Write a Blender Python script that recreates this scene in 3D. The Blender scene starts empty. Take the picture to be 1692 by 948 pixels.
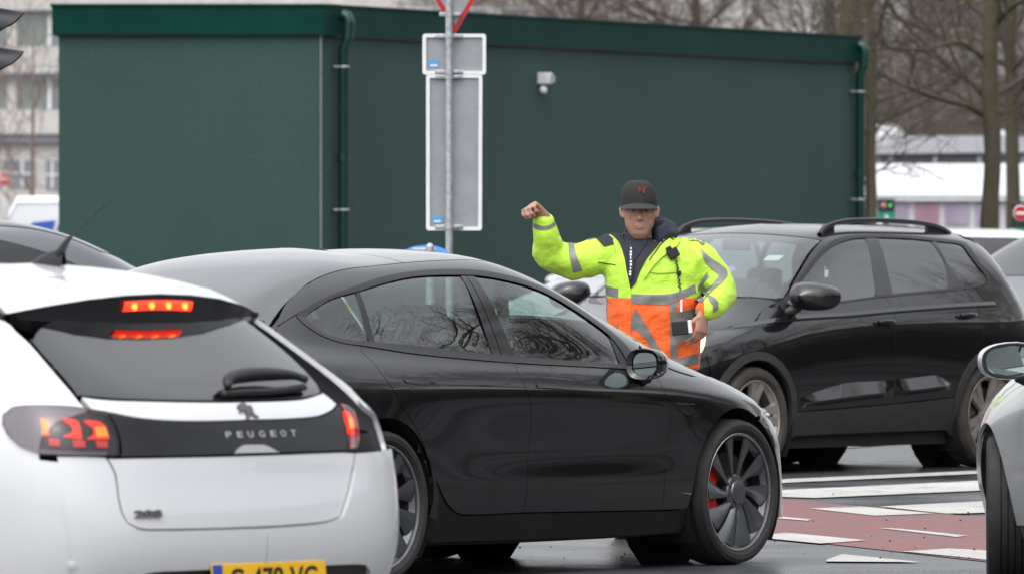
import bpy, bmesh, math, random
import numpy as np
from mathutils import Vector, Matrix
from mathutils.bvhtree import BVHTree
from mathutils.geometry import delaunay_2d_cdt
R = math.radians
S = bpy.context.scene
COL = S.collection
# ------------------------------------------------------------------ camera, sky, sun, exposure
FPX, CX, CY, HZ, HC = 15000.0, 846.0, 474.0, 395.0, 1.5     # focal length in photo pixels, centre, horizon row, eye height
cam_d = bpy.data.cameras.new('camera'); cam = bpy.data.objects.new('camera', cam_d); COL.objects.link(cam)
cam_d.sensor_width = 36.0; cam_d.lens = 36.0 * FPX / 1692.0
cam_d.clip_start = 1.0; cam_d.clip_end = 3000.0
cam.location = (0, 0, HC); cam.rotation_euler = (R(90) - math.atan((CY - HZ) / FPX), 0, 0)
cam_d.dof.use_dof = True; cam_d.dof.focus_distance = 43.5; cam_d.dof.aperture_fstop = 10.0
S.camera = cam
w = bpy.data.worlds.new('World'); S.world = w; w.use_nodes = True
SUN_EL, SUN_AZ = 58.0, 200.0        # elevation, compass direction (clockwise from +Y) of the veiled sun
nt = w.node_tree; nt.nodes.clear()
out = nt.nodes.new('ShaderNodeOutputWorld'); bg = nt.nodes.new('ShaderNodeBackground')
sky = nt.nodes.new('ShaderNodeTexSky'); sky.sky_type = 'NISHITA'; sky.sun_disc = False
sky.sun_elevation = R(SUN_EL); sky.sun_rotation = R(SUN_AZ)
sky.air_density = 1.0; sky.dust_density = 1.5; sky.ozone_density = 1.0
hs = nt.nodes.new('ShaderNodeHueSaturation'); hs.inputs['Saturation'].default_value = 0.13
# overcast: broad soft cloud variation over the sky
tc = nt.nodes.new('ShaderNodeTexCoord'); nz = nt.nodes.new('ShaderNodeTexNoise')
nz.inputs['Scale'].default_value = 2.2; nz.inputs['Detail'].default_value = 5.0
mr = nt.nodes.new('ShaderNodeMapRange'); mr.inputs['From Min'].default_value = 0.3; mr.inputs['From Max'].default_value = 0.7
mr.inputs['To Min'].default_value = 0.78; mr.inputs['To Max'].default_value = 1.22
mx = nt.nodes.new('ShaderNodeMix'); mx.data_type = 'RGBA'; mx.blend_type = 'MULTIPLY'; mx.inputs[0].default_value = 1.0
L = nt.links.new
L(tc.outputs['Generated'], nz.inputs['Vector']); L(nz.outputs['Fac'], mr.inputs['Value'])
L(sky.outputs['Color'], hs.inputs['Color']); L(hs.outputs['Color'], mx.inputs[6]); L(mr.outputs['Result'], mx.inputs[7])
# veiled overcast: the cloud deck is brightest overhead and dims towards the horizon
sx = nt.nodes.new('ShaderNodeSeparateXYZ'); gr = nt.nodes.new('ShaderNodeMapRange')
gr.inputs['From Min'].default_value = 0.0; gr.inputs['From Max'].default_value = 0.9; gr.inputs['To Min'].default_value = 0.85; gr.inputs['To Max'].default_value = 2.4
m2 = nt.nodes.new('ShaderNodeMix'); m2.data_type = 'RGBA'; m2.blend_type = 'MULTIPLY'; m2.inputs[0].default_value = 1.0
L(tc.outputs['Generated'], sx.inputs[0]); L(sx.outputs['Z'], gr.inputs['Value']); L(mx.outputs[2], m2.inputs[6]); L(gr.outputs['Result'], m2.inputs[7])
L(m2.outputs[2], bg.inputs['Color']); L(bg.outputs['Background'], out.inputs['Surface'])
bg.inputs['Strength'].default_value = 0.15
sl = bpy.data.lights.new('sun', 'SUN'); sl.energy = 0.5; sl.angle = R(80); sl.color = (1.0, 0.97, 0.93)
so = bpy.data.objects.new('sun', sl); COL.objects.link(so)
so.rotation_euler = (R(90 - SUN_EL), 0, R(180 - SUN_AZ))
S.view_settings.view_transform = 'Standard'; S.view_settings.look = 'None'
S.view_settings.exposure = 0.45; S.view_settings.gamma = 1.0; S.view_settings.use_curve_mapping = False
S.render.engine = 'CYCLES'
S.cycles.max_bounces = 10; S.cycles.transparent_max_bounces = 24; S.cycles.glossy_bounces = 5; S.cycles.diffuse_bounces = 3
S.cycles.use_denoising = True
S.cycles.sample_clamp_indirect = 6.0

# ------------------------------------------------------------------ helpers
def at(px, py, d):
    'world point of a photo pixel at distance d'
    return Vector(((px - CX) * d / FPX, d, HC - (py - HZ) * d / FPX))
def gx(px, d): return (px - CX) * d / FPX
def tag(o, label=None, cat=None, group=None, kind=None):
    for k, v in (('label', label), ('category', cat), ('group', group), ('kind', kind)):
        if v: o[k] = v
    return o
def empty(name, loc=(0, 0, 0), rz=0.0, **kw):
    o = bpy.data.objects.new(name, None); COL.objects.link(o); o.empty_display_size = 0.2
    o.location = loc; o.rotation_euler = (0, 0, rz)
    return tag(o, **kw)
def link(name, me, mat=None, parent=None, **kw):
    o = bpy.data.objects.new(name, me); COL.objects.link(o)
    if mat:
        for m in (mat if isinstance(mat, (list, tuple)) else [mat]): me.materials.append(m)
    if parent: o.parent = parent
    return tag(o, **kw)
def copy_tree(o, parent=None):
    c = o.copy(); COL.objects.link(c); c.parent = parent
    for ch in list(o.children): copy_tree(ch, c)
    return c

class MB:
    'collects shapes, then links them as ONE mesh object'
    def __init__(s): s.v = []; s.f = []; s.sm = []; s.mi = []
    def add(s, vs, fs, smooth=True, mi=0):
        b = len(s.v); s.v += [tuple(v) for v in vs]
        for f in fs: s.f.append(tuple(i + b for i in f)); s.sm.append(smooth); s.mi.append(mi)
        return s
    def box(s, c, d, M=None, mi=0, bev=0.0):
        'box centred c, size d; bev chamfers the vertical and horizontal edges'
        bm = bmesh.new(); bmesh.ops.create_cube(bm, size=1.0)
        for v in bm.verts: v.co = Vector((v.co.x * d[0], v.co.y * d[1], v.co.z * d[2]))
        if bev: bmesh.ops.bevel(bm, geom=bm.edges[:], offset=bev, segments=2, affect='EDGES', profile=0.5)
        bm.verts.index_update()
        vs = []
        for v in bm.verts:
            p = v.co.copy()
            if M is not None: p = M @ p
            vs.append(p + Vector(c))
        s.add(vs, [[v.index for v in f.verts] for f in bm.faces], False, mi); bm.free(); return s
    def tube(s, pts, rad, n=8, cap=True, mi=0):
        pts = [Vector(p) for p in pts]
        if not isinstance(rad, (list, tuple)): rad = [rad] * len(pts)
        vs = []; fs = []; up = None
        for i, p in enumerate(pts):
            t = (pts[min(i + 1, len(pts) - 1)] - pts[max(i - 1, 0)]).normalized()
            if up is None: up = t.orthogonal().normalized()
            up = (up - t * up.dot(t))
            up = up.normalized() if up.length > 1e-5 else t.orthogonal().normalized()
            q = t.cross(up)
            for k in range(n):
                a = 2 * math.pi * k / n; vs.append(p + (up * math.cos(a) + q * math.sin(a)) * rad[i])
        for i in range(len(pts) - 1):
            for k in range(n):
                k2 = (k + 1) % n; fs.append((i * n + k, i * n + k2, (i + 1) * n + k2, (i + 1) * n + k))
        if cap: fs.append(tuple(range(n - 1, -1, -1))); fs.append(tuple((len(pts) - 1) * n + k for k in range(n)))
        return s.add(vs, fs, True, mi)
    def lathe(s, prof, n=48, M=None, mi=0, closed=False):
        'prof: (r, y) pairs turned round the y axis'
        vs = []; fs = []
        for k in range(n):
            a = 2 * math.pi * k / n
            for r, y in prof:
                p = Vector((r * math.cos(a), y, r * math.sin(a))); vs.append(M @ p if M is not None else p)
        m = len(prof)
        for k in range(n):
            k2 = (k + 1) % n
            for j in range(m if closed else m - 1):
                j2 = (j + 1) % m
                fs.append((k * m + j, k2 * m + j, k2 * m + j2, k * m + j2))
        return s.add(vs, fs, True, mi)
    def grid(s, rows, smooth=True, mi=0, wrap=False):
        n = len(rows[0]); vs = [p for r in rows for p in r]; fs = []
        for i in range(len(rows) - 1):
            for j in range(n if wrap else n - 1):
                j2 = (j + 1) % n
                fs.append((i * n + j, i * n + j2, (i + 1) * n + j2, (i + 1) * n + j))
        return s.add(vs, fs, smooth, mi)
    def prism(s, poly, d0, d1, axis='y', smooth=False, mi=0):
        'polygon in the plane across axis, extruded from d0 to d1'
        def mk(a, b, d): return {'y': (a, d, b), 'x': (d, a, b), 'z': (a, b, d)}[axis]
        n = len(poly); vs = [mk(a, b, d0) for a, b in poly] + [mk(a, b, d1) for a, b in poly]
        fs = [tuple(range(n - 1, -1, -1)), tuple(range(n, 2 * n))] + [(i, (i + 1) % n, n + (i + 1) % n, n + i) for i in range(n)]
        return s.add(vs, fs, smooth, mi)
    def mesh(s, name):
        me = bpy.data.meshes.new(name); me.from_pydata(s.v, [], s.f); me.update()
        bm = bmesh.new(); bm.from_mesh(me); bmesh.ops.recalc_face_normals(bm, faces=bm.faces[:]); bm.to_mesh(me); bm.free()
        me.polygons.foreach_set('use_smooth', s.sm); me.polygons.foreach_set('material_index', s.mi)
        return me
    def build(s, name, mat, parent=None, auto=None, **kw):
        me = s.mesh(name); o = link(name, me, mat, parent, **kw)
        if auto is not None: me.set_sharp_from_angle(angle=R(auto))
        return o

# ------------------------------------------------------------------ car body surfaces (one smooth net per car)
def bspline(P, k, pre, post):
    'uniform cubic B-spline along axis 0; pre and post are the phantom rows'
    P = np.concatenate([pre[None], P, post[None]], 0); n = len(P) - 3; res = []
    for i in range(n):
        for j in range(k):
            t = j / k
            b = np.array([(1 - t) ** 3, 3 * t ** 3 - 6 * t * t + 4, -3 * t ** 3 + 3 * t * t + 3 * t + 1, t ** 3]) / 6
            res.append(sum(b[m] * P[i + m] for m in range(4)))
    res.append((P[n] + 4 * P[n + 1] + P[n + 2]) / 6)
    return np.array(res)
FLIP = np.array([1.0, -1.0, 1.0])
class Body:
    def __init__(s, net, k=8):
        P = np.array(net, float); s.net = P
        G = bspline(P, k, 2 * P[0] - P[1], P[-2] * FLIP)              # along rows, bottom to roof
        G = np.swapaxes(G, 0, 1)
        G = bspline(G, k, G[1] * FLIP, G[-2] * FLIP)                   # round the plan, tail to nose
        s.G = np.swapaxes(G, 0, 1); nr, nc = s.G.shape[:2]
        full = np.concatenate([s.G, (s.G * FLIP)[:, ::-1]], 1)
        du = np.gradient(s.G, axis=1); dv = np.gradient(s.G, axis=0)
        N = np.cross(dv, du); ln = np.linalg.norm(N, axis=2, keepdims=True); N = N / np.maximum(ln, 1e-9)
        c = s.G - np.array([0, 0, .5]); flip = np.sum(N * c, axis=2).mean() < 0
        if flip: N = -N
        N = np.nan_to_num(N)
        N[-1] = np.array([0.0, 0.0, 1.0])        # the roof's ridge line
        for j in (0, -1): N[:, j, 1] = 0; N[:, j] /= np.maximum(np.linalg.norm(N[:, j], axis=1, keepdims=True), 1e-9)
        s.N = N; s.nr, s.nc = nr, nc
        V = [Vector(p) for p in s.G.reshape(-1, 3)] + [Vector(p) for p in (s.G * FLIP).reshape(-1, 3)]
        s.VN = [Vector(p) for p in N.reshape(-1, 3)] + [Vector(p) for p in (N * FLIP).reshape(-1, 3)]
        F = []
        for h in (0, nr * nc):
            for i in range(nr - 1):
                for j in range(nc - 1):
                    a = h + i * nc + j; q = (a, a + 1, a + nc + 1, a + nc)
                    F.append((q[0], q[1], q[2])); F.append((q[0], q[2], q[3]))
        s.V, s.F = V, F; s.bvh = BVHTree.FromPolygons(V, F)
    def normal(s, p, fi):
        a, b, c = s.F[fi]; A, B, C = s.V[a], s.V[b], s.V[c]
        v0, v1, v2 = B - A, C - A, p - A
        d00, d01, d11, d20, d21 = v0.dot(v0), v0.dot(v1), v1.dot(v1), v2.dot(v0), v2.dot(v1)
        den = d00 * d11 - d01 * d01
        if abs(den) < 1e-14: return s.VN[a]
        v = (d11 * d20 - d01 * d21) / den; w_ = (d00 * d21 - d01 * d20) / den
        n = s.VN[a] * (1 - v - w_) + s.VN[b] * v + s.VN[c] * w_
        return n.normalized() if n.length > 1e-6 else s.VN[a]
    def hit(s, proj, a, b, sg):
        if proj == 'side': o, d = Vector((a, sg * 3, b)), Vector((0, -sg, 0))
        elif proj == 'top': o, d = Vector((a, b, 4)), Vector((0, 0, -1))
        elif proj == 'rear': o, d = Vector((-6, a, b)), Vector((1, 0, 0))
        else: o, d = Vector((6, a, b)), Vector((-1, 0, 0))
        p, n, fi, dist = s.bvh.ray_cast(o, d)
        if p is None:
            q = {'side': Vector((a, sg * .85, b)), 'top': Vector((a, b, 1.0)), 'rear': Vector((-2, a, b)), 'front': Vector((2, a, b))}[proj]
            p, n, fi, dist = s.bvh.find_nearest(q)
            if proj == 'side': p = Vector((a, p.y, b))
        return p, s.normal(p, fi)

# world poses of the measured cars: (x, y, heading)
POSE = {'sedan': (-.509, 41.19, R(56.1)), 'suv': (1.646, 59.38, R(232.5)), 'hatch': (-2.26, 30.2, R(137.4))}
NETS = {}
NETS['sedan'] = [
 [(-2.33,0,.25),(-2.31,.45,.25),(-2.18,.76,.25),(-1.95,.84,.20),(-1.44,.85,.16),(-.65,.84,.14),(.15,.84,.14),(.95,.84,.14),(1.44,.85,.16),(1.84,.87,.2),(2.13,.745,.2),(2.27,.42,.2),(2.30,0,.2)],
 [(-2.40,0,.42),(-2.38,.48,.42),(-2.26,.80,.42),(-1.98,.895,.4),(-1.44,.915,.38),(-.65,.908,.37),(.15,.910,.37),(.95,.908,.37),(1.44,.915,.38),(1.83,.885,.38),(2.12,.74,.38),(2.28,.42,.38),(2.31,0,.38)],
 [(-2.42,0,.65),(-2.40,.48,.65),(-2.28,.81,.66),(-2.0,.905,.66),(-1.44,.935,.64),(-.65,.905,.56),(.15,.905,.56),(.95,.905,.56),(1.44,.935,.62),(1.82,.89,.6),(2.08,.74,.56),(2.23,.42,.54),(2.26,0,.53)],
 [(-2.40,0,.88),(-2.38,.48,.88),(-2.27,.79,.88),(-2.0,.89,.88),(-1.44,.928,.86),(-.65,.926,.84),(.15,.926,.82),(.95,.922,.80),(1.44,.905,.77),(1.80,.84,.73),(2.02,.68,.67),(2.14,.40,.66),(2.17,0,.66)],
 [(-2.38,0,1.07),(-2.35,.45,1.065),(-2.22,.74,1.02),(-1.98,.83,.98),(-1.44,.875,.96),(-.65,.882,.93),(.15,.882,.91),(.95,.872,.88),(1.40,.83,.85),(1.65,.76,.82),(1.78,.60,.81),(1.82,.35,.82),(1.83,0,.83)],
 [(-2.15,0,1.12),(-2.12,.42,1.11),(-2.02,.68,1.07),(-1.85,.76,1.03),(-1.40,.83,1.0),(-.65,.855,.96),(.15,.855,.935),(.90,.84,.91),(1.22,.79,.90),(1.34,.70,.905),(1.38,.55,.915),(1.40,.3,.925),(1.40,0,.93)],
 [(-1.95,0,1.215),(-1.93,.42,1.21),(-1.85,.64,1.175),(-1.66,.72,1.13),(-1.30,.77,1.12),(-.70,.785,1.14),(.02,.785,1.14),(.50,.765,1.11),(.78,.71,1.085),(.89,.62,1.09),(.94,.48,1.10),(.97,.27,1.11),(.98,0,1.115)],
 [(-1.52,0,1.36),(-1.51,.36,1.355),(-1.46,.565,1.33),(-1.31,.64,1.295),(-1.02,.67,1.305),(-.60,.675,1.345),(-.13,.675,1.36),(.13,.66,1.33),(.30,.61,1.315),(.39,.52,1.325),(.43,.40,1.335),(.45,.22,1.345),(.46,0,1.35)],
 [(-1.12,0,1.435),(-1.11,.27,1.432),(-1.07,.44,1.415),(-.95,.51,1.40),(-.74,.53,1.41),(-.46,.53,1.425),(-.16,.52,1.425),(-.04,.49,1.412),(.06,.43,1.405),(.11,.36,1.408),(.14,.28,1.41),(.15,.15,1.412),(.16,0,1.413)],
 [(-.75,0,1.458),(-.73,0,1.458),(-.69,0,1.458),(-.62,0,1.459),(-.52,0,1.46),(-.37,0,1.46),(-.2,0,1.458),(-.12,0,1.454),(-.09,0,1.453),(-.07,0,1.452),(-.06,0,1.452),(-.05,0,1.452),(-.04,0,1.451)]]
NETS['suv'] = [
 [(-2.08,0,.32),(-2.06,.45,.32),(-1.98,.74,.32),(-1.80,.84,.30),(-1.32,.86,.27),(-.6,.84,.24),(.1,.84,.24),(.8,.84,.24),(1.32,.86,.25),(1.68,.83,.25),(1.94,.70,.25),(2.08,.4,.25),(2.11,0,.25)],
 [(-2.17,0,.48),(-2.15,.48,.48),(-2.06,.80,.48),(-1.82,.90,.46),(-1.32,.92,.44),(-.6,.90,.40),(.1,.90,.40),(.8,.90,.40),(1.32,.92,.44),(1.70,.885,.44),(1.98,.74,.44),(2.14,.42,.44),(2.17,0,.44)],
 [(-2.20,0,.70),(-2.18,.48,.70),(-2.08,.81,.70),(-1.84,.905,.70),(-1.32,.925,.70),(-.6,.915,.66),(.1,.915,.66),(.8,.915,.66),(1.32,.925,.70),(1.71,.885,.68),(1.98,.74,.66),(2.13,.42,.66),(2.16,0,.66)],
 [(-2.19,0,.90),(-2.17,.48,.90),(-2.07,.80,.90),(-1.83,.895,.90),(-1.32,.915,.91),(-.6,.915,.90),(.1,.915,.89),(.8,.91,.88),(1.32,.905,.87),(1.69,.86,.85),(1.95,.72,.83),(2.08,.42,.83),(2.11,0,.83)],
 [(-2.17,0,1.03),(-2.15,.47,1.03),(-2.05,.78,1.03),(-1.82,.87,1.03),(-1.32,.89,1.03),(-.6,.895,1.01),(.1,.895,1.0),(.8,.885,.985),(1.26,.85,.965),(1.54,.77,.95),(1.72,.62,.95),(1.80,.36,.955),(1.82,0,.96)],
 [(-2.13,0,1.12),(-2.11,.45,1.12),(-2.01,.74,1.12),(-1.79,.83,1.12),(-1.30,.86,1.11),(-.6,.865,1.09),(.1,.865,1.07),(.72,.85,1.05),(1.02,.80,1.04),(1.16,.71,1.05),(1.22,.56,1.06),(1.25,.3,1.07),(1.26,0,1.075)],
 [(-2.01,0,1.30),(-1.99,.42,1.30),(-1.90,.68,1.295),(-1.70,.765,1.29),(-1.26,.79,1.285),(-.6,.795,1.28),(.06,.795,1.275),(.50,.78,1.26),(.72,.725,1.25),(.82,.63,1.255),(.86,.48,1.26),(.89,.27,1.265),(.90,0,1.27)],
 [(-1.86,0,1.495),(-1.84,.36,1.495),(-1.75,.57,1.48),(-1.58,.65,1.47),(-1.18,.68,1.50),(-.58,.69,1.515),(-.05,.69,1.515),(.22,.67,1.50),(.36,.62,1.485),(.44,.53,1.485),(.48,.40,1.49),(.50,.22,1.495),(.51,0,1.50)],
 [(-1.62,0,1.58),(-1.60,.30,1.575),(-1.54,.46,1.565),(-1.38,.53,1.56),(-1.02,.56,1.575),(-.55,.57,1.585),(-.12,.57,1.585),(.0,.55,1.575),(.08,.50,1.57),(.13,.42,1.57),(.16,.32,1.572),(.18,.17,1.575),(.19,0,1.576)],
 [(-1.2,0,1.605),(-1.18,0,1.605),(-1.12,0,1.606),(-1.0,0,1.608),(-.8,0,1.61),(-.5,0,1.612),(-.3,0,1.612),(-.2,0,1.61),(-.15,0,1.61),(-.12,0,1.61),(-.1,0,1.61),(-.08,0,1.61),(-.06,0,1.61)]]
NETS['hatch'] = [
 [(-1.90,0,.26),(-1.885,.42,.26),(-1.82,.66,.26),(-1.68,.77,.24),(-1.27,.80,.2),(-.55,.79,.18),(.1,.79,.18),(.75,.79,.18),(1.27,.80,.19),(1.58,.78,.2),(1.84,.65,.2),(1.97,.38,.2),(2.0,0,.2)],
 [(-2.00,0,.40),(-1.985,.45,.40),(-1.92,.71,.40),(-1.74,.82,.39),(-1.27,.86,.38),(-.55,.835,.34),(.1,.835,.34),(.75,.835,.34),(1.27,.86,.38),(1.60,.83,.38),(1.88,.69,.38),(2.01,.40,.38),(2.04,0,.38)],
 [(-2.035,0,.56),(-2.02,.46,.56),(-1.95,.735,.56),(-1.76,.845,.57),(-1.27,.885,.60),(-.55,.86,.58),(.1,.86,.58),(.75,.86,.58),(1.27,.885,.60),(1.60,.84,.58),(1.86,.70,.56),(1.98,.40,.55),(2.01,0,.55)],
 [(-1.995,0,.74),(-1.98,.46,.74),(-1.92,.735,.75),(-1.75,.85,.76),(-1.27,.885,.78),(-.55,.865,.78),(.1,.865,.77),(.75,.86,.76),(1.27,.86,.75),(1.57,.80,.73),(1.79,.65,.70),(1.90,.38,.69),(1.93,0,.69)],
 [(-1.985,0,.88),(-1.965,.46,.88),(-1.89,.73,.885),(-1.72,.83,.89),(-1.27,.855,.90),(-.55,.85,.90),(.1,.845,.885),(.75,.835,.87),(1.2,.80,.86),(1.42,.72,.85),(1.55,.57,.85),(1.61,.33,.855),(1.63,0,.86)],
 [(-1.93,0,.99),(-1.905,.44,.99),(-1.81,.69,1.0),(-1.65,.775,1.0),(-1.25,.81,1.0),(-.55,.815,.98),(.1,.81,.96),(.70,.80,.94),(.97,.75,.93),(1.07,.66,.935),(1.12,.52,.94),(1.15,.28,.95),(1.15,0,.955)],
 [(-1.64,0,1.16),(-1.62,.39,1.16),(-1.57,.61,1.16),(-1.48,.69,1.155),(-1.15,.725,1.15),(-.55,.745,1.14),(.05,.745,1.135),(.45,.73,1.12),(.65,.68,1.11),(.73,.59,1.11),(.77,.45,1.115),(.79,.25,1.12),(.80,0,1.12)],
 [(-1.35,0,1.335),(-1.34,.33,1.335),(-1.31,.51,1.325),(-1.28,.58,1.315),(-1.02,.61,1.32),(-.52,.635,1.335),(-.05,.635,1.335),(.18,.62,1.32),(.30,.57,1.31),(.37,.48,1.31),(.40,.37,1.315),(.42,.2,1.32),(.43,0,1.325)],
 [(-1.22,0,1.405),(-1.20,.25,1.403),(-1.14,.39,1.395),(-1.03,.45,1.39),(-.8,.48,1.40),(-.45,.50,1.41),(-.1,.50,1.41),(.0,.48,1.40),(.06,.44,1.395),(.1,.37,1.395),(.12,.28,1.397),(.14,.15,1.40),(.15,0,1.40)],
 [(-.85,0,1.432),(-.83,0,1.432),(-.78,0,1.433),(-.7,0,1.434),(-.58,0,1.436),(-.4,0,1.438),(-.25,0,1.438),(-.18,0,1.437),(-.14,0,1.436),(-.12,0,1.436),(-.1,0,1.436),(-.09,0,1.436),(-.08,0,1.436)]]
for i, js, dx, dz in ((6, range(8, 13), -.05, 0), (7, range(8, 13), -.05, 0), (7, range(0, 5), 0, .03), (8, range(0, 7), 0, .016), (9, range(0, 13), 0, .008)):
    for j in js:
        p = NETS['sedan'][i][j]; NETS['sedan'][i][j] = (p[0] + dx, p[1], p[2] + dz)
# the sport utility car's tail is short
for r_ in NETS['suv']:
    for j in range(13):
        if r_[j][0] < -1.5: r_[j] = (-1.5 + (r_[j][0] + 1.5) * .78, r_[j][1], r_[j][2])
# feature lines: the net is tightened beside these rows, which turns a soft bend into a crease
def creased(net, rows, t=.58):
    res = []
    for i, r in enumerate(net):
        L_ = lambda a, b, k: [tuple(p + (q - p) * k for p, q in zip(u, v)) for u, v in zip(a, b)]
        if i in rows: res += [L_(net[i - 1], r, t), r, L_(r, net[i + 1], 1 - t)]
        else: res.append(r)
    return res
BODY = {k: Body(creased(v, {'sedan': (1, 3), 'suv': (), 'hatch': ()}[k]), 6 if k == 'sedan' else 8) for k, v in NETS.items()}


# ------------------------------------------------------------------ materials
def newmat(name):
    m = bpy.data.materials.new(name); m.use_nodes = True
    return m, m.node_tree, m.node_tree.nodes['Principled BSDF']
def pmat(name, col, rough=.5, metal=0.0, coat=0.0, spec=.5, noise=0.0, nscale=8.0, bump=0.0, bscale=60.0, rvar=0.0, dirt=0.0, emit=None, estr=0.0, coatr=.03):
    'principled material with optional colour mottling, bump and a film of road dirt rising from the ground'
    m, t, b = newmat(name); N = t.nodes.new; Lk = t.links.new
    b.inputs['Base Color'].default_value = (*col, 1); b.inputs['Roughness'].default_value = rough
    b.inputs['Metallic'].default_value = metal; b.inputs['Coat Weight'].default_value = coat
    b.inputs['Coat Roughness'].default_value = coatr; b.inputs['Specular IOR Level'].default_value = spec
    if emit: b.inputs['Emission Color'].default_value = (*emit, 1); b.inputs['Emission Strength'].default_value = estr
    tcn = N('ShaderNodeTexCoord')
    src = None
    if noise or rvar:
        n1 = N('ShaderNodeTexNoise'); n1.inputs['Scale'].default_value = nscale; n1.inputs['Detail'].default_value = 6
        Lk(tcn.outputs['Object'], n1.inputs['Vector'])
        if noise:
            r = N('ShaderNodeMapRange'); r.inputs[1].default_value = .3; r.inputs[2].default_value = .7
            r.inputs[3].default_value = 1 - noise; r.inputs[4].default_value = 1 + noise
            x = N('ShaderNodeMix'); x.data_type = 'RGBA'; x.blend_type = 'MULTIPLY'; x.inputs[0].default_value = 1
            x.inputs[6].default_value = (*col, 1); Lk(n1.outputs['Fac'], r.inputs[0]); Lk(r.outputs[0], x.inputs[7])
            Lk(x.outputs[2], b.inputs['Base Color']); src = x.outputs[2]
        if rvar:
            r2 = N('ShaderNodeMapRange'); r2.inputs[1].default_value = .3; r2.inputs[2].default_value = .7
            r2.inputs[3].default_value = max(rough - rvar, .02); r2.inputs[4].default_value = rough + rvar
            Lk(n1.outputs['Fac'], r2.inputs[0]); Lk(r2.outputs[0], b.inputs['Roughness'])
    if dirt:
        # brown grey road film: strongest at the sill, broken up by streaky noise (object z is height over the road)
        sp = N('ShaderNodeSeparateXYZ'); Lk(tcn.outputs['Object'], sp.inputs[0])
        h = N('ShaderNodeMapRange'); h.inputs[1].default_value = .95; h.inputs[2].default_value = .22; h.inputs[3].default_value = 0.02; h.inputs[4].default_value = 1
        Lk(sp.outputs['Z'], h.inputs[0])
        n2 = N('ShaderNodeTexNoise'); n2.inputs['Scale'].default_value = 5; n2.inputs['Detail'].default_value = 8; n2.inputs['Roughness'].default_value = .7
        Lk(tcn.outputs['Object'], n2.inputs['Vector'])
        mu = N('ShaderNodeMath'); mu.operation = 'MULTIPLY'; Lk(h.outputs[0], mu.inputs[0]); Lk(n2.outputs['Fac'], mu.inputs[1])
        mu2 = N('ShaderNodeMath'); mu2.operation = 'MULTIPLY'; mu2.use_clamp = True; mu2.inputs[1].default_value = dirt * 1.8; Lk(mu.outputs[0], mu2.inputs[0])
        x = N('ShaderNodeMix'); x.data_type = 'RGBA'; Lk(mu2.outputs[0], x.inputs[0])
        if src: Lk(src, x.inputs[6])
        else: x.inputs[6].default_value = (*col, 1)
        x.inputs[7].default_value = (.045, .04, .036, 1); Lk(x.outputs[2], b.inputs['Base Color'])
        rr = N('ShaderNodeMapRange'); rr.inputs[3].default_value = rough; rr.inputs[4].default_value = .7
        Lk(mu2.outputs[0], rr.inputs[0]); Lk(rr.outputs[0], b.inputs['Roughness'])
        if coat:
            cr = N('ShaderNodeMapRange'); cr.inputs[3].default_value = coatr; cr.inputs[4].default_value = .42
            Lk(mu2.outputs[0], cr.inputs[0]); Lk(cr.outputs[0], b.inputs['Coat Roughness'])
    if bump:
        n3 = N('ShaderNodeTexNoise'); n3.inputs['Scale'].default_value = bscale; n3.inputs['Detail'].default_value = 4
        Lk(tcn.outputs['Object'], n3.inputs['Vector'])
        bp = N('ShaderNodeBump'); bp.inputs['Strength'].default_value = bump; bp.inputs['Distance'].default_value = .01
        Lk(n3.outputs['Fac'], bp.inputs['Height']); Lk(bp.outputs['Normal'], b.inputs['Normal'])
    return m
def glassmat(name, tint, refl=1.0, rough=0.0, ior=1.52):
    'thin pane: tinted see-through plus a clear mirror reflection by Fresnel'
    m = bpy.data.materials.new(name); m.use_nodes = True; t = m.node_tree; t.nodes.clear()
    o = t.nodes.new('ShaderNodeOutputMaterial'); mixn = t.nodes.new('ShaderNodeMixShader')
    tr = t.nodes.new('ShaderNodeBsdfTransparent'); tr.inputs['Color'].default_value = (*tint, 1)
    g = t.nodes.new('ShaderNodeBsdfGlossy'); g.inputs['Roughness'].default_value = rough; g.inputs['Color'].default_value = (refl, refl, refl, 1)
    lw = t.nodes.new('ShaderNodeFresnel'); ge = t.nodes.new('ShaderNodeNewGeometry')     # same index seen from either side
    im = t.nodes.new('ShaderNodeMapRange'); im.inputs[3].default_value = ior; im.inputs[4].default_value = 1 / ior
    t.links.new(ge.outputs['Backfacing'], im.inputs[0]); t.links.new(im.outputs[0], lw.inputs['IOR'])
    # two faces of the pane reflect: 2F/(1+F)
    a = t.nodes.new('ShaderNodeMath'); a.operation = 'MULTIPLY'; a.inputs[1].default_value = 2.0
    b = t.nodes.new('ShaderNodeMath'); b.operation = 'ADD'; b.inputs[1].default_value = 1.0
    c = t.nodes.new('ShaderNodeMath'); c.operation = 'DIVIDE'; c.use_clamp = True
    k = t.links.new
    k(lw.outputs[0], a.inputs[0]); k(lw.outputs[0], b.inputs[0]); k(a.outputs[0], c.inputs[0]); k(b.outputs[0], c.inputs[1])
    k(c.outputs[0], mixn.inputs[0]); k(tr.outputs[0], mixn.inputs[1]); k(g.outputs[0], mixn.inputs[2]); k(mixn.outputs[0], o.inputs['Surface'])
    return m
def emat(name, col, st):
    return pmat(name, col, .3, emit=col, estr=st)
M = {}
M['black_paint'] = pmat('black_paint', (.0035, .0037, .0045), .35, coat=1.0, dirt=.04, coatr=.015, spec=.15); M['black_paint'].node_tree.nodes['Principled BSDF'].inputs['Coat IOR'].default_value = 1.62
M['suv_paint'] = pmat('suv_paint', (.0035, .0035, .0042), .35, coat=1.0, dirt=.04, coatr=.02, spec=.15); M['suv_paint'].node_tree.nodes['Principled BSDF'].inputs['Coat IOR'].default_value = 1.62
M['white_paint'] = pmat('white_paint', (.585, .59, .605), .35, coat=.9, dirt=.08)
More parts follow.
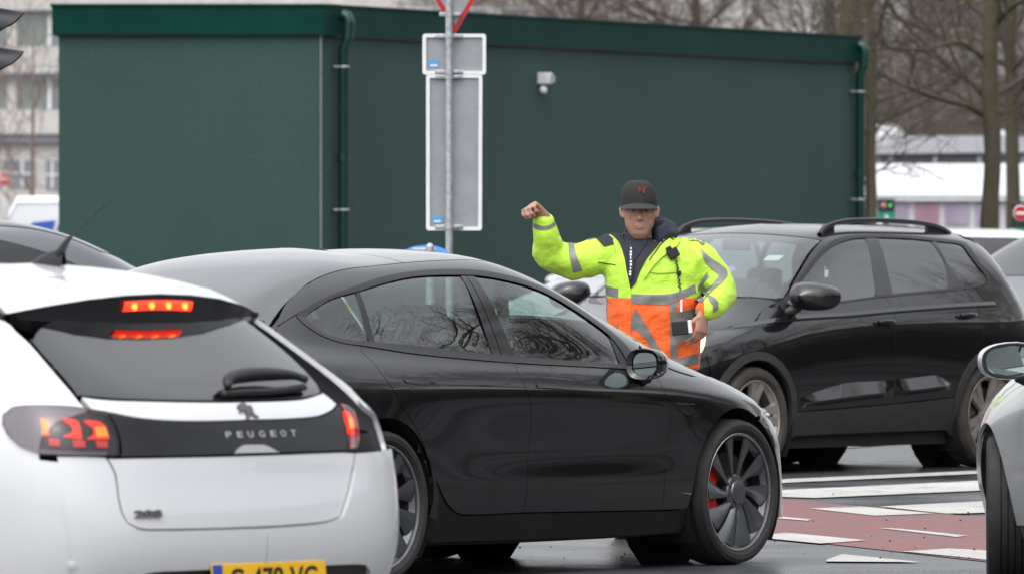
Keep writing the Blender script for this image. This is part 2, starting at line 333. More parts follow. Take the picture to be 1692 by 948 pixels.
M['silver_paint'] = pmat('silver_paint', (.44, .46, .48), .3, metal=.55, coat=1.0, dirt=.1)
M['grey_paint'] = pmat('grey_paint', (.12, .125, .135), .3, metal=.5, coat=1.0, dirt=.1)
M['red_paint'] = pmat('red_paint', (.32, .02, .02), .3, coat=1.0)
M['gloss_black'] = pmat('gloss_black', (.006, .006, .007), .08, coat=.5)
M['satin_black'] = pmat('satin_black', (.010, .010, .011), .4)
M['trim_grey'] = pmat('trim_grey', (.03, .03, .032), .35)
M['plastic'] = pmat('plastic', (.028, .027, .026), .55, noise=.25, nscale=14, bump=.05, bscale=300, dirt=.5)
M['sill_black'] = pmat('sill_black', (.007, .007, .007), .55, noise=.3, nscale=10, dirt=.08, spec=.3)
M['dark'] = pmat('dark', (.006, .006, .006), .9)
M['tyre'] = pmat('tyre', (.018, .0175, .017), .75, noise=.3, nscale=20, bump=.15, bscale=90)
M['tyre_dusty'] = pmat('tyre_dusty', (.045, .038, .033), .85, noise=.35, nscale=10, bump=.15, bscale=90)
M['rim_grey'] = pmat('rim_grey', (.15, .155, .165), .32, metal=.75, noise=.15, nscale=12)
M['rim_silver'] = pmat('rim_silver', (.42, .38, .345), .38, metal=.7, noise=.2, nscale=12)
M['scuff'] = pmat('scuff', (.55, .55, .55), .4, metal=.8, noise=.4, nscale=60)
M['chrome'] = pmat('chrome', (.85, .85, .87), .08, metal=1.0)
M['brake_red'] = pmat('brake_red', (.55, .01, .008), .35)
M['disc'] = pmat('disc', (.16, .15, .14), .4, metal=.9)
M['glass'] = glassmat('glass', (.70, .86, .81), ior=1.6)
M['glass_clear'] = glassmat('glass_clear', (.80, .90, .87))
M['glass_dark'] = glassmat('glass_dark', (.16, .175, .18))
M['roof_glass'] = glassmat('roof_glass', (.02, .022, .025), ior=1.95)
M['lens'] = glassmat('lens', (.85, .85, .88))
M['mirror'] = pmat('mirror', (.36, .43, .42), .015, metal=1.0)
M['interior'] = pmat('interior', (.025, .024, .024), .8, noise=.3)
M['interior_light'] = pmat('interior_light', (.45, .42, .38), .8, noise=.1)
M['lamp_red'] = emat('lamp_red', (1.0, .035, .012), 1.6)
M['lamp_hot'] = emat('lamp_hot', (1.0, .27, .03), 1.9)
M['lamp_white'] = emat('lamp_white', (1.0, .70, .36), 2.2)
M['red_lens'] = pmat('red_lens', (.35, .012, .012), .12, coat=.6)
M['smoke_lens'] = glassmat('smoke_lens', (.50, .47, .49), refl=.42)
M['paper'] = pmat('paper', (.75, .75, .72), .7)

# ------------------------------------------------------------------ panels cut from a body surface
def smooth_poly(P, step=.03, sharp=33):
    'resample a closed outline; gentle bends become curves, sharp corners stay'
    P = [Vector(p) for p in P]; n = len(P); res = []
    def corner(i):
        a, b = P[i] - P[i - 1], P[(i + 1) % n] - P[i]
        return a.length < 1e-6 or b.length < 1e-6 or a.angle(b) > R(sharp)
    C = [corner(i) for i in range(n)]
    for i in range(n):
        p1, p2 = P[i], P[(i + 1) % n]
        p0 = P[i - 1] if not C[i] else p1 + (p1 - p2)
        p3 = P[(i + 2) % n] if not C[(i + 1) % n] else p2 + (p2 - p1)
        k = max(1, int((p2 - p1).length / step))
        l = max((p2 - p1).length, 1e-6)
        t1 = (p2 - p0) / max((p2 - p1).length + (p1 - p0).length, 1e-6) * l
        t2 = (p3 - p1) / max((p3 - p2).length + (p2 - p1).length, 1e-6) * l
        for j in range(k):
            t = j / k; t2_, t3_ = t * t, t * t * t
            res.append(p1 * (2 * t3_ - 3 * t2_ + 1) + t1 * (t3_ - 2 * t2_ + t) + p2 * (-2 * t3_ + 3 * t2_) + t2 * (t3_ - t2_))
    return res
def inset_poly(P, d):
    n = len(P); area = sum(P[i].x * P[(i + 1) % n].y - P[(i + 1) % n].x * P[i].y for i in range(n))
    s = 1 if area > 0 else -1; res = []
    for i in range(n):
        t = P[(i + 1) % n] - P[i - 1]
        nrm = Vector((-t.y, t.x)) * s
        res.append(P[i] + (nrm.normalized() * d if nrm.length > 1e-8 else Vector((0, 0))))
    return res
def inside(P, q):
    r = False; n = len(P); j = n - 1
    for i in range(n):
        if (P[i].y > q.y) != (P[j].y > q.y) and q.x < (P[j].x - P[i].x) * (q.y - P[i].y) / (P[j].y - P[i].y) + P[i].x: r = not r
        j = i
    return r
def to2d(proj, pts):
    if len(pts[0]) == 2: return [Vector(p) for p in pts]
    if proj == 'side': return [Vector((p[0], p[2])) for p in pts]
    if proj == 'top': return [Vector((p[0], p[1])) for p in pts]
    return [Vector((p[1], p[2])) for p in pts]
def panel(body, name, proj, pts, mat, parent, sg=1, off=0.0, inset=.002, rim=.016, h=.04, sharp=33, snap=True, bulge=None, **kw):
    'one body panel: outline in the projection plane, lifted on to the body surface, with a turned-in edge'
    P2 = smooth_poly(to2d(proj, pts), step=h * .75, sharp=sharp)
    if inset: P2 = inset_poly(P2, inset)
    n = len(P2); xs = [p.x for p in P2]; ys = [p.y for p in P2]
    verts = list(P2)
    import bisect
    gx0, gy0 = min(xs), min(ys)
    for i in range(int((max(xs) - gx0) / h) + 1):
        for j in range(int((max(ys) - gy0) / h) + 1):
            q = Vector((gx0 + (i + .5) * h, gy0 + (j + .5 * (i % 2)) * h))
            if inside(P2, q) and min((q - p).length_squared for p in P2) > (.5 * h) ** 2: verts.append(q)
    r = delaunay_2d_cdt(verts, [(i, (i + 1) % n) for i in range(n)], [list(range(n))], 1, 1e-6)
    V2, tris, orig = r[0], r[2], r[3]
    co = []; no = []
    for v in V2:
        if proj == 'top': p, nn = body.hit('top', v.x, v.y * sg, sg)
        elif proj == 'side': p, nn = body.hit('side', v.x, v.y, sg)
        else: p, nn = body.hit(proj, v.x * sg, v.y, sg)
        if bulge:
            p = p + nn * bulge(p)
        co.append(p + nn * off); no.append(nn)
    F = []
    for t in tris:
        a, b, c = (co[i] for i in t[:3]); nn = no[t[0]] + no[t[1]] + no[t[2]]
        g = (b - a).cross(c - a)
        F.append(tuple(t) if g.dot(nn) > 0 else tuple(reversed(t)))
    if rim:
        from collections import Counter
        ed = Counter()
        for f in F:
            for i in range(len(f)): ed[(f[i], f[(i + 1) % len(f)])] += 1
        bd = [e for e in ed if (e[1], e[0]) not in ed]
        m1, m2 = {}, {}
        for a, b in bd:
            for q in (a, b):
                if q not in m1:
                    m1[q] = len(co); co.append(co[q] - no[q] * .0008); no.append(no[q])
                    m2[q] = len(co); co.append(co[q] - no[q] * rim); no.append(no[q])
        cent = sum((co[i] for i in range(len(V2))), Vector()) / len(V2)
        for a, b in bd:
            t = co[b] - co[a]; o_ = t.cross(no[a]); o_ = o_.normalized() if o_.length > 1e-9 else no[a]
            for q in (m1[a], m1[b], m2[a], m2[b]): no[q] = o_
            F.append((a, m1[a], m1[b], b)); F.append((m1[a], m2[a], m2[b], m1[b]))
    me = bpy.data.meshes.new(name); me.from_pydata(co, [], F); me.update()
    me.polygons.foreach_set('use_smooth', [True] * len(F))
    me.normals_split_custom_set_from_vertices([tuple(q) for q in no])
    return link(name, me, mat, parent, **kw)
def resample(P, n):
    P = [Vector(p) for p in P]; d = [0.0]
    for a, b in zip(P, P[1:]): d.append(d[-1] + (b - a).length)
    res = []; k = 0
    for i in range(n):
        t = d[-1] * i / (n - 1)
        while k < len(d) - 2 and d[k + 1] < t: k += 1
        u = (t - d[k]) / max(d[k + 1] - d[k], 1e-9); res.append(P[k].lerp(P[k + 1], min(u, 1)))
    return res
def curve3(P, k=6):
    'Catmull-Rom through 3D points'
    P = [Vector(p) for p in P]; Q = [P[0] * 2 - P[1]] + P + [P[-1] * 2 - P[-2]]; r = []
    for i in range(1, len(Q) - 2):
        for j in range(k):
            t = j / k; a, b, c, d = Q[i - 1:i + 3]
            r.append(.5 * ((2 * b) + (c - a) * t + (2 * a - 5 * b + 4 * c - d) * t * t + (3 * b - a - 3 * c + d) * t ** 3))
    return r + [P[-1]]
def strip(body, name, A, B, mat, parent, sg=1, n=40, k=3, off=.0, rim=.012, **kw):
    'a band between two lines lying on the body surface'
    A = resample(curve3(A), n); B = resample(curve3(B), n); co = []; no = []
    for i in range(n):
        for j in range(k + 1):
            q = A[i].lerp(B[i], j / k); q = Vector((q.x, q.y * sg, q.z))
            p, nn, fi, d = body.bvh.find_nearest(q); nn = body.normal(p, fi)
            co.append(p + nn * off); no.append(nn)
    W = k + 1; F = []
    for i in range(n - 1):
        for j in range(k):
            f = (i * W + j, (i + 1) * W + j, (i + 1) * W + j + 1, i * W + j + 1)
            g = (co[f[1]] - co[f[0]]).cross(co[f[3]] - co[f[0]])
            F.append(f if g.dot(no[f[0]]) > 0 else f[::-1])
    loop = [i * W for i in range(n)] + [(n - 1) * W + j for j in range(1, W)] + [i * W + k for i in range(n - 2, -1, -1)] + [j for j in range(k - 1, 0, -1)]
    cen = sum(co, Vector()) / len(co); m1 = {}; m2 = {}
    for idx, q in enumerate(loop):
        t = co[loop[(idx + 1) % len(loop)]] - co[loop[idx - 1]]
        o_ = t.cross(no[q]); o_ = o_.normalized() if o_.length > 1e-9 else no[q]
        if F and (F[0] != ()) : pass
        m1[q] = len(co); co.append(co[q] - no[q] * .0008); m2[q] = len(co); co.append(co[q] - no[q] * rim)
        i_in = q
        no += [o_, o_]
    # outward test for the edge normals: they must point away from the band's middle line
    for idx, q in enumerate(loop):
        i = q // W; mid = co[i * W + W // 2]
        if no[m1[q]].dot(co[q] - mid) < 0 and (q % W in (0, k)): no[m1[q]] = -no[m1[q]]; no[m2[q]] = -no[m2[q]]
    for idx, q in enumerate(loop):
        r_ = loop[(idx + 1) % len(loop)]
        F.append((q, m1[q], m1[r_], r_)); F.append((m1[q], m2[q], m2[r_], m1[r_]))
    me = bpy.data.meshes.new(name); me.from_pydata(co, [], F); me.update()
    me.polygons.foreach_set('use_smooth', [True] * len(F))
    me.normals_split_custom_set_from_vertices([tuple(q) for q in no])
    return link(name, me, mat, parent, **kw)
def gridpart(body, name, cond, mat, parent, off=0.0, both=True, **kw):
    'the faces of the body surface whose middles satisfy cond(x, y, z)'
    V = []; Nn = []; F = []; idx = {}
    for sg in ((1, -1) if both else (1,)):
        for i in range(body.nr - 1):
            for j in range(body.nc - 1):
                q = [(i, j), (i, j + 1), (i + 1, j + 1), (i + 1, j)]
                c = sum((body.G[a][b] for a, b in q)) / 4
                if not cond(c[0], c[1] * sg, c[2]): continue
                f = []
                for a, b in q:
                    k = (a, b, sg)
                    if k not in idx:
                        idx[k] = len(V); nn = Vector(body.N[a][b]); p = Vector(body.G[a][b]) + nn * off
                        V.append(Vector((p.x, p.y * sg, p.z))); Nn.append(Vector((nn.x, nn.y * sg, nn.z)))
                    f.append(idx[k])
                g = (V[f[1]] - V[f[0]]).cross(V[f[3]] - V[f[0]])
                F.append(tuple(f) if g.dot(Nn[f[0]]) > 0 else tuple(reversed(f)))
    me = bpy.data.meshes.new(name); me.from_pydata(V, [], F); me.update()
    me.polygons.foreach_set('use_smooth', [True] * len(F))
    me.normals_split_custom_set_from_vertices([tuple(q) for q in Nn])
    return link(name, me, mat, parent, **kw)
def arc(cx, cz, r, a0, a1, n=14):
    return [(cx + r * math.cos(R(a0 + (a1 - a0) * i / n)), cz + r * math.sin(R(a0 + (a1 - a0) * i / n))) for i in range(n + 1)]
def xz(pts): return [(p[0], p[2]) for p in pts]
def on(body, x, y, sg=1):
    p, n = body.hit('top', x, y, sg); return p

def text_mesh(name, s, size, mat, parent, M4, depth=.002, bold=0.0, shear=0.0, space=1.0, width=None):
    c = bpy.data.curves.new(name, 'FONT'); c.body = s; c.size = size; c.extrude = depth; c.align_x = 'CENTER'; c.align_y = 'CENTER'
    c.offset = bold; c.shear = shear; c.space_character = space
    t = bpy.data.objects.new(name, c); COL.objects.link(t)
    me = bpy.data.meshes.new_from_object(t.evaluated_get(bpy.context.evaluated_depsgraph_get()))
    bpy.data.objects.remove(t); bpy.data.curves.remove(c)
    if width:
        xs = [v.co.x for v in me.vertices]; k = width / (max(xs) - min(xs))
        for v in me.vertices: v.co.x *= k
    o = link(name, me, mat, parent); o.matrix_local = M4
    return o
def frame4(p, nrm, right):
    'matrix whose x runs along right, z out along nrm'
    z = Vector(nrm).normalized(); x = Vector(right); x = (x - z * x.dot(z)).normalized(); y = z.cross(x)
    m = Matrix((x, y, z)).transposed().to_4x4(); m.translation = Vector(p); return m

# ------------------------------------------------------------------ wheels
def wheel(parent, loc, sg, tyre_r, rim_r, width, style, mats, caliper=None, steer=0.0, spin=0.0):
    'part "wheel" (brake disc and barrel) with sub-parts tyre, rim, caliper; outer face towards +y*sg'
    Mx = Matrix.Translation(Vector(loc)) @ Matrix.Rotation(steer, 4, 'Z') @ Matrix.Diagonal((1, sg, 1, 1))
    hw = width / 2
    b = MB()
    b.lathe([(rim_r * .97, hw * .75), (rim_r * .93, hw * .5), (rim_r * .90, -hw * .6), (rim_r * .96, -hw * .8)], 48)     # barrel
    wo = b.build('wheel', M['disc'] if style == 'blade' else mats[1], parent, auto=40); wo.matrix_local = Mx
    d = MB(); d.lathe([(.02, hw * .25), (rim_r * .68, hw * .25), (rim_r * .68, hw * .12), (.02, hw * .12)], 40)
    d.build('brake_disc', M['disc'], wo, auto=30)
    back = MB(); back.lathe([(.02, -hw * .1), (rim_r * .92, -hw * .1)], 40); back.build('backing_plate', M['dark'], wo)
    T = MB(); r0, r1 = rim_r, tyre_r; sh = r1 - r0
    prof = [(r0 - .006, hw * .74), (r0 + .006, hw * .86), (r0 + sh * .3, hw * .98), (r0 + sh * .6, hw * 1.0), (r0 + sh * .85, hw * .92), (r1 - .008, hw * .80), (r1 - .001, hw * .66)]
    for g in (.42, .14, -.14, -.42):
        prof += [(r1, hw * (g + .10)), (r1, hw * (g + .035)), (r1 - .008, hw * (g + .025)), (r1 - .008, hw * (g - .025)), (r1, hw * (g - .035)), (r1, hw * (g - .10))]
    prof += [(r1 - .001, -hw * .66), (r1 - .008, -hw * .80), (r0 + sh * .85, -hw * .92), (r0 + sh * .5, -hw), (r0 - .006, -hw * .78)]
    T.lathe(prof, 72); T.build('tyre', mats[0], wo, auto=28)
    rim = MB(); n = {'blade': 10, 'five': 5, 'ten': 10}[style]
    rim.lathe([(rim_r - .012, hw * .70), (rim_r - .010, hw * .82), (rim_r - .003, hw * .862)], 64); rim.lathe([(rim_r - .003, hw * .862), (rim_r - .001, hw * .868), (rim_r + .002, hw * .85)], 64, mi=1)
    rim.lathe([(rim_r - .030, hw * .55), (rim_r - .012, hw * .74), (rim_r - .012, hw * .70)], 64)
    if style == 'blade':
        for i in range(n):
            a0 = 2 * math.pi * i / n + spin; top = []; 
            m = 8
            for j in range(m + 1):
                t = j / m; r = .068 + (rim_r - .016 - .068) * t
                sw = .30 * t - .10 * t * t                      # swirl
                half = (.155 + .10 * t - .03 * t * t)
                row = []
                for k in range(6):
                    u = k / 5; a = a0 + sw + (u - .42) * 2 * half * (.92 if t < .5 else .92 + .05 * (t - .5))
                    y = hw * (.84 - .10 * (1 - t) ** 2 + .02) - u * .030 * (.5 + .5 * t) + .008 * math.sin(u * math.pi)
                    row.append(Vector((r * math.cos(-a), y, r * math.sin(-a))))
                top.append(row)
            bot = [[p + Vector((0, -.012, 0)) for p in row] for row in top]
            rim.grid(top); rim.grid(bot)
            for e in (0, 5): rim.grid([[top[j][e] for j in range(m + 1)], [bot[j][e] for j in range(m + 1)]], smooth=False)
            rim.grid([top[m], bot[m]], smooth=False)
        rim.lathe([(.0005, hw * .86), (.045, hw * .86), (.052, hw * .84), (.055, hw * .78), (.075, hw * .76), (.082, hw * .70), (.082, hw * .5)], 40)
        for k in range(10):
            a = 2 * math.pi * k / 10 + .15
            rim.tube([(.062 * math.cos(a), hw * .74, .062 * math.sin(a)), (.062 * math.cos(a), hw * .80, .062 * math.sin(a))], .008, 6)
    else:
        for i in range(n):
            a0 = 2 * math.pi * i / n + spin
            for w0 in ((-.17, .17) if style == 'five' else (0,)):
                m = 6; top = []
                for j in range(m + 1):
                    t = j / m; r = .045 + (rim_r - .014 - .045) * t; a = a0 + w0 * (.55 + .6 * t)
                    hwid = (.024 + .006 * t) if style == 'five' else (.020 + .012 * t)
                    y = hw * (.62 + .2 * t * t)
                    c = Vector((r * math.cos(a), y, r * math.sin(a))); q = Vector((-math.sin(a), 0, math.cos(a)))
                    top.append([c - q * hwid - Vector((0, .026, 0)), c - q * hwid * .8, c + q * hwid * .8, c + q * hwid - Vector((0, .026, 0))])
                rim.grid(top, smooth=False)
        rim.lathe([(.0005, hw * .70), (.028, hw * .70), (.032, hw * .66), (.07, hw * .62), (.075, hw * .4)], 32)
        for k in range(5):
            a = 2 * math.pi * k / 5 + spin + .6
            rim.tube([(.052 * math.cos(a), hw * .58, .052 * math.sin(a)), (.052 * math.cos(a), hw * .70, .052 * math.sin(a))], .009, 6)
    rim.build('rim', [mats[1], mats[2]], wo, auto=35)
    if caliper:
        c = MB(); rows = []
        for j in range(9):
            a = R(caliper[0] + (caliper[1] - caliper[0]) * j / 8)
            rows.append([Vector((rr * math.cos(a), yy, rr * math.sin(a))) for rr, yy in ((rim_r * .52, hw * .15), (rim_r * .52, hw * .52), (rim_r * .80, hw * .55), (rim_r * .84, hw * .15))])
        c.grid(rows, smooth=False, wrap=True); c.build('brake_caliper', M['brake_red'], wo, auto=30)
    return wo
def wheels(root, xf, xr, yc, zc, tyre_r, rim_r, width, style, mats, caliper=None, steer=0.0):
    for x in (xf, xr):
        for sg in (1, -1):
            wheel(root, (x, sg * yc, zc), sg, tyre_r, rim_r, width, style, mats, caliper, steer if x == xf else 0.0, spin=.35 * x)
def wheel_wells(root, xf, xr, zc, r, y0, y1):
    for x in (xf, xr):
        for sg in (1, -1):
            rows = []; b = MB()
            for i in range(25):
                a = R(-35 + 250 * i / 24); rows.append([Vector((x + r * math.cos(a), sg * y, zc + r * math.sin(a))) for y in (y0, y1)])
            b.grid(rows); b.add([(x + r * math.cos(R(a)), sg * y0, zc + r * math.sin(R(a))) for a in range(0, 360, 20)], [tuple(range(18))])
            b.build('wheel_well', M['dark'], root)
def underbody(root, body, xf, xr, zc, r, zmax, mat='dark', off=-.022):
    def cond(x, y, z):
        if z > zmax: return False
        return all((x - w_) ** 2 + (z - zc) ** 2 > r * r or abs(y) < .55 for w_ in (xf, xr))
    gridpart(body, 'inner_shell', cond, M[mat], root, off=off)
    b = MB(); b.box((0, 0, .22), (3.6, 1.2, .08)); b.box(((xf + xr) / 2, 0, .20), (xf - xr - .8, 1.62, .08)); b.build('floor_pan', M['dark'], root)

def seat(root, x, y, h=.0, mat='interior', rest=True):
    s = MB()
    s.box((x, y, .42 + h), (.52, .50, .16), bev=.05)
    Mr = Matrix.Rotation(R(-18), 4, 'Y')
    s.box((x - .30, y, .74 + h), (.14, .48, .62), M=Mr, bev=.05)
    if rest: s.box((x - .41, y, 1.10 + h), (.09, .26, .18), M=Mr, bev=.035)
    s.build('seat', M[mat], root)
def cabin(root, x_dash, x_front, x_rear, yw, h=0.0, mat='interior', wheel_side=1, bench=True):
    seat(root, x_front, .37, h, mat); seat(root, x_front, -.37, h, mat)
    if bench:
        b = MB(); b.box((x_rear, 0, .42 + h), (.5, 1.2, .16), bev=.05); b.box((x_rear - .32, 0, .74 + h), (.14, 1.2, .6), M=Matrix.Rotation(R(-22), 4, 'Y'), bev=.05)
        for y in (.36, -.36): b.box((x_rear - .44, y, 1.07 + h), (.08, .24, .12), bev=.03)
        b.build('rear_bench', M[mat], root)
    d = MB(); d.prism([(x_dash - .28, .55 + h), (x_dash - .30, .80 + h), (x_dash - .18, .90 + h), (x_dash + .15, .90 + h), (x_dash + .35, .60 + h)], -yw, yw, 'y')
    d.build('dashboard', M['interior'], root)
    w_ = MB(); c = Vector((x_dash - .42, .37 * wheel_side, .86 + h)); a1, a2 = Vector((0, 1, 0)), Vector((.42, 0, .9)).normalized()
    w_.tube([c + a1 * .18 * math.cos(2 * math.pi * k / 24) + a2 * .18 * math.sin(2 * math.pi * k / 24) for k in range(25)], .014, 6)
    w_.tube([c - a1 * .17, c, c + a1 * .17], .018, 6); w_.tube([c, c + Vector((.25, 0, -.1))], .03, 6)
    w_.build('steering_wheel', M['interior'], root)
    sv = MB()
    for y in (.35, -.35): sv.box((x_dash - .75, y, 1.30 + h), (.16, .34, .02), M=None)
    return d

# ------------------------------------------------------------------ the black electric saloon in the middle
def build_sedan():
    B = BODY['sedan']; x, y, a = POSE['sedan']
    root = empty('black_saloon', (x, y, 0), a, label='black four-door saloon with dark turbine wheels between white hatchback and traffic controller', cat='car')
    P = M['black_paint']
    t_out = [(-1.75,0.66,1.167),(-1.679,0.654,1.195),(-1.577,0.651,1.229),(-1.468,0.65,1.256),(-1.253,0.645,1.3),(-1.026,0.632,1.338),(-0.804,0.625,1.358),(-0.591,0.625,1.367),(-0.336,0.635,1.363),(-0.15,0.65,1.345),(0.052,0.66,1.313),(0.255,0.67,1.261),(0.424,0.703,1.185),(0.578,0.747,1.096),(0.677,0.792,1.013),(0.683,0.821,0.963)]
    t_in = [(-1.703,0.678,1.163),(-1.656,0.671,1.184),(-1.598,0.668,1.204),(-1.475,0.662,1.242),(-1.286,0.666,1.272),(-1.156,0.663,1.294),(-0.999,0.657,1.317),(-0.843,0.651,1.333),(-0.684,0.652,1.34),(-0.478,0.657,1.34),(-0.369,0.66,1.338),(-0.184,0.674,1.321),(0.012,0.687,1.29),(0.157,0.699,1.253),(0.291,0.718,1.201),(0.419,0.743,1.14),(0.526,0.767,1.081),(0.571,0.788,1.039),(0.6,0.819,0.978),(0.613,0.844,0.931)]
    b_up = [(-1.703,0.678,1.163),(-1.701,0.705,1.131),(-1.653,0.743,1.089),(-1.542,0.773,1.065),(-1.448,0.788,1.055),(-1.348,0.797,1.051),(-1.007,0.822,1.028),(-0.688,0.837,1.002),(-0.493,0.843,0.989),(-0.323,0.846,0.978),(0.093,0.85,0.956),(0.526,0.847,0.933),(0.635,0.846,0.925)]
    b_lo = [(-1.75,0.66,1.167),(-1.748,0.681,1.146),(-1.74,0.697,1.131),(-1.695,0.737,1.09),(-1.596,0.775,1.054),(-1.463,0.798,1.038),(-1.11,0.835,0.999),(-0.711,0.853,0.971),(-0.301,0.861,0.948),(0.137,0.863,0.93),(0.552,0.859,0.912),(0.64,0.859,0.906)]
    quarter_glass = [(-1.703,0.678,1.163),(-1.656,0.671,1.184),(-1.598,0.668,1.204),(-1.475,0.662,1.242),(-1.304,0.666,1.27),(-1.385,0.793,1.054),(-1.448,0.788,1.055),(-1.542,0.773,1.065),(-1.653,0.743,1.089),(-1.701,0.705,1.131)]
    divider = [(-1.307,0.666,1.269),(-1.276,0.666,1.274),(-1.341,0.798,1.05),(-1.386,0.794,1.053)]
    rear_glass = [(-1.276,0.666,1.274),(-1.156,0.663,1.294),(-0.999,0.657,1.317),(-0.843,0.651,1.333),(-0.684,0.652,1.34),(-0.478,0.657,1.34),(-0.509,0.774,1.15),(-0.493,0.843,0.989),(-0.688,0.837,1.003),(-1.006,0.822,1.028),(-1.34,0.798,1.051)]
    pillar_a = [(-0.478,0.657,1.34),(-0.435,0.659,1.34),(-0.421,0.844,0.985),(-0.493,0.843,0.989)]
    pillar_b = [(-0.432,0.659,1.339),(-0.369,0.66,1.338),(-0.319,0.846,0.978),(-0.416,0.844,0.984)]
    front_glass = [(-0.369,0.66,1.338),(-0.184,0.674,1.321),(0.012,0.687,1.29),(0.157,0.699,1.253),(0.291,0.718,1.201),(0.419,0.743,1.14),(0.526,0.767,1.081),(0.542,0.775,1.066),(0.526,0.847,0.933),(0.093,0.85,0.956),(-0.323,0.846,0.978),(-0.371,0.762,1.176)]
    sail = [(0.548,0.776,1.063),(0.571,0.788,1.039),(0.6,0.819,0.978),(0.613,0.844,0.931),(0.599,0.846,0.928),(0.534,0.846,0.933)]
    seam_r = [(-1.464,0.798,1.036),(-1.474,0.82,1.006),(-1.451,0.847,0.976),(-1.44,0.876,0.941),(-1.427,0.895,0.908),(-1.336,0.923,0.789),(-1.282,0.924,0.739),(-1.186,0.923,0.648),(-1.099,0.917,0.527),(-1.037,0.913,0.438),(-0.961,0.903,0.357),(-0.875,0.891,0.308),(-0.791,0.884,0.286)]
    seam_m = [(-0.365,0.861,0.95),(-0.361,0.869,0.937),(-0.352,0.916,0.851),(-0.324,0.922,0.797),(-0.299,0.919,0.732),(-0.299,0.912,0.637),(-0.314,0.907,0.506),(-0.315,0.908,0.436),(-0.318,0.905,0.376),(-0.314,0.883,0.283)]
    seam_f = [(0.78,0.859,0.895),(0.792,0.885,0.86),(0.803,0.913,0.808),(0.827,0.918,0.764),(0.844,0.916,0.708),(0.836,0.912,0.615),(0.811,0.909,0.439),(0.818,0.884,0.285),(0.813,0.878,0.266)]
    top_rd = [(-1.112,0.836,0.997),(-0.713,0.854,0.969)]
    top_fd = [(-0.303,0.862,0.946),(0.135,0.864,0.928),(0.55,0.861,0.91),(0.702,0.858,0.903)]
    fender_top = [(0.821,0.875,0.872),(1.126,0.844,0.872),(1.441,0.754,0.864),(1.526,0.776,0.835),(1.623,0.782,0.805),(1.684,0.802,0.773)]
    sill = [(0.98,0.878,0.265),(0.813,0.878,0.266),(-0.314,0.883,0.283),(-0.791,0.884,0.286),(-0.875,0.891,0.308),(-0.961,0.903,0.357),(-1.037,0.913,0.438)]
    q_top = [(-1.752,0.662,1.164),(-1.707,0.654,1.186),(-1.828,0.654,1.144),(-1.994,0.657,1.082),(-2.16,0.682,1.029)]
    flap = [(0.858,0.917,0.758),(0.946,0.917,0.754),(1.04,0.916,0.749),(1.024,0.916,0.716),(0.996,0.916,0.695),(0.926,0.916,0.718)]
    handle_r = [(-1.294,0.903,0.895),(-1.179,0.908,0.887),(-1.07,0.91,0.881),(-1.073,0.915,0.869),(-1.119,0.918,0.86),(-1.273,0.915,0.87)]
    handle_f = [(-0.259,0.911,0.861),(-0.152,0.911,0.858),(-0.054,0.914,0.847),(-0.051,0.918,0.834),(-0.097,0.92,0.827),(-0.251,0.918,0.839)]
    zc = .336; xa = 1.4375; ra = .385
    for sg in (-1, 1):
        strip(B, 'window_surround', t_out, t_in, M['satin_black'], root, sg, n=60, off=.001)
        strip(B, 'belt_trim', b_up, b_lo, M['trim_grey'], root, sg, n=60, off=.003)
        panel(B, 'quarter_window', 'side', quarter_glass, M['glass'], root, sg, off=-.006, rim=0, inset=-.004)
        panel(B, 'window_divider', 'side', divider, M['satin_black'], root, sg, off=-.003)
        panel(B, 'rear_door_window', 'side', rear_glass, M['glass'], root, sg, off=-.006, rim=0, inset=-.004)
        panel(B, 'front_door_window', 'side', front_glass, M['glass'], root, sg, off=-.006, rim=0, inset=-.004)
        panel(B, 'centre_pillar', 'side', pillar_a, M['gloss_black'], root, sg, off=-.003, rim=.03)
        panel(B, 'centre_pillar', 'side', pillar_b, M['gloss_black'], root, sg, off=-.003, rim=.03)
        panel(B, 'mirror_base', 'side', sail, M['satin_black'], root, sg, off=-.002)
        rd = panel(B, 'rear_door', 'side', list(reversed(xz(seam_r))) + xz(top_rd) + xz(seam_m)[:], P, root, sg, h=.02 if sg < 0 else .04)
        fd = panel(B, 'front_door', 'side', list(reversed(xz(seam_m))) + xz(top_fd) + xz(seam_f), P, root, sg, h=.02 if sg < 0 else .04)
        panel(B, 'flush_handle', 'side', handle_r, M['black_paint'], rd, sg, off=.004, rim=.006, h=.02)
        panel(B, 'flush_handle', 'side', handle_f, M['black_paint'], fd, sg, off=.004, rim=.006, h=.02)
        fa = arc(xa, zc, ra, 176, 62)
        fp = xz(seam_f) + [(xa - ra - .006, xz(seam_f)[-1][1])] + fa + [(1.72, .70)] + list(reversed(xz(fender_top)))
        panel(B, 'front_wing', 'side', fp, P, root, sg, h=.02 if sg < 0 else .04)
        panel(B, 'front_bumper_side', 'side', [(1.63, .66)] + arc(xa, zc, ra, 58, -10, 10) + [(1.9, .20), (2.06, .22), (2.16, .40), (2.10, .56), (1.98, .60), (1.76, .68)], P, root, sg)
        cf = panel(B, 'camera_fairing', 'side', flap, M['alu_dark'], root, sg, off=.006, rim=.012, h=.02); panel(B, 'fairing_insert', 'side', flap, M['gloss_black'], cf, sg, off=.011, rim=.008, h=.02, inset=.006)
        ra_ = arc(-xa, zc, ra, -8, 150)
        panel(B, 'rear_wing', 'side', xz(q_top) + [(-2.0, .93), (-2.05, .62), (-1.80, .58)] + list(reversed(ra_))
              + [(-.98, .26)] + list(reversed(xz(seam_r)[:-3])) + [(p[0], p[2]) for p in reversed(b_lo[:6])][1:], P, root, sg, sharp=40, h=.022 if sg < 0 else .04)
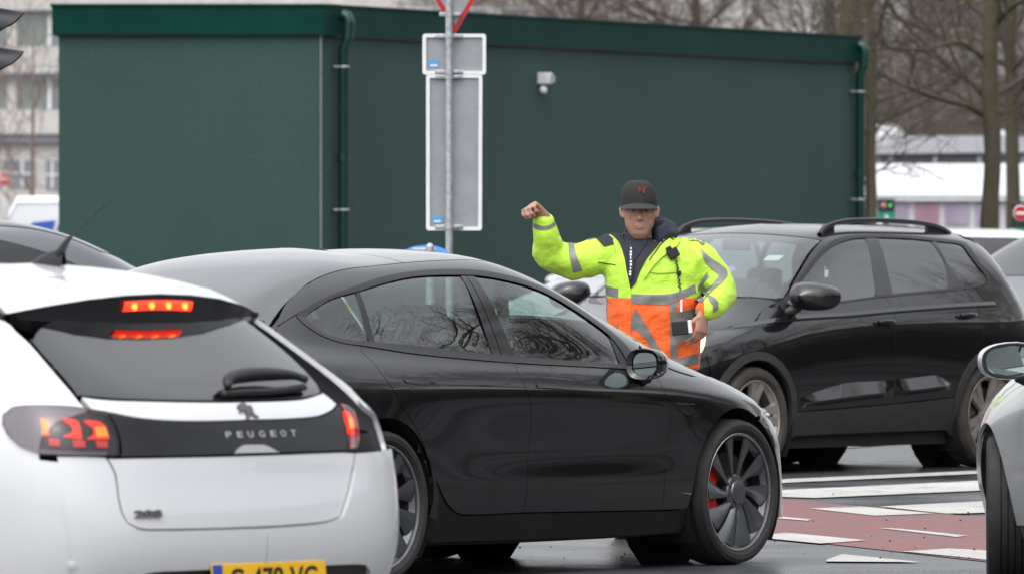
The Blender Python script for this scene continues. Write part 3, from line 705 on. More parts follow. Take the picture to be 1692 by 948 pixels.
        panel(B, 'sill', 'side', [(p[0], p[2] - .004) for p in sill] + arc(-xa, zc, ra, 20, -18, 5) + [(-1.0, .165), (.98, .155)] + arc(xa, zc, ra, 202, 177, 5), M['sill_black'], root, sg, off=-.004)
    # roof rail: painted band from the foot of the windscreen pillar to the boot
    seam = [(-2.02, .66), (-1.75, .60), (-1.50, .565), (-1.2, .555), (-.8, .56), (-.4, .56), (-.1, .555), (.15, .56), (.35, .60), (.55, .66), (.72, .71), (.85, .745)]
    for sg in (-1, 1):
        sm = [on(B, p[0], p[1]) for p in seam]
        lo = t_out[1:]
        lo = q_top[1:][::-1] + lo if False else [Vector(p) for p in (q_top[3], q_top[2], q_top[1])] + [Vector(p) for p in t_out[1:]]
        strip(B, 'roof_rail', [on(B, -1.97, .70)] + sm[1:], [on(B, -1.92, .745)] + lo, P, root, sg, n=90, k=5)
    glass_edge = [(p[0], p[1] - .006) for p in seam]
    def edge(x0, x1, n=14):
        xs = [x0 + (x1 - x0) * i / n for i in range(n + 1)]; px = [p[0] for p in glass_edge]; py = [p[1] for p in glass_edge]
        return [(x_, float(np.interp(x_, px, py))) for x_ in xs]
    def sym(e): return e + [(x_, -y_) for x_, y_ in reversed(e)]
    panel(B, 'rear_window', 'top', sym([(-1.98, .50)] + edge(-1.93, -.78)), M['roof_glass'], root, h=.06, inset=.001)
    panel(B, 'glass_roof', 'top', sym(edge(-.772, .20)), M['roof_glass'], root, h=.06, inset=.001)
    panel(B, 'windscreen', 'top', sym(edge(.208, .80) + [(.93, .70), (1.02, .55), (1.07, .3)]), M['glass'], root, h=.06, inset=.001)
    panel(B, 'bonnet', 'top', sym([(.84, .80), (1.0, .825), (1.25, .83), (1.45, .815), (1.62, .765), (1.8, .68), (1.95, .54), (2.03, .3)]), P, root, h=.06, inset=.001, off=-.003)
    gridpart(B, 'cowl', lambda x, y, z: .8 < x < 1.3 and z > .85 and abs(y) < .78, M['satin_black'], root, off=-.02)
    gridpart(B, 'boot_lid', lambda x, y, z: x < -1.90 and z > .86, P, root)
    gridpart(B, 'rear_bumper', lambda x, y, z: x < -1.80 and z < .9 and (x + xa) ** 2 + (z - zc) ** 2 > .15, P, root, off=-.002)
    gridpart(B, 'front_bumper', lambda x, y, z: x > 1.86 and z < .68 and abs(y) < .80 and (x - xa) ** 2 + (z - zc) ** 2 > .16, P, root, off=-.003)
    gridpart(B, 'wing_top', lambda x, y, z: .55 < x < 2.02 and z > .66 and .62 < abs(y) < .93 and (z < .93 or x > .9) and (x - xa) ** 2 + (z - zc) ** 2 > .18, P, root, off=-.007)
    for sg in (-1, 1):
        lp = panel(B, 'headlight', 'front', [(.50, .665), (.62, .69), (.76, .715), (.835, .70), (.80, .655), (.68, .63), (.54, .615)], M['lens'], root, sg, off=.003, rim=.02, h=.03)
        panel(B, 'lamp_housing', 'front', [(.52, .655), (.70, .68), (.80, .69), (.77, .655), (.66, .63)], M['gloss_black'], lp, sg, off=-.02, rim=.03, h=.03)
        b = MB(); b.tube([(1.98, sg * .70, .665), (1.90, sg * .77, .68)], .012, 8); b.build('running_light', M['paper'], lp)
        # tail lamp
        panel(B, 'tail_lamp', 'rear', [(.42, .86), (.60, .92), (.78, .96), (.80, .90), (.70, .82), (.5, .80)], M['red_lens'], root, sg, off=.004, h=.03)
        # door mirror: shell, glass, stalk
        m = MB(); c = Vector((.63, sg * .955, .935)); rows = []
        for i in range(9):
            u = i / 8; X = -.075 + .20 * u
            k = [1.0, 1.03, 1.02, .98, .92, .82, .66, .42, .06][i]
            row = []
            for j in range(20):
                q = 2 * math.pi * j / 20; ex = 2.6
                yy = .088 * math.copysign(abs(math.cos(q)) ** (2 / ex), math.cos(q)) * k
                zz = .070 * math.copysign(abs(math.sin(q)) ** (2 / ex), math.sin(q)) * k
                row.append(c + Vector((X - abs(yy) * .06, sg * yy - sg * .02 * u, zz + .015 * yy)))
            rows.append(row)
        m.grid(rows, wrap=True)
        m.grid([rows[0], [r_.lerp(c + Vector((-.07, 0, 0)), .24) + Vector((.012, 0, 0)) for r_ in rows[0]]], wrap=True)
        mi = m.build('door_mirror', M['gloss_black'], root, auto=40)
        g = MB(); g.add([c + Vector((-.060, sg * .066 * math.copysign(abs(math.cos(q)) ** .77, math.cos(q)), .052 * math.copysign(abs(math.sin(q)) ** .77, math.sin(q)))) for q in [2 * math.pi * j / 24 for j in range(24)]], [tuple(range(24))], False)
        g.build('mirror_glass', M['mirror'], mi)
        s = MB(); s.tube([c + Vector((.02, -sg * .04, -.06)), c + Vector((.03, -sg * .08, -.075)), c + Vector((.05, -sg * .12, -.08))], [.03, .026, .03], 10); s.build('mirror_stalk', M['satin_black'], mi)
    wheels(root, xa, -xa, .81, zc, .336, .270, .23, 'blade', [M['tyre'], M['rim_grey'], M['scuff']], caliper=(150, 215))
    wheel_wells(root, xa, -xa, zc, .395, .50, .885)
    underbody(root, B, xa, -xa, zc, .40, .93)
    cabin(root, .95, .05, -.80, .68, h=.02)
    for yy in (-.62, .62):
        hd = MB(); hd.tube([(-.1, yy, 1.30), (-.12, yy * 1.05, 1.1), (-.1, yy * 1.25, .9)], .03, 6)
        hd.build('inner_pillar', M['interior'], root)
    hl = gridpart(B, 'headlining', lambda x, y, z: z > 1.36 and x < .2 and x > -.9 and abs(y) > .42, M['interior'], root, off=-.03)
    return root
M['alu_dark'] = pmat('alu_dark', (.22, .22, .23), .3, metal=.8)
build_sedan()

# ------------------------------------------------------------------ the black sport utility car behind the controller
def shell_mirror(root, c, sg, sx, sy, sz, mat, low=None, stalk=True, tilt=0.0):
    'door mirror: rounded shell (x is forward), glass on its rear face, stalk to the door'
    m = MB(); c = Vector(c); rows = []
    for i in range(10):
        u = i / 9; X = -.45 * sx + sx * u
        k = [.97, 1.0, 1.01, 1.0, .97, .91, .82, .68, .45, .05][i]
        row = []
        for j in range(24):
            q = 2 * math.pi * j / 24
            yy = sy * math.copysign(abs(math.cos(q)) ** .75, math.cos(q)) * k
            zz = sz * math.copysign(abs(math.sin(q)) ** .8, math.sin(q)) * k
            zz *= 1 - .28 * (yy / sy + 1) * .5 * (1 if zz > 0 else .4)          # tapers towards the tip
            row.append(c + Vector((X - max(yy, 0) * .35, sg * yy, zz + tilt * yy)))
        rows.append(row)
    m.grid(rows, wrap=True)
    ctr = sum(rows[0], Vector()) / 24
    mi = m.build('door_mirror', mat, root, auto=40)
    m = MB(); m.grid([rows[0], [r_.lerp(ctr, .15) - Vector((.003, 0, 0)) for r_ in rows[0]], [r_.lerp(ctr, .17) + Vector((.012, 0, 0)) for r_ in rows[0]]], wrap=True); m.build('mirror_frame', M['satin_black'], mi)
    g = MB(); g.add([r_.lerp(ctr, .10) + Vector((.010, 0, 0)) for r_ in rows[0]], [tuple(range(24))], False); g.build('mirror_glass', M['mirror'], mi)
    if low:
        b = MB(); rr = []
        for row in rows[1:9]:
            c2 = sum(row, Vector()) / 24; rr.append([c2 + (row[j] - c2) * 1.02 + Vector((0, 0, -.002)) for j in range(12, 25 - 0) if j < 24] + [c2 + (row[0] - c2) * 1.02])
        b.grid(rr); b.build('mirror_underside', low, mi)
    if stalk:
        s = MB(); s.tube([c + Vector((.0, -sg * sy * .55, -sz * .75)), c + Vector((.02, -sg * sy * 1.05, -sz * 1.1)), c + Vector((.05, -sg * (sy + .09), -sz * 1.25))], [.032, .03, .034], 10)
        s.build('mirror_stalk', M['satin_black'], mi)
    return mi
def door_handle(B, parent, x, z, sg, ln=.19, mat='suv_paint'):
    p, nn = B.hit('side', x, z, sg)
    cup = MB(); rows = []
    b = MB()
    pts = [p + Vector((ln * (t - .5), 0, .004 * math.sin(t * 3.1))) + Vector((0, sg * (.012 + .028 * math.sin(math.pi * min(max(t, .02), .98)) ** .5), 0)) for t in [i / 10 for i in range(11)]]
    vs = []
    for i, q in enumerate(pts):
        hh = .017 * (1 - .35 * abs(i / 5 - 1) ** 2)
        vs.append([q + Vector((0, sg * .009 * math.cos(k), hh * math.sin(k))) for k in [2 * math.pi * j / 10 for j in range(10)]])
    b.grid(vs, wrap=True); b.build('door_handle', M[mat], parent)
def build_suv():
    B = BODY['suv']; x, y, a = POSE['suv']
    root = empty('black_suv', (x, y, 0), a, label='black sport utility car with roof rails and lit headlight, stopped behind the controller', cat='car')
    P = M['suv_paint']
    t_out = [(0.938,0.814,1.05),(0.916,0.792,1.083),(0.73,0.76,1.189),(0.542,0.726,1.303),(0.349,0.689,1.41),(0.166,0.66,1.484),(-0.033,0.647,1.52),(-0.228,0.646,1.528),(-0.619,0.646,1.525),(-1.05,0.652,1.504),(-1.356,0.645,1.482),(-1.396,0.685,1.432),(-1.412,0.74,1.349),(-1.46,0.789,1.248),(-1.451,0.8,1.224),(-1.413,0.81,1.208),(-1.289,0.824,1.185)]
    t_in = [(0.89,0.818,1.058),(0.856,0.803,1.089),(0.686,0.767,1.196),(0.534,0.744,1.282),(0.373,0.715,1.371),(0.186,0.687,1.451),(-0.003,0.673,1.492),(-0.204,0.669,1.507),(-0.584,0.669,1.506),(-1.011,0.674,1.484),(-1.295,0.671,1.463),(-1.318,0.705,1.416),(-1.353,0.749,1.34),(-1.426,0.791,1.248),(-1.43,0.798,1.232),(-1.394,0.808,1.214),(-1.33,0.816,1.202)]
    b_up = [(0.89,0.818,1.058),(0.639,0.838,1.078),(0.381,0.846,1.096),(-0.08,0.845,1.13),(-0.268,0.842,1.143),(-0.583,0.838,1.16),(-0.906,0.833,1.174),(-1.12,0.827,1.185),(-1.33,0.816,1.202)]
    b_lo = [(0.945,0.819,1.043),(0.646,0.843,1.066),(0.387,0.85,1.085),(-0.074,0.849,1.118),(-0.259,0.848,1.127),(-0.574,0.845,1.142),(-0.897,0.839,1.158),(-1.082,0.834,1.169),(-1.289,0.824,1.185)]
    fg = [(0.878,0.819,1.06),(0.85,0.804,1.089),(0.686,0.767,1.196),(0.534,0.744,1.282),(0.373,0.715,1.371),(0.186,0.687,1.451),(-0.003,0.673,1.492),(-0.204,0.669,1.507),(-0.077,0.845,1.131),(0.381,0.846,1.096),(0.639,0.838,1.078)]
    bp = [(-0.204,0.669,1.507),(-0.342,0.668,1.509),(-0.268,0.843,1.142),(-0.077,0.845,1.13)]
    rg = [(-0.342,0.668,1.509),(-0.585,0.668,1.507),(-0.728,0.672,1.499),(-0.952,0.674,1.487),(-0.986,0.753,1.358),(-0.938,0.817,1.215),(-0.909,0.833,1.174),(-0.583,0.838,1.16),(-0.268,0.842,1.143)]
    cp = [(-0.952,0.674,1.487),(-1.011,0.674,1.484),(-1.008,0.753,1.358),(-1.078,0.801,1.249),(-1.12,0.827,1.185),(-0.909,0.833,1.174),(-0.938,0.817,1.215),(-0.986,0.753,1.358)]
    qg = [(-1.011,0.674,1.484),(-1.295,0.671,1.463),(-1.318,0.705,1.416),(-1.353,0.749,1.34),(-1.426,0.791,1.248),(-1.421,0.801,1.226),(-1.33,0.816,1.202),(-1.12,0.827,1.185),(-1.078,0.801,1.249),(-1.008,0.753,1.358)]
    seam_m = [(-0.176,0.849,1.122),(-0.213,0.867,1.075),(-0.217,0.879,1.044),(-0.221,0.895,0.993),(-0.211,0.906,0.93),(-0.194,0.914,0.82),(-0.186,0.91,0.586),(-0.202,0.903,0.497),(-0.22,0.895,0.434)]
    seam_f = [(0.916,0.827,1.039),(0.898,0.867,0.984),(0.892,0.891,0.926),(0.884,0.909,0.822),(0.875,0.914,0.676),(0.876,0.908,0.512),(0.86,0.892,0.397)]
    seam_r = [(-1.119,0.834,1.168),(-1.175,0.872,1.07),(-1.209,0.887,1.022),(-1.214,0.9,0.962),(-1.205,0.909,0.902),(-1.162,0.914,0.835),(-1.045,0.918,0.725),(-0.957,0.916,0.626),(-0.915,0.911,0.527),(-0.91,0.905,0.468)]
    hood = [(1.053,0.749,1.076),(1.11,0.781,1.036),(1.235,0.822,0.975),(1.36,0.81,0.957),(1.468,0.79,0.942),(1.599,0.77,0.916)]
    lamp = [(1.752,0.735,0.879),(1.707,0.745,0.892),(1.692,0.771,0.882),(1.729,0.794,0.844),(1.776,0.805,0.791),(1.806,0.798,0.768),(1.827,0.785,0.768)]
    sc_hi = [(0.851,0.905,0.482),(0.668,0.907,0.524),(0.356,0.909,0.573),(0.066,0.909,0.581),(-0.184,0.91,0.587)]
    sc_lo = [(0.847,0.902,0.457),(0.66,0.901,0.466),(0.346,0.902,0.487),(0.058,0.904,0.503),(-0.191,0.905,0.514)]
    sr_hi = [(-0.203,0.91,0.588),(-0.41,0.911,0.599),(-0.621,0.913,0.612),(-0.683,0.913,0.608),(-0.83,0.912,0.558)]
    sr_lo = [(-0.21,0.905,0.515),(-0.417,0.906,0.524),(-0.627,0.909,0.537),(-0.756,0.911,0.544),(-0.831,0.912,0.55)]
    cr_up = [(1.479,0.797,0.935),(1.31,0.836,0.947),(0.876,0.865,0.99),(0.299,0.883,1.008),(-0.238,0.882,1.033),(-0.946,0.877,1.058),(-1.453,0.864,1.07)]
    cr_lo = [(1.483,0.8,0.932),(1.319,0.842,0.939),(0.887,0.873,0.975),(0.307,0.889,0.991),(-0.23,0.888,1.015),(-0.938,0.883,1.042),(-1.446,0.869,1.058)]
    zc = .345; xa = 1.319; ra = .40
    for sg in (1, -1):
        strip(B, 'window_surround', t_out, t_in, M['satin_black'], root, sg, n=60, off=.001)
        strip(B, 'belt_trim', b_up, b_lo, M['trim_grey'], root, sg, n=40, off=.003)
        panel(B, 'front_door_window', 'side', fg, M['glass_side'], root, sg, off=-.006, rim=0, inset=-.003)
        panel(B, 'rear_door_window', 'side', rg, M['glass_dark2'], root, sg, off=-.006, rim=0, inset=-.003)
        panel(B, 'quarter_window', 'side', qg, M['glass_dark2'], root, sg, off=-.006, rim=0, inset=-.003)
        panel(B, 'centre_pillar', 'side', bp, M['trim_gloss'], root, sg, off=-.002)
        panel(B, 'rear_pillar', 'side', cp, M['trim_gloss'], root, sg, off=-.002)
        zs = xz(seam_m)[-1][1]
        fd = panel(B, 'front_door', 'side', xz(seam_f) + list(reversed(xz(seam_m))) + [(p[0], p[2]) for p in reversed(b_lo[1:4])], P, root, sg)
        rd = panel(B, 'rear_door', 'side', xz(seam_m) + list(reversed(xz(seam_r))) + [(p[0], p[2]) for p in reversed(b_lo[4:8])], P, root, sg)
        door_handle(B, fd, xz([(-0.096,0.901,0.962)])[0][0], xz([(-0.096,0.901,0.962)])[0][1], sg)
        door_handle(B, rd, xz([(-1.037,0.894,0.999)])[0][0], xz([(-1.037,0.894,0.999)])[0][1], sg)
        # raised sill moulding of the doors: an upward facet that catches the sky
        for hi, lo, pd in ((sc_hi, sc_lo, fd), (sr_hi, sr_lo, rd)):
            H = resample(curve3(hi), 24); Lw = resample(curve3(lo), 24); rows = []
            for i in range(24):
                h_, l_ = B.hit('side', H[i].x, H[i].z, sg)[0], B.hit('side', Lw[i].x, Lw[i].z, sg)[0]
                t = min(i, 23 - i) / 4; k = min(1, t)
                out_ = Vector((0, sg, 0))
                rows.append([h_ + out_ * .001, h_.lerp(l_, .5) + out_ * (.001 + .017 * k), l_ + out_ * (.001 + .034 * k), l_ + Vector((0, 0, -.012)) + out_ * .030 * k, l_ + Vector((0, 0, -.035)) + out_ * .001])
            m = MB(); m.grid(rows, smooth=True); m.build('door_sculpt', P, pd, auto=25)
        # sharp shoulder crease: the skin steps out along the line, then tucks under
        U = resample(curve3(cr_up), 70)
        for (k0, k1, pd, nm) in ((1, 22, root, 'shoulder_crease'), (22, 43, fd, 'shoulder_crease'), (43, 60, rd, 'shoulder_crease'), (60, 68, root, 'shoulder_crease')):
            rows = []
            for i in range(k0, k1 + 1):
                q0 = B.hit('side', U[i].x, U[i].z + .022, sg)[0]; q1 = B.hit('side', U[i].x, U[i].z, sg)[0]; q2 = B.hit('side', U[i].x, U[i].z - .016, sg)[0]
                o_ = Vector((0, sg, 0)); kk = min(1.0, (i - 1) / 8)
                rows.append([q0 + o_ * .001, q1 + o_ * (.001 + .010 * kk), q1 + o_ * (.001 + .009 * kk) + Vector((0, 0, -.004)), q2 + o_ * .0012])
            m = MB(); m.grid(rows); m.build(nm, P, pd, auto=25)
        fa = arc(xa, zc, ra + .045, 168, 20)
        hx = xz(hood)
        panel(B, 'front_wing', 'side', [hx[0]] + [(p[0], p[2]) for p in t_out[:1]] + xz(seam_f) + fa + [(1.74, .62), (1.76, .84)] + list(reversed(hx[1:])), P, root, sg, sharp=40)
        panel(B, 'front_bumper_side', 'side', arc(xa, zc, ra + .045, 18, -6, 6) + [(1.80, .30), (2.0, .32), (2.1, .5), (2.08, .72), (1.76, .80), (1.745, .62)], P, root, sg)
        lp = panel(B, 'headlight', 'front', [(.50, .80), (.78, .80), (.85, .84), (.86, .92), (.76, .91), (.5, .88)], M['lens'], root, sg, off=.012, rim=.02, h=.04)
        rlx = list(reversed(arc(-xa, zc, ra + .045, 20, 155)))
        panel(B, 'rear_wing', 'side', [(p[0], p[2]) for p in b_lo[7:]] + [(p[0], p[2]) for p in reversed(t_out[10:16])] + [(-1.45, 1.50), (-1.594, 1.44), (-1.687, 1.30), (-1.781, 1.14), (-1.812, 1.03), (-1.843, .75), (-1.734, .60)] + rlx + list(reversed(xz(seam_r))), P, root, sg, sharp=40)
        panel(B, 'rear_bumper_side', 'side', arc(-xa, zc, ra + .045, 150, 190, 8) + [(-1.812, .34), (-1.89, .5), (-1.906, .68), (-1.843, .74), (-1.734, .595)], P, root, sg)
        for x0, A0, A1 in ((xa, 202, -8), (-xa, 192, -18)):
            panel(B, 'wheel_arch_cladding', 'side', arc(x0, zc, ra + .043, A0, A1, 24) + arc(x0, zc, ra - .015, A1, A0, 24), M['plastic'], root, sg, off=.010, rim=.03, h=.03)
        panel(B, 'sill_cladding', 'side', arc(xa, zc, ra + .045, 172, 196, 4) + [(.82, .24), (-.86, .25)] + arc(-xa, zc, ra + .045, -14, 20, 4) + [(p[0], p[2] - .004) for p in (seam_r[-1], seam_m[-1], seam_f[-1])], M['plastic'], root, sg, off=.006, rim=.03)
        # roof rails stand on the roof edge
        rl = [(.18, .575), (.10, .575), (-.06, .58), (-.3, .585), (-.6, .585), (-.95, .575), (-1.2, .555), (-1.36, .53)]
        up = [.002, .040, .058, .064, .064, .056, .036, .002]
        pts = curve3([on(B, px_, py_ * sg) + Vector((0, 0, u)) for (px_, py_), u in zip(rl, up)])
        m = MB(); rows = []
        for i, p in enumerate(pts):
            wdt = .021; rows.append([p + Vector((0, dy, dz)) for dy, dz in ((-wdt, -.012), (-wdt * .8, .010), (0, .016), (wdt * .8, .010), (wdt, -.012), (0, -.016))])
        m.grid(rows, wrap=True)
        for i0, i1 in ((2, 9), (len(pts) - 11, len(pts) - 3)):
            for i in range(i0, i1): 
                q = pts[i]; b0 = B.hit('top', q.x, q.y, sg)[0]
                q2 = pts[i + 1]; b1 = B.hit('top', q2.x, q2.y, sg)[0]
                m.add([q + Vector((0, -.012, 0)), q2 + Vector((0, -.012, 0)), b1 + Vector((0, -.012, -.01)), b0 + Vector((0, -.012, -.01)),
                       q + Vector((0, .012, 0)), q2 + Vector((0, .012, 0)), b1 + Vector((0, .012, -.01)), b0 + Vector((0, .012, -.01))],
                      [(0, 1, 2, 3), (7, 6, 5, 4), (0, 3, 7, 4), (1, 5, 6, 2)], False)
        m.build('roof_rail', M['satin_black'], root, auto=40)
        panel(B, 'tail_lamp', 'side', [(-1.781, 1.01), (-1.882, 1.01), (-1.937, .98), (-1.921, .86), (-1.835, .84)], M['lamp_red'], root, sg, off=.006, h=.03)
        panel(B, 'tail_lamp', 'rear', [(.45, 1.01), (.82, 1.01), (.82, .86), (.5, .88)], M['red_lens'], root, sg, off=.006, h=.03)
    # roof skin and cant rail above the doors
    eg = [(.86, .80), (.74, .755), (.60, .72), (.42, .675), (.24, .635), (.10, .615), (-.1, .61), (-.5, .61), (-.9, .605), (-1.2, .585), (-1.42, .55), (-1.54, .52)]
    for sg in (1, -1):
        lo = [Vector(p) for p in t_out[1:11]]
        strip(B, 'cant_rail', [on(B, *p) for p in eg[:-1]], lo + [Vector((-1.45, .66, 1.46))], P, root, sg, n=80, k=4)
    def sym(e): return e + [(x_, -y_) for x_, y_ in reversed(e)]
    ws_top = [(.235, .634), (.30, .5), (.325, .3)]
    panel(B, 'roof', 'top', sym([(-1.63, .3), (-1.60, .45)] + [(p[0], p[1] - .002) for p in reversed(eg[5:])] + [(.232, .632)] + [(.295, .5), (.32, .3)]), P, root, h=.06, sharp=45)
    panel(B, 'windscreen', 'top', sym([(.335, .3), (.31, .5), (.245, .63)] + [(p[0], p[1] - .012) for p in reversed(eg[1:4])] + [(.86, .775), (1.0, .70), (1.10, .5), (1.14, .25)]), M['screen_glass'], root, h=.06, inset=.001, sharp=45)
    hp = [(p[0], p[1]) for p in hood]
    panel(B, 'bonnet', 'top', sym([(1.13, .5), (1.03, .68), (.93, .775)] + hp[1:] + [(1.9, .62), (1.98, .4)]), P, root, h=.06, sharp=45)
    gridpart(B, 'cowl', lambda x, y, z: .85 < x < 1.35 and z > .98 and abs(y) < .80, M['satin_black'], root, off=-.02)
    gridpart(B, 'tailgate', lambda x, y, z: x < -1.59 and z > .74 and abs(y) < .72 and z < 1.54, P, root, off=-.003)
    panel(B, 'rear_window', 'rear', [(-.60, 1.12), (-.52, 1.46), (-.3, 1.49), (.3, 1.49), (.52, 1.46), (.60, 1.12), (.3, 1.09), (-.3, 1.09)], M['gloss_black'], root, off=.003, h=.06)
    gridpart(B, 'rear_bumper', lambda x, y, z: x < -1.76 and z < .80 and (x + xa) ** 2 + (z - zc) ** 2 > .2, P, root, off=-.003)
    gridpart(B, 'front_bumper', lambda x, y, z: x > 1.76 and z < .90 and abs(y) < .82 and (x - xa) ** 2 + (z - zc) ** 2 > .2, P, root, off=-.003)
    lt = panel(B, 'lit_headlight', 'side', lamp, M['lamp_white'], root, 1, off=.004, rim=.02, h=.02)
    g = MB(); 
    for k in range(5): g.tube([(2.13, -.48, .58 + k * .05), (2.16, 0, .58 + k * .05), (2.13, .48, .58 + k * .05)], .012, 6)
    g.build('grille', M['satin_black'], root)
    mi = shell_mirror(root, (.86, .985, 1.14), 1, .21, .15, .098, M['suv_paint'], low=M['satin_black'], tilt=-.04)
    shell_mirror(root, (.86, -.985, 1.14), -1, .21, .15, .098, M['suv_paint'], low=M['satin_black'], tilt=-.04)
    wheels(root, xa, -xa, .80, zc, .345, .258, .225, 'five', [M['tyre_dusty'], M['rim_silver'], M['rim_silver']])
    wheel_wells(root, xa, -xa, zc, .41, .50, .89)
    underbody(root, B, xa, -xa, zc, .42, 1.0)
    cabin(root, .78, -.10, -.92, .70, h=.12)
    p, n = B.hit('front', 0, .93, 1)
    b = MB(); Mt = Matrix.Translation(p + n * .003) @ Vector((0, 1, 0)).rotation_difference(n).to_matrix().to_4x4()
    b.lathe([(.0005, .004), (.036, .004), (.038, .007), (.049, .008), (.052, .0)], 28, M=Mt); bo = b.build('bonnet_badge', M['chrome'], root, auto=30)
    b = MB(); b.add([Mt @ Vector((x_, .0065, z_)) for x_, z_ in ((-.026, -.02), (.0, -.028), (.022, -.015), (.012, -.004), (.028, .012), (.006, .012), (-.004, .028), (-.012, .012), (-.028, .006), (-.012, -.006))], [tuple(range(10))], False); b.build('badge_relief', M['gloss_black'], bo)
    b = MB(); pr = [B.hit('front', y_, z_, 1) for y_, z_ in ((-.62, .84), (-.3, .845), (-.12, .845), (-.08, .825), (.08, .825), (.12, .845), (.3, .845), (.62, .84))]
    b.tube([p + n * .006 for p, n in pr], .009, 8); b.build('grille_trim', M['chrome'], root)
    # things seen behind the panes
    pp = MB(); p, n = B.hit('top', .60, .50, 1); pp.box(p + Vector((-.02, 0, -.02)), (.07, .12, .004), M=Matrix.Rotation(R(27), 4, 'Y')); pp.build('windscreen_permit', M['paper'], root)
    st = MB(); p, n = B.hit('top', .80, .30, 1); st.lathe([(.0005, 0), (.045, 0)], 20, M=Matrix.Translation(p - n * .012) @ Vector((0, 1, 0)).rotation_difference(n).to_matrix().to_4x4()); st.build('round_sticker', M['violet'], root)
    pb = MB(); pb.box((.55, .12, 1.06), (.16, .28, .09), bev=.03); pb.build('parcel', M['interior_light'], root)
    im = MB(); p, n = B.hit('top', .36, 0, 1); im.box(p + Vector((-.06, 0, -.07)), (.03, .22, .07), bev=.012); im.build('interior_mirror', M['interior'], root)
    # driver in the left-hand seat
    return root
M['trim_gloss'] = pmat('trim_gloss', (.03, .03, .032), .25, coat=.3)
M['glass_dark2'] = glassmat('glass_dark2', (.42, .52, .50), ior=1.72)
M['screen_glass'] = glassmat('screen_glass', (.66, .74, .73), ior=1.75)
M['glass_side'] = glassmat('glass_side', (.74, .86, .82), ior=1.72)
M['violet'] = pmat('violet', (.35, .25, .6), .6)
build_suv()

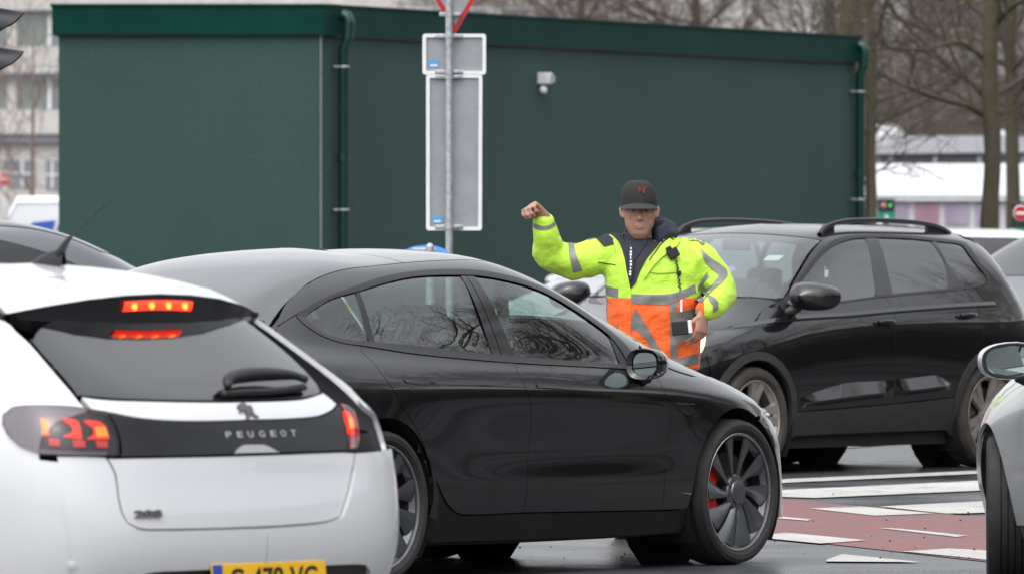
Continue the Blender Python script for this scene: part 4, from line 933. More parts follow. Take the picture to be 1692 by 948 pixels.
# ------------------------------------------------------------------ the white hatchback in front
def build_hatch():
    B = BODY['hatch']; x, y, a = POSE['hatch']
    root = empty('white_hatchback', (x, y, 0), a, label='white five-door hatchback seen from behind with glowing brake lights and stubby roof aerial', cat='car')
    P = M['white_paint']
    glass = [(-1.786,0.621,1.011),(-1.824,0.546,1.004),(-1.852,0.456,0.998),(-1.892,0.135,0.99),(-1.89,-0.187,0.991),(-1.878,-0.303,0.994),(-1.866,-0.36,0.999),(-1.845,-0.422,1.008),(-1.807,-0.447,1.033),(-1.669,-0.472,1.118),(-1.558,-0.474,1.183),(-1.465,-0.46,1.24),(-1.436,-0.436,1.26),(-1.438,-0.307,1.27),(-1.446,-0.022,1.274),(-1.445,0.197,1.271),(-1.454,0.342,1.259),(-1.466,0.422,1.244),(-1.483,0.478,1.227),(-1.507,0.534,1.203),(-1.53,0.573,1.18),(-1.659,0.598,1.099)]
    wing_l = [(-1.405,0.567,1.248),(-1.352,0.446,1.303),(-1.328,0.354,1.328),(-1.339,0.291,1.327),(-1.346,0.189,1.329),(-1.371,0.123,1.317),(-1.41,0.299,1.287),(-1.445,0.414,1.257),(-1.478,0.484,1.229),(-1.514,0.535,1.199),(-1.523,0.58,1.182)]
    wing_r = [(-1.324,-0.547,1.291),(-1.369,-0.563,1.266),(-1.38,-0.573,1.257),(-1.438,-0.516,1.245),(-1.565,-0.435,1.184),(-1.53,-0.449,1.203),(-1.445,-0.454,1.252),(-1.421,-0.423,1.27)]
    bar = [(-1.871,0.572,0.954),(-1.912,0.47,0.935),(-1.94,0.31,0.923),(-1.952,0.038,0.922),(-1.937,-0.299,0.928),(-1.912,-0.407,0.948),(-1.889,-0.453,0.966),(-1.922,-0.445,0.925),(-1.946,-0.44,0.877),(-1.962,-0.421,0.825),(-1.965,-0.4,0.821),(-1.981,-0.09,0.819),(-1.981,0.13,0.818),(-1.968,0.368,0.817),(-1.936,0.579,0.818),(-1.926,0.571,0.86),(-1.903,0.569,0.913)]
    lampL = [(-1.62,0.794,0.947),(-1.646,0.773,0.972),(-1.686,0.757,0.977),(-1.732,0.735,0.978),(-1.803,0.674,0.974),(-1.837,0.629,0.966),(-1.866,0.583,0.956),(-1.899,0.576,0.917),(-1.924,0.579,0.861),(-1.933,0.588,0.82),(-1.882,0.709,0.821),(-1.789,0.79,0.826),(-1.721,0.811,0.85),(-1.668,0.814,0.883),(-1.633,0.807,0.917)]
    lampR = [(-1.885,-0.464,0.967),(-1.887,-0.497,0.959),(-1.894,-0.518,0.945),(-1.925,-0.503,0.902),(-1.946,-0.488,0.851),(-1.955,-0.467,0.827),(-1.961,-0.429,0.824),(-1.945,-0.447,0.877),(-1.921,-0.452,0.925)]
    trunk_hi = [(-1.797,0.616,1.005),(-1.83,0.553,0.997),(-1.858,0.462,0.992),(-1.899,0.143,0.984),(-1.897,-0.179,0.984),(-1.886,-0.295,0.988),(-1.868,-0.367,0.997),(-1.847,-0.428,1.006),(-1.866,-0.442,0.989),(-1.885,-0.453,0.969),(-1.908,-0.41,0.952),(-1.935,-0.302,0.932),(-1.95,0.035,0.926),(-1.938,0.308,0.927),(-1.91,0.467,0.938),(-1.867,0.572,0.959),(-1.843,0.614,0.967)]
    trunk_lo = [(-1.924,0.624,0.814),(-1.94,0.603,0.764),(-1.953,0.603,0.691),(-1.961,0.597,0.648),(-1.97,0.58,0.613),(-1.98,0.538,0.595),(-1.993,0.464,0.59),(-2.016,0.0,0.589),(-2.009,-0.279,0.598),(-2.002,-0.359,0.612),(-1.991,-0.397,0.665),(-1.973,-0.443,0.745),(-1.959,-0.46,0.813),(-1.965,-0.399,0.817),(-1.982,-0.09,0.815),(-1.981,0.131,0.814),(-1.969,0.368,0.814)]
    ins = [(-1.966,0.525,0.448),(-1.973,0.513,0.463),(-1.978,0.493,0.47),(-2.001,0.269,0.471),(-2.009,-0.001,0.477),(-2.004,-0.265,0.485),(-1.982,-0.489,0.485),(-1.976,-0.519,0.478),(-1.968,-0.537,0.46),(-1.942,-0.575,0.416),(-1.942,-0.518,0.388),(-1.964,-0.02,0.364),(-1.958,0.479,0.407)]
    claw1 = [(-1.726,0.759,0.953),(-1.76,0.745,0.948),(-1.775,0.741,0.94),(-1.792,0.758,0.901),(-1.8,0.758,0.892),(-1.75,0.788,0.886),(-1.77,0.771,0.901),(-1.765,0.76,0.923),(-1.755,0.756,0.937)]
    claw2 = [(-1.805,0.712,0.944),(-1.835,0.681,0.938),(-1.846,0.675,0.931),(-1.873,0.686,0.88),(-1.856,0.709,0.884),(-1.834,0.732,0.888),(-1.848,0.706,0.899),(-1.838,0.697,0.922)]
    claw3 = [(-1.853,0.655,0.936),(-1.875,0.613,0.932),(-1.889,0.601,0.919),(-1.91,0.602,0.879),(-1.898,0.634,0.88),(-1.882,0.671,0.88),(-1.888,0.642,0.895),(-1.877,0.637,0.916)]
    hot1 = [(-1.752,0.755,0.94),(-1.772,0.746,0.937),(-1.781,0.746,0.929),(-1.796,0.761,0.892),(-1.779,0.771,0.892),(-1.77,0.762,0.916)]
    hot3 = [(-1.879,0.636,0.914),(-1.893,0.604,0.912),(-1.906,0.606,0.885),(-1.895,0.641,0.882)]
    blk = [[(-1.801,0.764,0.88),(-1.829,0.743,0.877),(-1.834,0.749,0.856),(-1.809,0.768,0.858)], [(-1.859,0.712,0.875),(-1.88,0.68,0.873),(-1.887,0.683,0.852),(-1.865,0.716,0.854)], [(-1.897,0.646,0.872),(-1.911,0.611,0.87),(-1.916,0.614,0.851),(-1.904,0.647,0.852)]]
    notch = [(-1.981,0.124,0.82),(-1.978,0.105,0.836),(-1.976,0.08,0.848),(-1.977,0.027,0.849),(-1.977,-0.023,0.847),(-1.979,-0.056,0.835),(-1.981,-0.09,0.82)]
    left_edge = [(-1.407,0.569,1.246),(-1.473,0.576,1.21),(-1.533,0.581,1.176),(-1.661,0.605,1.095),(-1.773,0.625,1.019),(-1.841,0.625,0.964)]
    zc = .315; xa = 1.27; ra = .355
    # rear face
    gl = panel(B, 'rear_window', 'rear', glass, M['glass_rear'], root, h=.04, off=-.002, sharp=45)
    tl = panel(B, 'tailgate', 'rear', trunk_lo, P, root, h=.035, rim=.03, bulge=lambda p: -.014 * max(0, min(1, (abs(.62) - abs(p.y)) / .10)) * max(0, min(1, (p.z - .56) / .06)) * max(0, min(1, (.80 - p.z) / .05)))
    panel(B, 'tailgate_upper', 'rear', trunk_hi, P, root, h=.03, rim=.02, sharp=40)
    br = panel(B, 'gloss_bar', 'rear', bar, M['bar_black'], root, h=.03, off=.004, rim=.02, sharp=50)
    panel(B, 'handle_recess', 'rear', notch, M['recess'], br, h=.02, off=.006, rim=.004, sharp=50)
    panel(B, 'bumper_insert', 'rear', ins, M['plastic'], root, h=.04, off=-.015, sharp=40)
    for nm, pts in (('tail_lamp', lampL), ('tail_lamp', lampR)):
        lp = panel(B, nm, 'rear', pts, M['smoke_lens'] if pts is lampL else M['lens_red_clear'], root, h=.025, off=.010, rim=.02, sharp=45)
        panel(B, 'lamp_housing', 'rear', [(c[1], c[2]) for c in pts], M['gloss_black'], lp, h=.025, off=-.016, rim=0, sharp=45)
        if pts is lampL:
            for c in (claw1, claw2, claw3): panel(B, 'light_claw', 'rear', c, M['lamp_red'], lp, h=.015, off=-.004, rim=.010, inset=0, sharp=60)
            for c in (hot1, hot3): panel(B, 'light_core', 'rear', c, M['lamp_hot'], lp, h=.015, off=.001, rim=.004, inset=0, sharp=60)
            for c in blk: panel(B, 'light_block', 'rear', c, M['lamp_dim'], lp, h=.015, off=-.004, rim=.008, inset=0, sharp=60)
            panel(B, 'reflector_strip', 'rear', [(-1.779,0.79,0.845),(-1.867,0.722,0.839),(-1.919,0.62,0.836),(-1.922,0.622,0.825),(-1.869,0.725,0.827),(-1.789,0.789,0.831)], M['lamp_clear'], lp, h=.015, off=-.006, rim=.005, inset=0, sharp=60)
        else:
            panel(B, 'light_claw', 'rear', [(-1.896,-0.484,0.952),(-1.9,-0.506,0.942),(-1.928,-0.493,0.899),(-1.94,-0.483,0.874),(-1.944,-0.451,0.879),(-1.924,-0.463,0.917)], M['lamp_red'], lp, h=.015, off=-.004, rim=.008, inset=0, sharp=60)
            panel(B, 'light_core', 'rear', [(-1.914,-0.479,0.929),(-1.914,-0.496,0.924),(-1.932,-0.486,0.894),(-1.937,-0.464,0.892)], M['lamp_hot'], lp, h=.015, off=.001, rim=.004, inset=0, sharp=60)
            panel(B, 'reflector_strip', 'rear', [(-1.946,-0.451,0.871),(-1.942,-0.483,0.866),(-1.954,-0.472,0.832),(-1.958,-0.441,0.828)], M['lamp_clear'], lp, h=.015, off=-.004, rim=.004, inset=0, sharp=60)
    # bumper skin wraps the lower rear; side and roof skins (the near side is y > 0)
    zb = .525
    gridpart(B, 'rear_bumper', lambda x, y, z: x < -1.55 and z < .62 and (x + xa) ** 2 + (z - zc) ** 2 > .125, P, root, off=-.024)
    for sg in (1, -1):
        ty = [abs(p[1]) for p in trunk_lo]
        # outer rear corner skins: between the tailgate seam and the side
        e = [(abs(p[1]), p[2]) for p in (trunk_lo[:9] if True else [])]
        el = [(.595, .800), (.588, .735), (.590, .64), (.580, .585), (.552, .545), (.50, .527), (.42, .522), (.25, .5215), (.0, .521)]
        el = [(abs(p[1]) + .004, p[2] - (.004 if i > 4 else 0)) for i, p in enumerate(trunk_lo[0:7])] if sg == 1 else [(abs(p[1]) + .004, p[2] - (.004 if i > 3 else 0)) for i, p in enumerate([trunk_lo[12], trunk_lo[11], trunk_lo[10], trunk_lo[9], trunk_lo[8]])]
        rest = [(.0, trunk_lo[6][2] - .006)]
        insb = [(0, .455), (.35, .455), (.50, .45), (.535, .43), (.555, .36), (.57, .30)]
        panel(B, 'bumper_corner', 'rear', el + rest + insb + [(.66, .27), (.72, .40), (.752, .56), (.765, .66), (.762, .822), (.70, .822), (.63, .818)], P, root, sg, h=.035, rim=.02, sharp=30)
        ar = list(reversed(arc(-xa, zc, ra, -10, 168)))
        top = [(-.30, 1.37), (-.6, 1.375), (-.9, 1.37), (-1.06, 1.345)] + [(p[0], p[2]) for p in left_edge] + [(-1.80, .93), (-1.78, .88), (-1.79, .812), (-1.89, .80)]
        panel(B, 'rear_wing', 'side', [(-.95, .22), (-.93, .50), (-.80, .80), (-.78, .95)] + [(-.98, .99), (-1.15, 1.04), (-1.22, 1.10), (-1.14, 1.20), (-.98, 1.27), (-.6, 1.31), (-.3, 1.31)] + top + [(-1.912, .66), (-1.912, .56), (-1.88, .42), (-1.82, .28)] + ar, P, root, sg, h=.04, sharp=40, off=-.002)
        panel(B, 'rear_door', 'side', [(-.94, .24), (-.92, .50), (-.79, .80), (-.775, .94), (0, .93), (.0, .24)], P, root, sg)
        panel(B, 'front_door', 'side', [(.006, .24), (.006, .93), (.84, .90), (.84, .24)], P, root, sg)
        panel(B, 'front_wing', 'side', [(.846, .24), (.846, .88), (1.5, .80), (1.75, .62), (1.75, .40)] + arc(xa, zc, ra, 10, 185), P, root, sg, sharp=45)
        panel(B, 'side_windows', 'side', [(-1.20, 1.08), (-1.12, 1.19), (-.97, 1.26), (-.6, 1.30), (-.1, 1.30), (.25, 1.22), (.55, 1.06), (.75, .92), (0, .945), (-.8, .97)], M['glass_dark'], root, sg, off=-.004, inset=-.003, rim=0)
        panel(B, 'cant_rail', 'side', [(-.29, 1.37), (-.29, 1.31), (-.1, 1.305), (.25, 1.225), (.55, 1.065), (.8, .92), (.86, .93), (.6, 1.10), (.3, 1.27), (.05, 1.36)], P, root, sg, sharp=45)
        panel(B, 'sill', 'side', arc(-xa, zc, ra, -5, -14, 2) + [(-.9, .19), (.9, .19)] + arc(xa, zc, ra, 195, 186, 2), M['plastic'], root, sg, off=-.004)
        for i, X in enumerate((-1.72, -1.60)) if False else []: pass
    re = [(-1.34, .50), (-1.2, .515), (-1.0, .53), (-.7, .545), (-.3, .545), (0, .54), (.15, .53)]
    def sym(e): return e + [(x_, -y_) for x_, y_ in reversed(e)]
    panel(B, 'roof', 'top', sym([(-1.245, .25), (-1.225, .40), (-1.17, .50), (-1.1, .525)] + [(-1.0, .53), (-.7, .545), (-.3, .545), (0, .54), (.12, .53), (.2, .4), (.23, .2)]), P, root, h=.05, sharp=50)
    panel(B, 'windscreen', 'top', sym([(.24, .2), (.21, .4), (.13, .53), (.5, .62), (.85, .70), (.98, .5), (1.02, .25)]), M['glass'], root, h=.06, inset=.001, sharp=50)
    panel(B, 'bonnet', 'top', sym([(1.03, .25), (.99, .5), (.9, .72), (1.3, .74), (1.6, .64), (1.78, .45), (1.84, .2)]), P, root, h=.06, sharp=50)
    gridpart(B, 'front_bumper', lambda x, y, z: x > 1.62 and z < .74 and (x - xa) ** 2 + (z - zc) ** 2 > .15, P, root)
    # tailgate spoiler: a thick roof extension overhanging the glass, white above and gloss black below and at the ends
    ysp = [-.56, -.52, -.44, -.30, -.15, 0, .15, .30, .44, .52, .56]
    def sx(y): return -1.53 + .12 * (abs(y) / .56) ** 2.6
    up = MB(); lo = MB(); ru = []; rl = []
    for y_ in ysp:
        x1 = sx(y_); x0 = -1.235 + .10 * (abs(y_) / .56) ** 3
        k = min(1, (.575 - abs(y_)) / .10); z1 = 1.322 - .06 * (abs(y_) / .56) ** 2
        p0 = on(B, x0, y_); row = []
        for t in (0, .25, .5, .75, 1):
            row.append(Vector((x0 + (x1 - x0) * t, y_, p0.z * (1 - t) + z1 * t + .012 * math.sin(math.pi * t) * k + (.003 if t else 0))))
        ru.append(row)
        th = .085 * k + .012
        e0 = row[-1]; rl.append([e0 + Vector((0, 0, 0)), e0 + Vector((.004, 0, -.010)), e0 + Vector((.016, 0, -th)), e0 + Vector((.10, 0, -th - .012)), Vector((x0 - .02, y_, p0.z - .085))])
    up.grid(ru); up.build('spoiler_top', P, root)
    sp = lo.grid(rl).build('spoiler', M['gloss_black'], root, auto=50)
    bl = MB(); rows = []
    for i in range(13):
        t = i / 12; y_ = .155 - .31 * t; x1 = sx(y_); th = .050
        z1 = 1.322 - .06 * (abs(y_) / .56) ** 2
        rows.append([Vector((x1 + .001, y_, z1 - .018)), Vector((x1 - .004, y_, z1 - .022)), Vector((x1 + .004, y_, z1 - .046)), Vector((x1 + .012, y_, z1 - .049))])
    bl.grid(rows); bk = bl.build('brake_light', M['lamp_red'], sp)
    for k in range(4):
        y_ = .115 - .0767 * k; x1 = sx(y_); z1 = 1.322 - .06 * (abs(y_) / .56) ** 2; d = MB()
        d.lathe([(.0005, 0), (.011, 0), (.012, .003)], 14, M=Matrix.Translation((x1 - .003, y_, z1 - .034)) @ Matrix.Rotation(R(90), 4, 'Z')); d.build('light_core', M['lamp_hot'], bk)
    for sg in (1, -1):
        # gloss fins that carry the ends of the spoiler down to the window edge
        b = MB(); pl = [(-1.412, 1.262), (-1.36, 1.285), (-1.22, 1.325), (-1.10, 1.335), (-1.12, 1.27), (-1.25, 1.22), (-1.44, 1.165), (-1.445, 1.19), (-1.40, 1.225)]
        b.prism(pl, sg * .545, sg * .580, 'y'); b.build('spoiler_side', M['gloss_black'], root, auto=30)
    # wiper, aerial, badge, lettering, plate, parking sensor
    w_ = MB(); wp = [B.hit('rear', p[1], p[2], 1) for p in [(-1.876,0.061,1.005),(-1.846,0.02,1.027),(-1.831,-0.073,1.038),(-1.823,-0.192,1.04),(-1.824,-0.289,1.035),(-1.839,-0.338,1.021)]]
    pts = curve3([p + n * .035 for p, n in wp]); w_.tube(pts, [.013 + .011 * math.sin(math.pi * min(1, i / len(pts) * 1.2)) for i in range(len(pts))], 10)
    q = [p + n * .012 for p, n in [B.hit('rear', p[1], p[2], 1) for p in [(-1.883,0.076,1.0),(-1.878,-0.025,1.004),(-1.871,-0.17,1.006),(-1.847,-0.335,1.015)]]]
    w_.tube(curve3(q), .012, 6); w_.build('rear_wiper', M['satin_black'], root)
    ae = MB(); b0 = on(B, -1.02, 0)
    rows = []
    for i in range(9):
        t = i / 8; hgt = .052 * math.sin(math.pi * (.08 + .92 * t) * .55) ** 1.2; wd = .026 * math.sin(math.pi * (.06 + .88 * t)) ** .6
        rows.append([b0 + Vector((.085 - .16 * t, wd * math.cos(k), -.004 + hgt * max(0, math.sin(k)))) for k in [math.pi * j / 10 for j in range(11)]])
    ae.grid(rows)
    ae.tube([b0 + Vector((-.055, 0, .03)), b0 + Vector((-.085, 0, .07)), b0 + Vector((-.12, 0, .10)), b0 + Vector((-.295, 0, .215))], [.018, .010, .0045, .0022], 10)
    ae.build('roof_aerial', M['satin_black'], root)
    def onto(px_poly): return [B.hit('rear', p[1], p[2], 1) for p in px_poly]
    lion = [(-1.917,0.04,0.969),(-1.91,0.016,0.976),(-1.911,-0.002,0.975),(-1.918,-0.006,0.968),(-1.916,-0.019,0.97),(-1.925,-0.021,0.96),(-1.934,-0.014,0.949),(-1.941,-0.018,0.939),(-1.945,-0.028,0.934),(-1.948,-0.023,0.93),(-1.946,-0.007,0.932),(-1.94,-0.0,0.942),(-1.94,0.009,0.941),(-1.946,0.012,0.932),(-1.948,0.02,0.928),(-1.948,0.033,0.929),(-1.944,0.024,0.936),(-1.937,0.024,0.946),(-1.931,0.016,0.953),(-1.932,0.03,0.952),(-1.936,0.045,0.947),(-1.934,0.051,0.949),(-1.927,0.034,0.957),(-1.926,0.046,0.959)]
    panel(B, 'rampant_emblem', 'rear', lion, M['trim_chrome'], root, h=.012, off=.006, rim=.005, inset=0, sharp=60)
    for ch, px_ in zip("PEUGEOT", ("374.5,718.6", "393.5,718.3", "411.5,718", "430.5,717.6", "448.5,717.2", "465.5,716.8", "482,716.4")): pass
    LET = [(-1.968,0.137,0.879),(-1.969,0.086,0.879),(-1.969,0.037,0.879),(-1.97,-0.015,0.879),(-1.969,-0.065,0.879),(-1.968,-0.113,0.879),(-1.967,-0.161,0.879)]
    for ch, q in zip("PEUGEOT", LET):
        p, n = B.hit('rear', q[1], q[2], 1)
        text_mesh('badge_letter', ch, .028, M['letter'], root, frame4(p + n * .006, n, (0, -1, 0)), .0015, bold=.0004, width=.025)
    for ch, q in zip("208", [(-1.977,0.533,0.639),(-1.983,0.498,0.639),(-1.988,0.462,0.639)]):
        p, n = B.hit('rear', q[1], q[2], 1)
        text_mesh('model_numeral', ch, .030, M['trim_chrome'], root, frame4(p + n * (-.008), n, (0, -1, 0)), .004, bold=.0012, width=.036)
    pc = [(-1.991,-0.012,0.419)][0]; p, n = B.hit('rear', 0.0, pc[2] - .0, 1); n = Vector((-1, 0, .06)).normalized()
    pm = frame4(p + Vector((-.020, [(-1.991,-0.012,0.419)][0][1], 0)), n, (0, -1, 0))
    pb = MB(); pb.box((0, 0, 0), (.52, .11, .006), bev=.002); plate = pb.build('number_plate', M['plate_yellow'], root); plate.matrix_local = pm
    eb = MB(); eb.box((-.236, 0, .0042), (.044, .106, .002)); eb.build('euro_band', M['plate_blue'], plate)
    t = text_mesh('plate_text', 'G-478-VG', .098, M['satin_black'], plate, Matrix.Translation((.02, 0, .0042)), .0006, bold=.0018, width=.40)
    text_mesh('country_letter', 'NL', .028, M['paper'], plate, Matrix.Translation((-.236, -.028, .0058)), .0004)
    p, n = B.hit('rear', [(-1.879,0.736,0.48)][0][1], [(-1.879,0.736,0.48)][0][2], 1)
    s = MB(); s.lathe([(.0005, .004), (.010, .004), (.0115, .001), (.014, .001), (.0145, -.004)], 20, M=Matrix.Translation(p) @ Vector((0, 1, 0)).rotation_difference(n).to_matrix().to_4x4()); s.build('parking_sensor', M['sensor'], root, auto=30)
    for sg in (1, -1): shell_mirror(root, (.62, sg * .96, .98), sg, .17, .11, .075, M['satin_black'])
    wheels(root, xa, -xa, .745, zc, .315, .22, .2, 'five', [M['tyre'], M['rim_silver'], M['rim_silver']])
    wheel_wells(root, xa, -xa, zc, .36, .46, .84)
    underbody(root, B, xa, -xa, zc, .38, .90, off=-.05)
    cabin(root, .72, .02, -.75, .62)
    return root
M['glass_rear'] = glassmat('glass_rear', (.06, .065, .07))
M['bar_black'] = pmat('bar_black', (.007, .007, .008), .15, coat=.25, spec=.25)
M['letter'] = pmat('letter', (.45, .45, .46), .2, metal=1.0)
M['recess'] = pmat('recess', (.40, .40, .40), .3)
M['lamp_dim'] = emat('lamp_dim', (1.0, .05, .03), .55)
M['lamp_clear'] = pmat('lamp_clear', (.35, .30, .30), .2, coat=.5)
M['lens_red_clear'] = glassmat('lens_red_clear', (.9, .55, .55))
M['trim_chrome'] = pmat('trim_chrome', (.18, .17, .17), .25, metal=1.0)
M['plate_yellow'] = pmat('plate_yellow', (.75, .42, .012), .4, noise=.06)
M['plate_blue'] = pmat('plate_blue', (.02, .07, .35), .4)
M['sensor'] = pmat('sensor', (.55, .56, .57), .45)
build_hatch()

# ------------------------------------------------------------------ ground: asphalt, red cycle path, painted markings and wet-road glints
def groundmat(name, col, rough, nsc=.6, amp=.25, wet=.0, grit=.35, wear=None):
    m, t, b = newmat(name); N = t.nodes.new; k = t.links.new
    tcn = N('ShaderNodeTexCoord')
    n1 = N('ShaderNodeTexNoise'); n1.inputs['Scale'].default_value = nsc; n1.inputs['Detail'].default_value = 8; k(tcn.outputs['Object'], n1.inputs['Vector'])
    n2 = N('ShaderNodeTexNoise'); n2.inputs['Scale'].default_value = 70; n2.inputs['Detail'].default_value = 3; k(tcn.outputs['Object'], n2.inputs['Vector'])
    r1 = N('ShaderNodeMapRange'); r1.inputs[1].default_value = .3; r1.inputs[2].default_value = .7; r1.inputs[3].default_value = 1 - amp; r1.inputs[4].default_value = 1 + amp; k(n1.outputs['Fac'], r1.inputs[0])
    r2 = N('ShaderNodeMapRange'); r2.inputs[1].default_value = .3; r2.inputs[2].default_value = .7; r2.inputs[3].default_value = 1 - grit; r2.inputs[4].default_value = 1 + grit; k(n2.outputs['Fac'], r2.inputs[0])
    mm = N('ShaderNodeMath'); mm.operation = 'MULTIPLY'; k(r1.outputs[0], mm.inputs[0]); k(r2.outputs[0], mm.inputs[1])
    x = N('ShaderNodeMix'); x.data_type = 'RGBA'; x.blend_type = 'MULTIPLY'; x.inputs[0].default_value = 1; x.inputs[6].default_value = (*col, 1); k(mm.outputs[0], x.inputs[7])
    last = x.outputs[2]
    if wear:
        n3 = N('ShaderNodeTexNoise'); n3.inputs['Scale'].default_value = 3.5; n3.inputs['Detail'].default_value = 12; n3.inputs['Roughness'].default_value = .75; k(tcn.outputs['Object'], n3.inputs['Vector'])
        w_ = N('ShaderNodeMapRange'); w_.inputs[1].default_value = wear; w_.inputs[2].default_value = wear + .12; k(n3.outputs['Fac'], w_.inputs[0])
        y = N('ShaderNodeMix'); y.data_type = 'RGBA'; k(w_.outputs[0], y.inputs[0]); k(last, y.inputs[6]); y.inputs[7].default_value = (.12, .115, .11, 1); last = y.outputs[2]
    k(last, b.inputs['Base Color'])
    rr = N('ShaderNodeMapRange'); rr.inputs[1].default_value = .35; rr.inputs[2].default_value = .65; rr.inputs[3].default_value = rough - wet; rr.inputs[4].default_value = rough + .08; k(n1.outputs['Fac'], rr.inputs[0]); k(rr.outputs[0], b.inputs['Roughness'])
    bp = N('ShaderNodeBump'); bp.inputs['Strength'].default_value = .35; bp.inputs['Distance'].default_value = .006; k(n2.outputs['Fac'], bp.inputs['Height']); k(bp.outputs['Normal'], b.inputs['Normal'])
    return m
M['asphalt'] = groundmat('asphalt', (.047, .049, .053), .35, wet=.18)
M['redpath'] = groundmat('redpath', (.165, .055, .050), .55, wet=.1, nsc=1.2)
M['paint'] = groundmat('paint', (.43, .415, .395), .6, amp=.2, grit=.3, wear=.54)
def gp(px, py):
    d = FPX * HC / (py - HZ); return Vector(((px - CX) * d / FPX, d, 0))
def sheet(name, pts, z, mat, **kw):
    b = MB(); b.add([Vector((p[0], p[1], z)) for p in pts], [tuple(range(len(pts)))], False); return b.build(name, mat, **kw)
g = MB(); N_ = 40
g.grid([[Vector((-900 + 1800 * i / N_, -300 + 1800 * j / N_, 0)) for i in range(N_ + 1)] for j in range(N_ + 1)], smooth=False)
g.build('road', M['asphalt'], kind='structure')
# the red path crosses behind the saloon's nose
a0, a1 = gp(1282, 824), gp(1600, 853); u = (a1 - a0).normalized()
b0, b1 = gp(1253, 886), gp(1609, 926); v = (b1 - b0).normalized()
sheet('cycle_path', [a0 - u * 6, a1 + u * 1.0, b1 + v * 1.2, b0 - v * 6], .004, M['redpath'], kind='structure')
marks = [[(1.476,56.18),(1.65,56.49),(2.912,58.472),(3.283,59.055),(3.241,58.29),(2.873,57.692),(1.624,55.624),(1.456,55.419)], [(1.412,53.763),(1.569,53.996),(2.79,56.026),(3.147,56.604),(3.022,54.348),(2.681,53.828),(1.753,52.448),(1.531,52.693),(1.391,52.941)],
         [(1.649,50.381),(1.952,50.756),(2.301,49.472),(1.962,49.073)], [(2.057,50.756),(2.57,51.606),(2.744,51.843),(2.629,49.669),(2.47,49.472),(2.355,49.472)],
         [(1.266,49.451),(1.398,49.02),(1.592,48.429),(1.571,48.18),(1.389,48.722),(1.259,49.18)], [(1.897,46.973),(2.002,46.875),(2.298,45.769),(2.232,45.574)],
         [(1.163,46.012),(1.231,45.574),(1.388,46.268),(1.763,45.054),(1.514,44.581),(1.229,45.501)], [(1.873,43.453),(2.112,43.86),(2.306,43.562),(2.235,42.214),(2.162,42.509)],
         [(1.468,42.349),(1.569,43.079),(1.892,42.025),(1.458,42.088)], [(2.115,65.407),(2.634,67.771),(3.201,68.017),(3.107,67.164),(2.429,65.217)], [(2.793,62.241),(2.969,62.379),(2.956,61.208),(2.811,61.644)],  # last pair on this row: wet-road reflections put in as white paint
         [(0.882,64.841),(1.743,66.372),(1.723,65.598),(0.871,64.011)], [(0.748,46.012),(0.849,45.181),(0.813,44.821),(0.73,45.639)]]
for i, p in enumerate(marks): sheet('road_mark_and_glint', [(q[0], q[1]) for q in p], .008, M['paint'], kind='structure')
# small stones and crumbs on the path
random.seed(5); cr = MB()
for i in range(45):
    p = gp(random.uniform(1240, 1610), random.uniform(800, 930)); r = random.uniform(.003, .007)
    if random.random() < .35: p = gp(random.uniform(830, 1100), random.uniform(885, 925))
    cr.box((p.x, p.y, .008 + r * .4), (r * random.uniform(1, 2), r, r), M=Matrix.Rotation(random.uniform(0, 3), 3, 'Z').to_4x4())
cr.build('grit', pmat('grit', (.03, .028, .025), .9), label='dark crumbs of grit scattered over the wet road', kind='stuff')

# ------------------------------------------------------------------ green substation building
def wallmat(name, col, rough, nsc, bump, streak=.12):
    m, t, b = newmat(name); N = t.nodes.new; k = t.links.new
    tcn = N('ShaderNodeTexCoord'); mp = N('ShaderNodeMapping'); mp.inputs['Scale'].default_value = (.45, .45, .22); k(tcn.outputs['Object'], mp.inputs[0])
    n1 = N('ShaderNodeTexNoise'); n1.inputs['Scale'].default_value = 1.6; n1.inputs['Detail'].default_value = 8; k(mp.outputs[0], n1.inputs['Vector'])
    n2 = N('ShaderNodeTexNoise'); n2.inputs['Scale'].default_value = nsc; n2.inputs['Detail'].default_value = 5; k(tcn.outputs['Object'], n2.inputs['Vector'])
    r1 = N('ShaderNodeMapRange'); r1.inputs[1].default_value = .3; r1.inputs[2].default_value = .7; r1.inputs[3].default_value = 1 - streak; r1.inputs[4].default_value = 1 + streak; k(n1.outputs['Fac'], r1.inputs[0])
    r2 = N('ShaderNodeMapRange'); r2.inputs[1].default_value = .3; r2.inputs[2].default_value = .7; r2.inputs[3].default_value = .9; r2.inputs[4].default_value = 1.1; k(n2.outputs['Fac'], r2.inputs[0])
    mm = N('ShaderNodeMath'); mm.operation = 'MULTIPLY'; k(r1.outputs[0], mm.inputs[0]); k(r2.outputs[0], mm.inputs[1])
    x = N('ShaderNodeMix'); x.data_type = 'RGBA'; x.blend_type = 'MULTIPLY'; x.inputs[0].default_value = 1; x.inputs[6].default_value = (*col, 1); k(mm.outputs[0], x.inputs[7])
    k(x.outputs[2], b.inputs['Base Color']); b.inputs['Roughness'].default_value = rough
    bp = N('ShaderNodeBump'); bp.inputs['Strength'].default_value = bump; bp.inputs['Distance'].default_value = .01; k(n2.outputs['Fac'], bp.inputs['Height']); k(bp.outputs['Normal'], b.inputs['Normal'])
    return m
M['render_green'] = wallmat('render_green', (.021, .057, .048), .85, 22, .5, .10)
M['fascia_green'] = wallmat('fascia_green', (.003, .036, .028), .55, 3, .05, .08); M['fascia_green'].node_tree.nodes['Principled BSDF'].inputs['Specular IOR Level'].default_value = .06
M['pipe_green'] = pmat('pipe_green', (.002, .034, .022), .28, noise=.1)
M['galv'] = pmat('galv', (.42, .44, .46), .42, metal=.6, noise=.25, nscale=30)
M['white_coat'] = pmat('white_coat', (.72, .73, .74), .45, noise=.06)
M['alu_grey'] = pmat('alu_grey', (.30, .31, .325), .45, metal=.35, noise=.1)
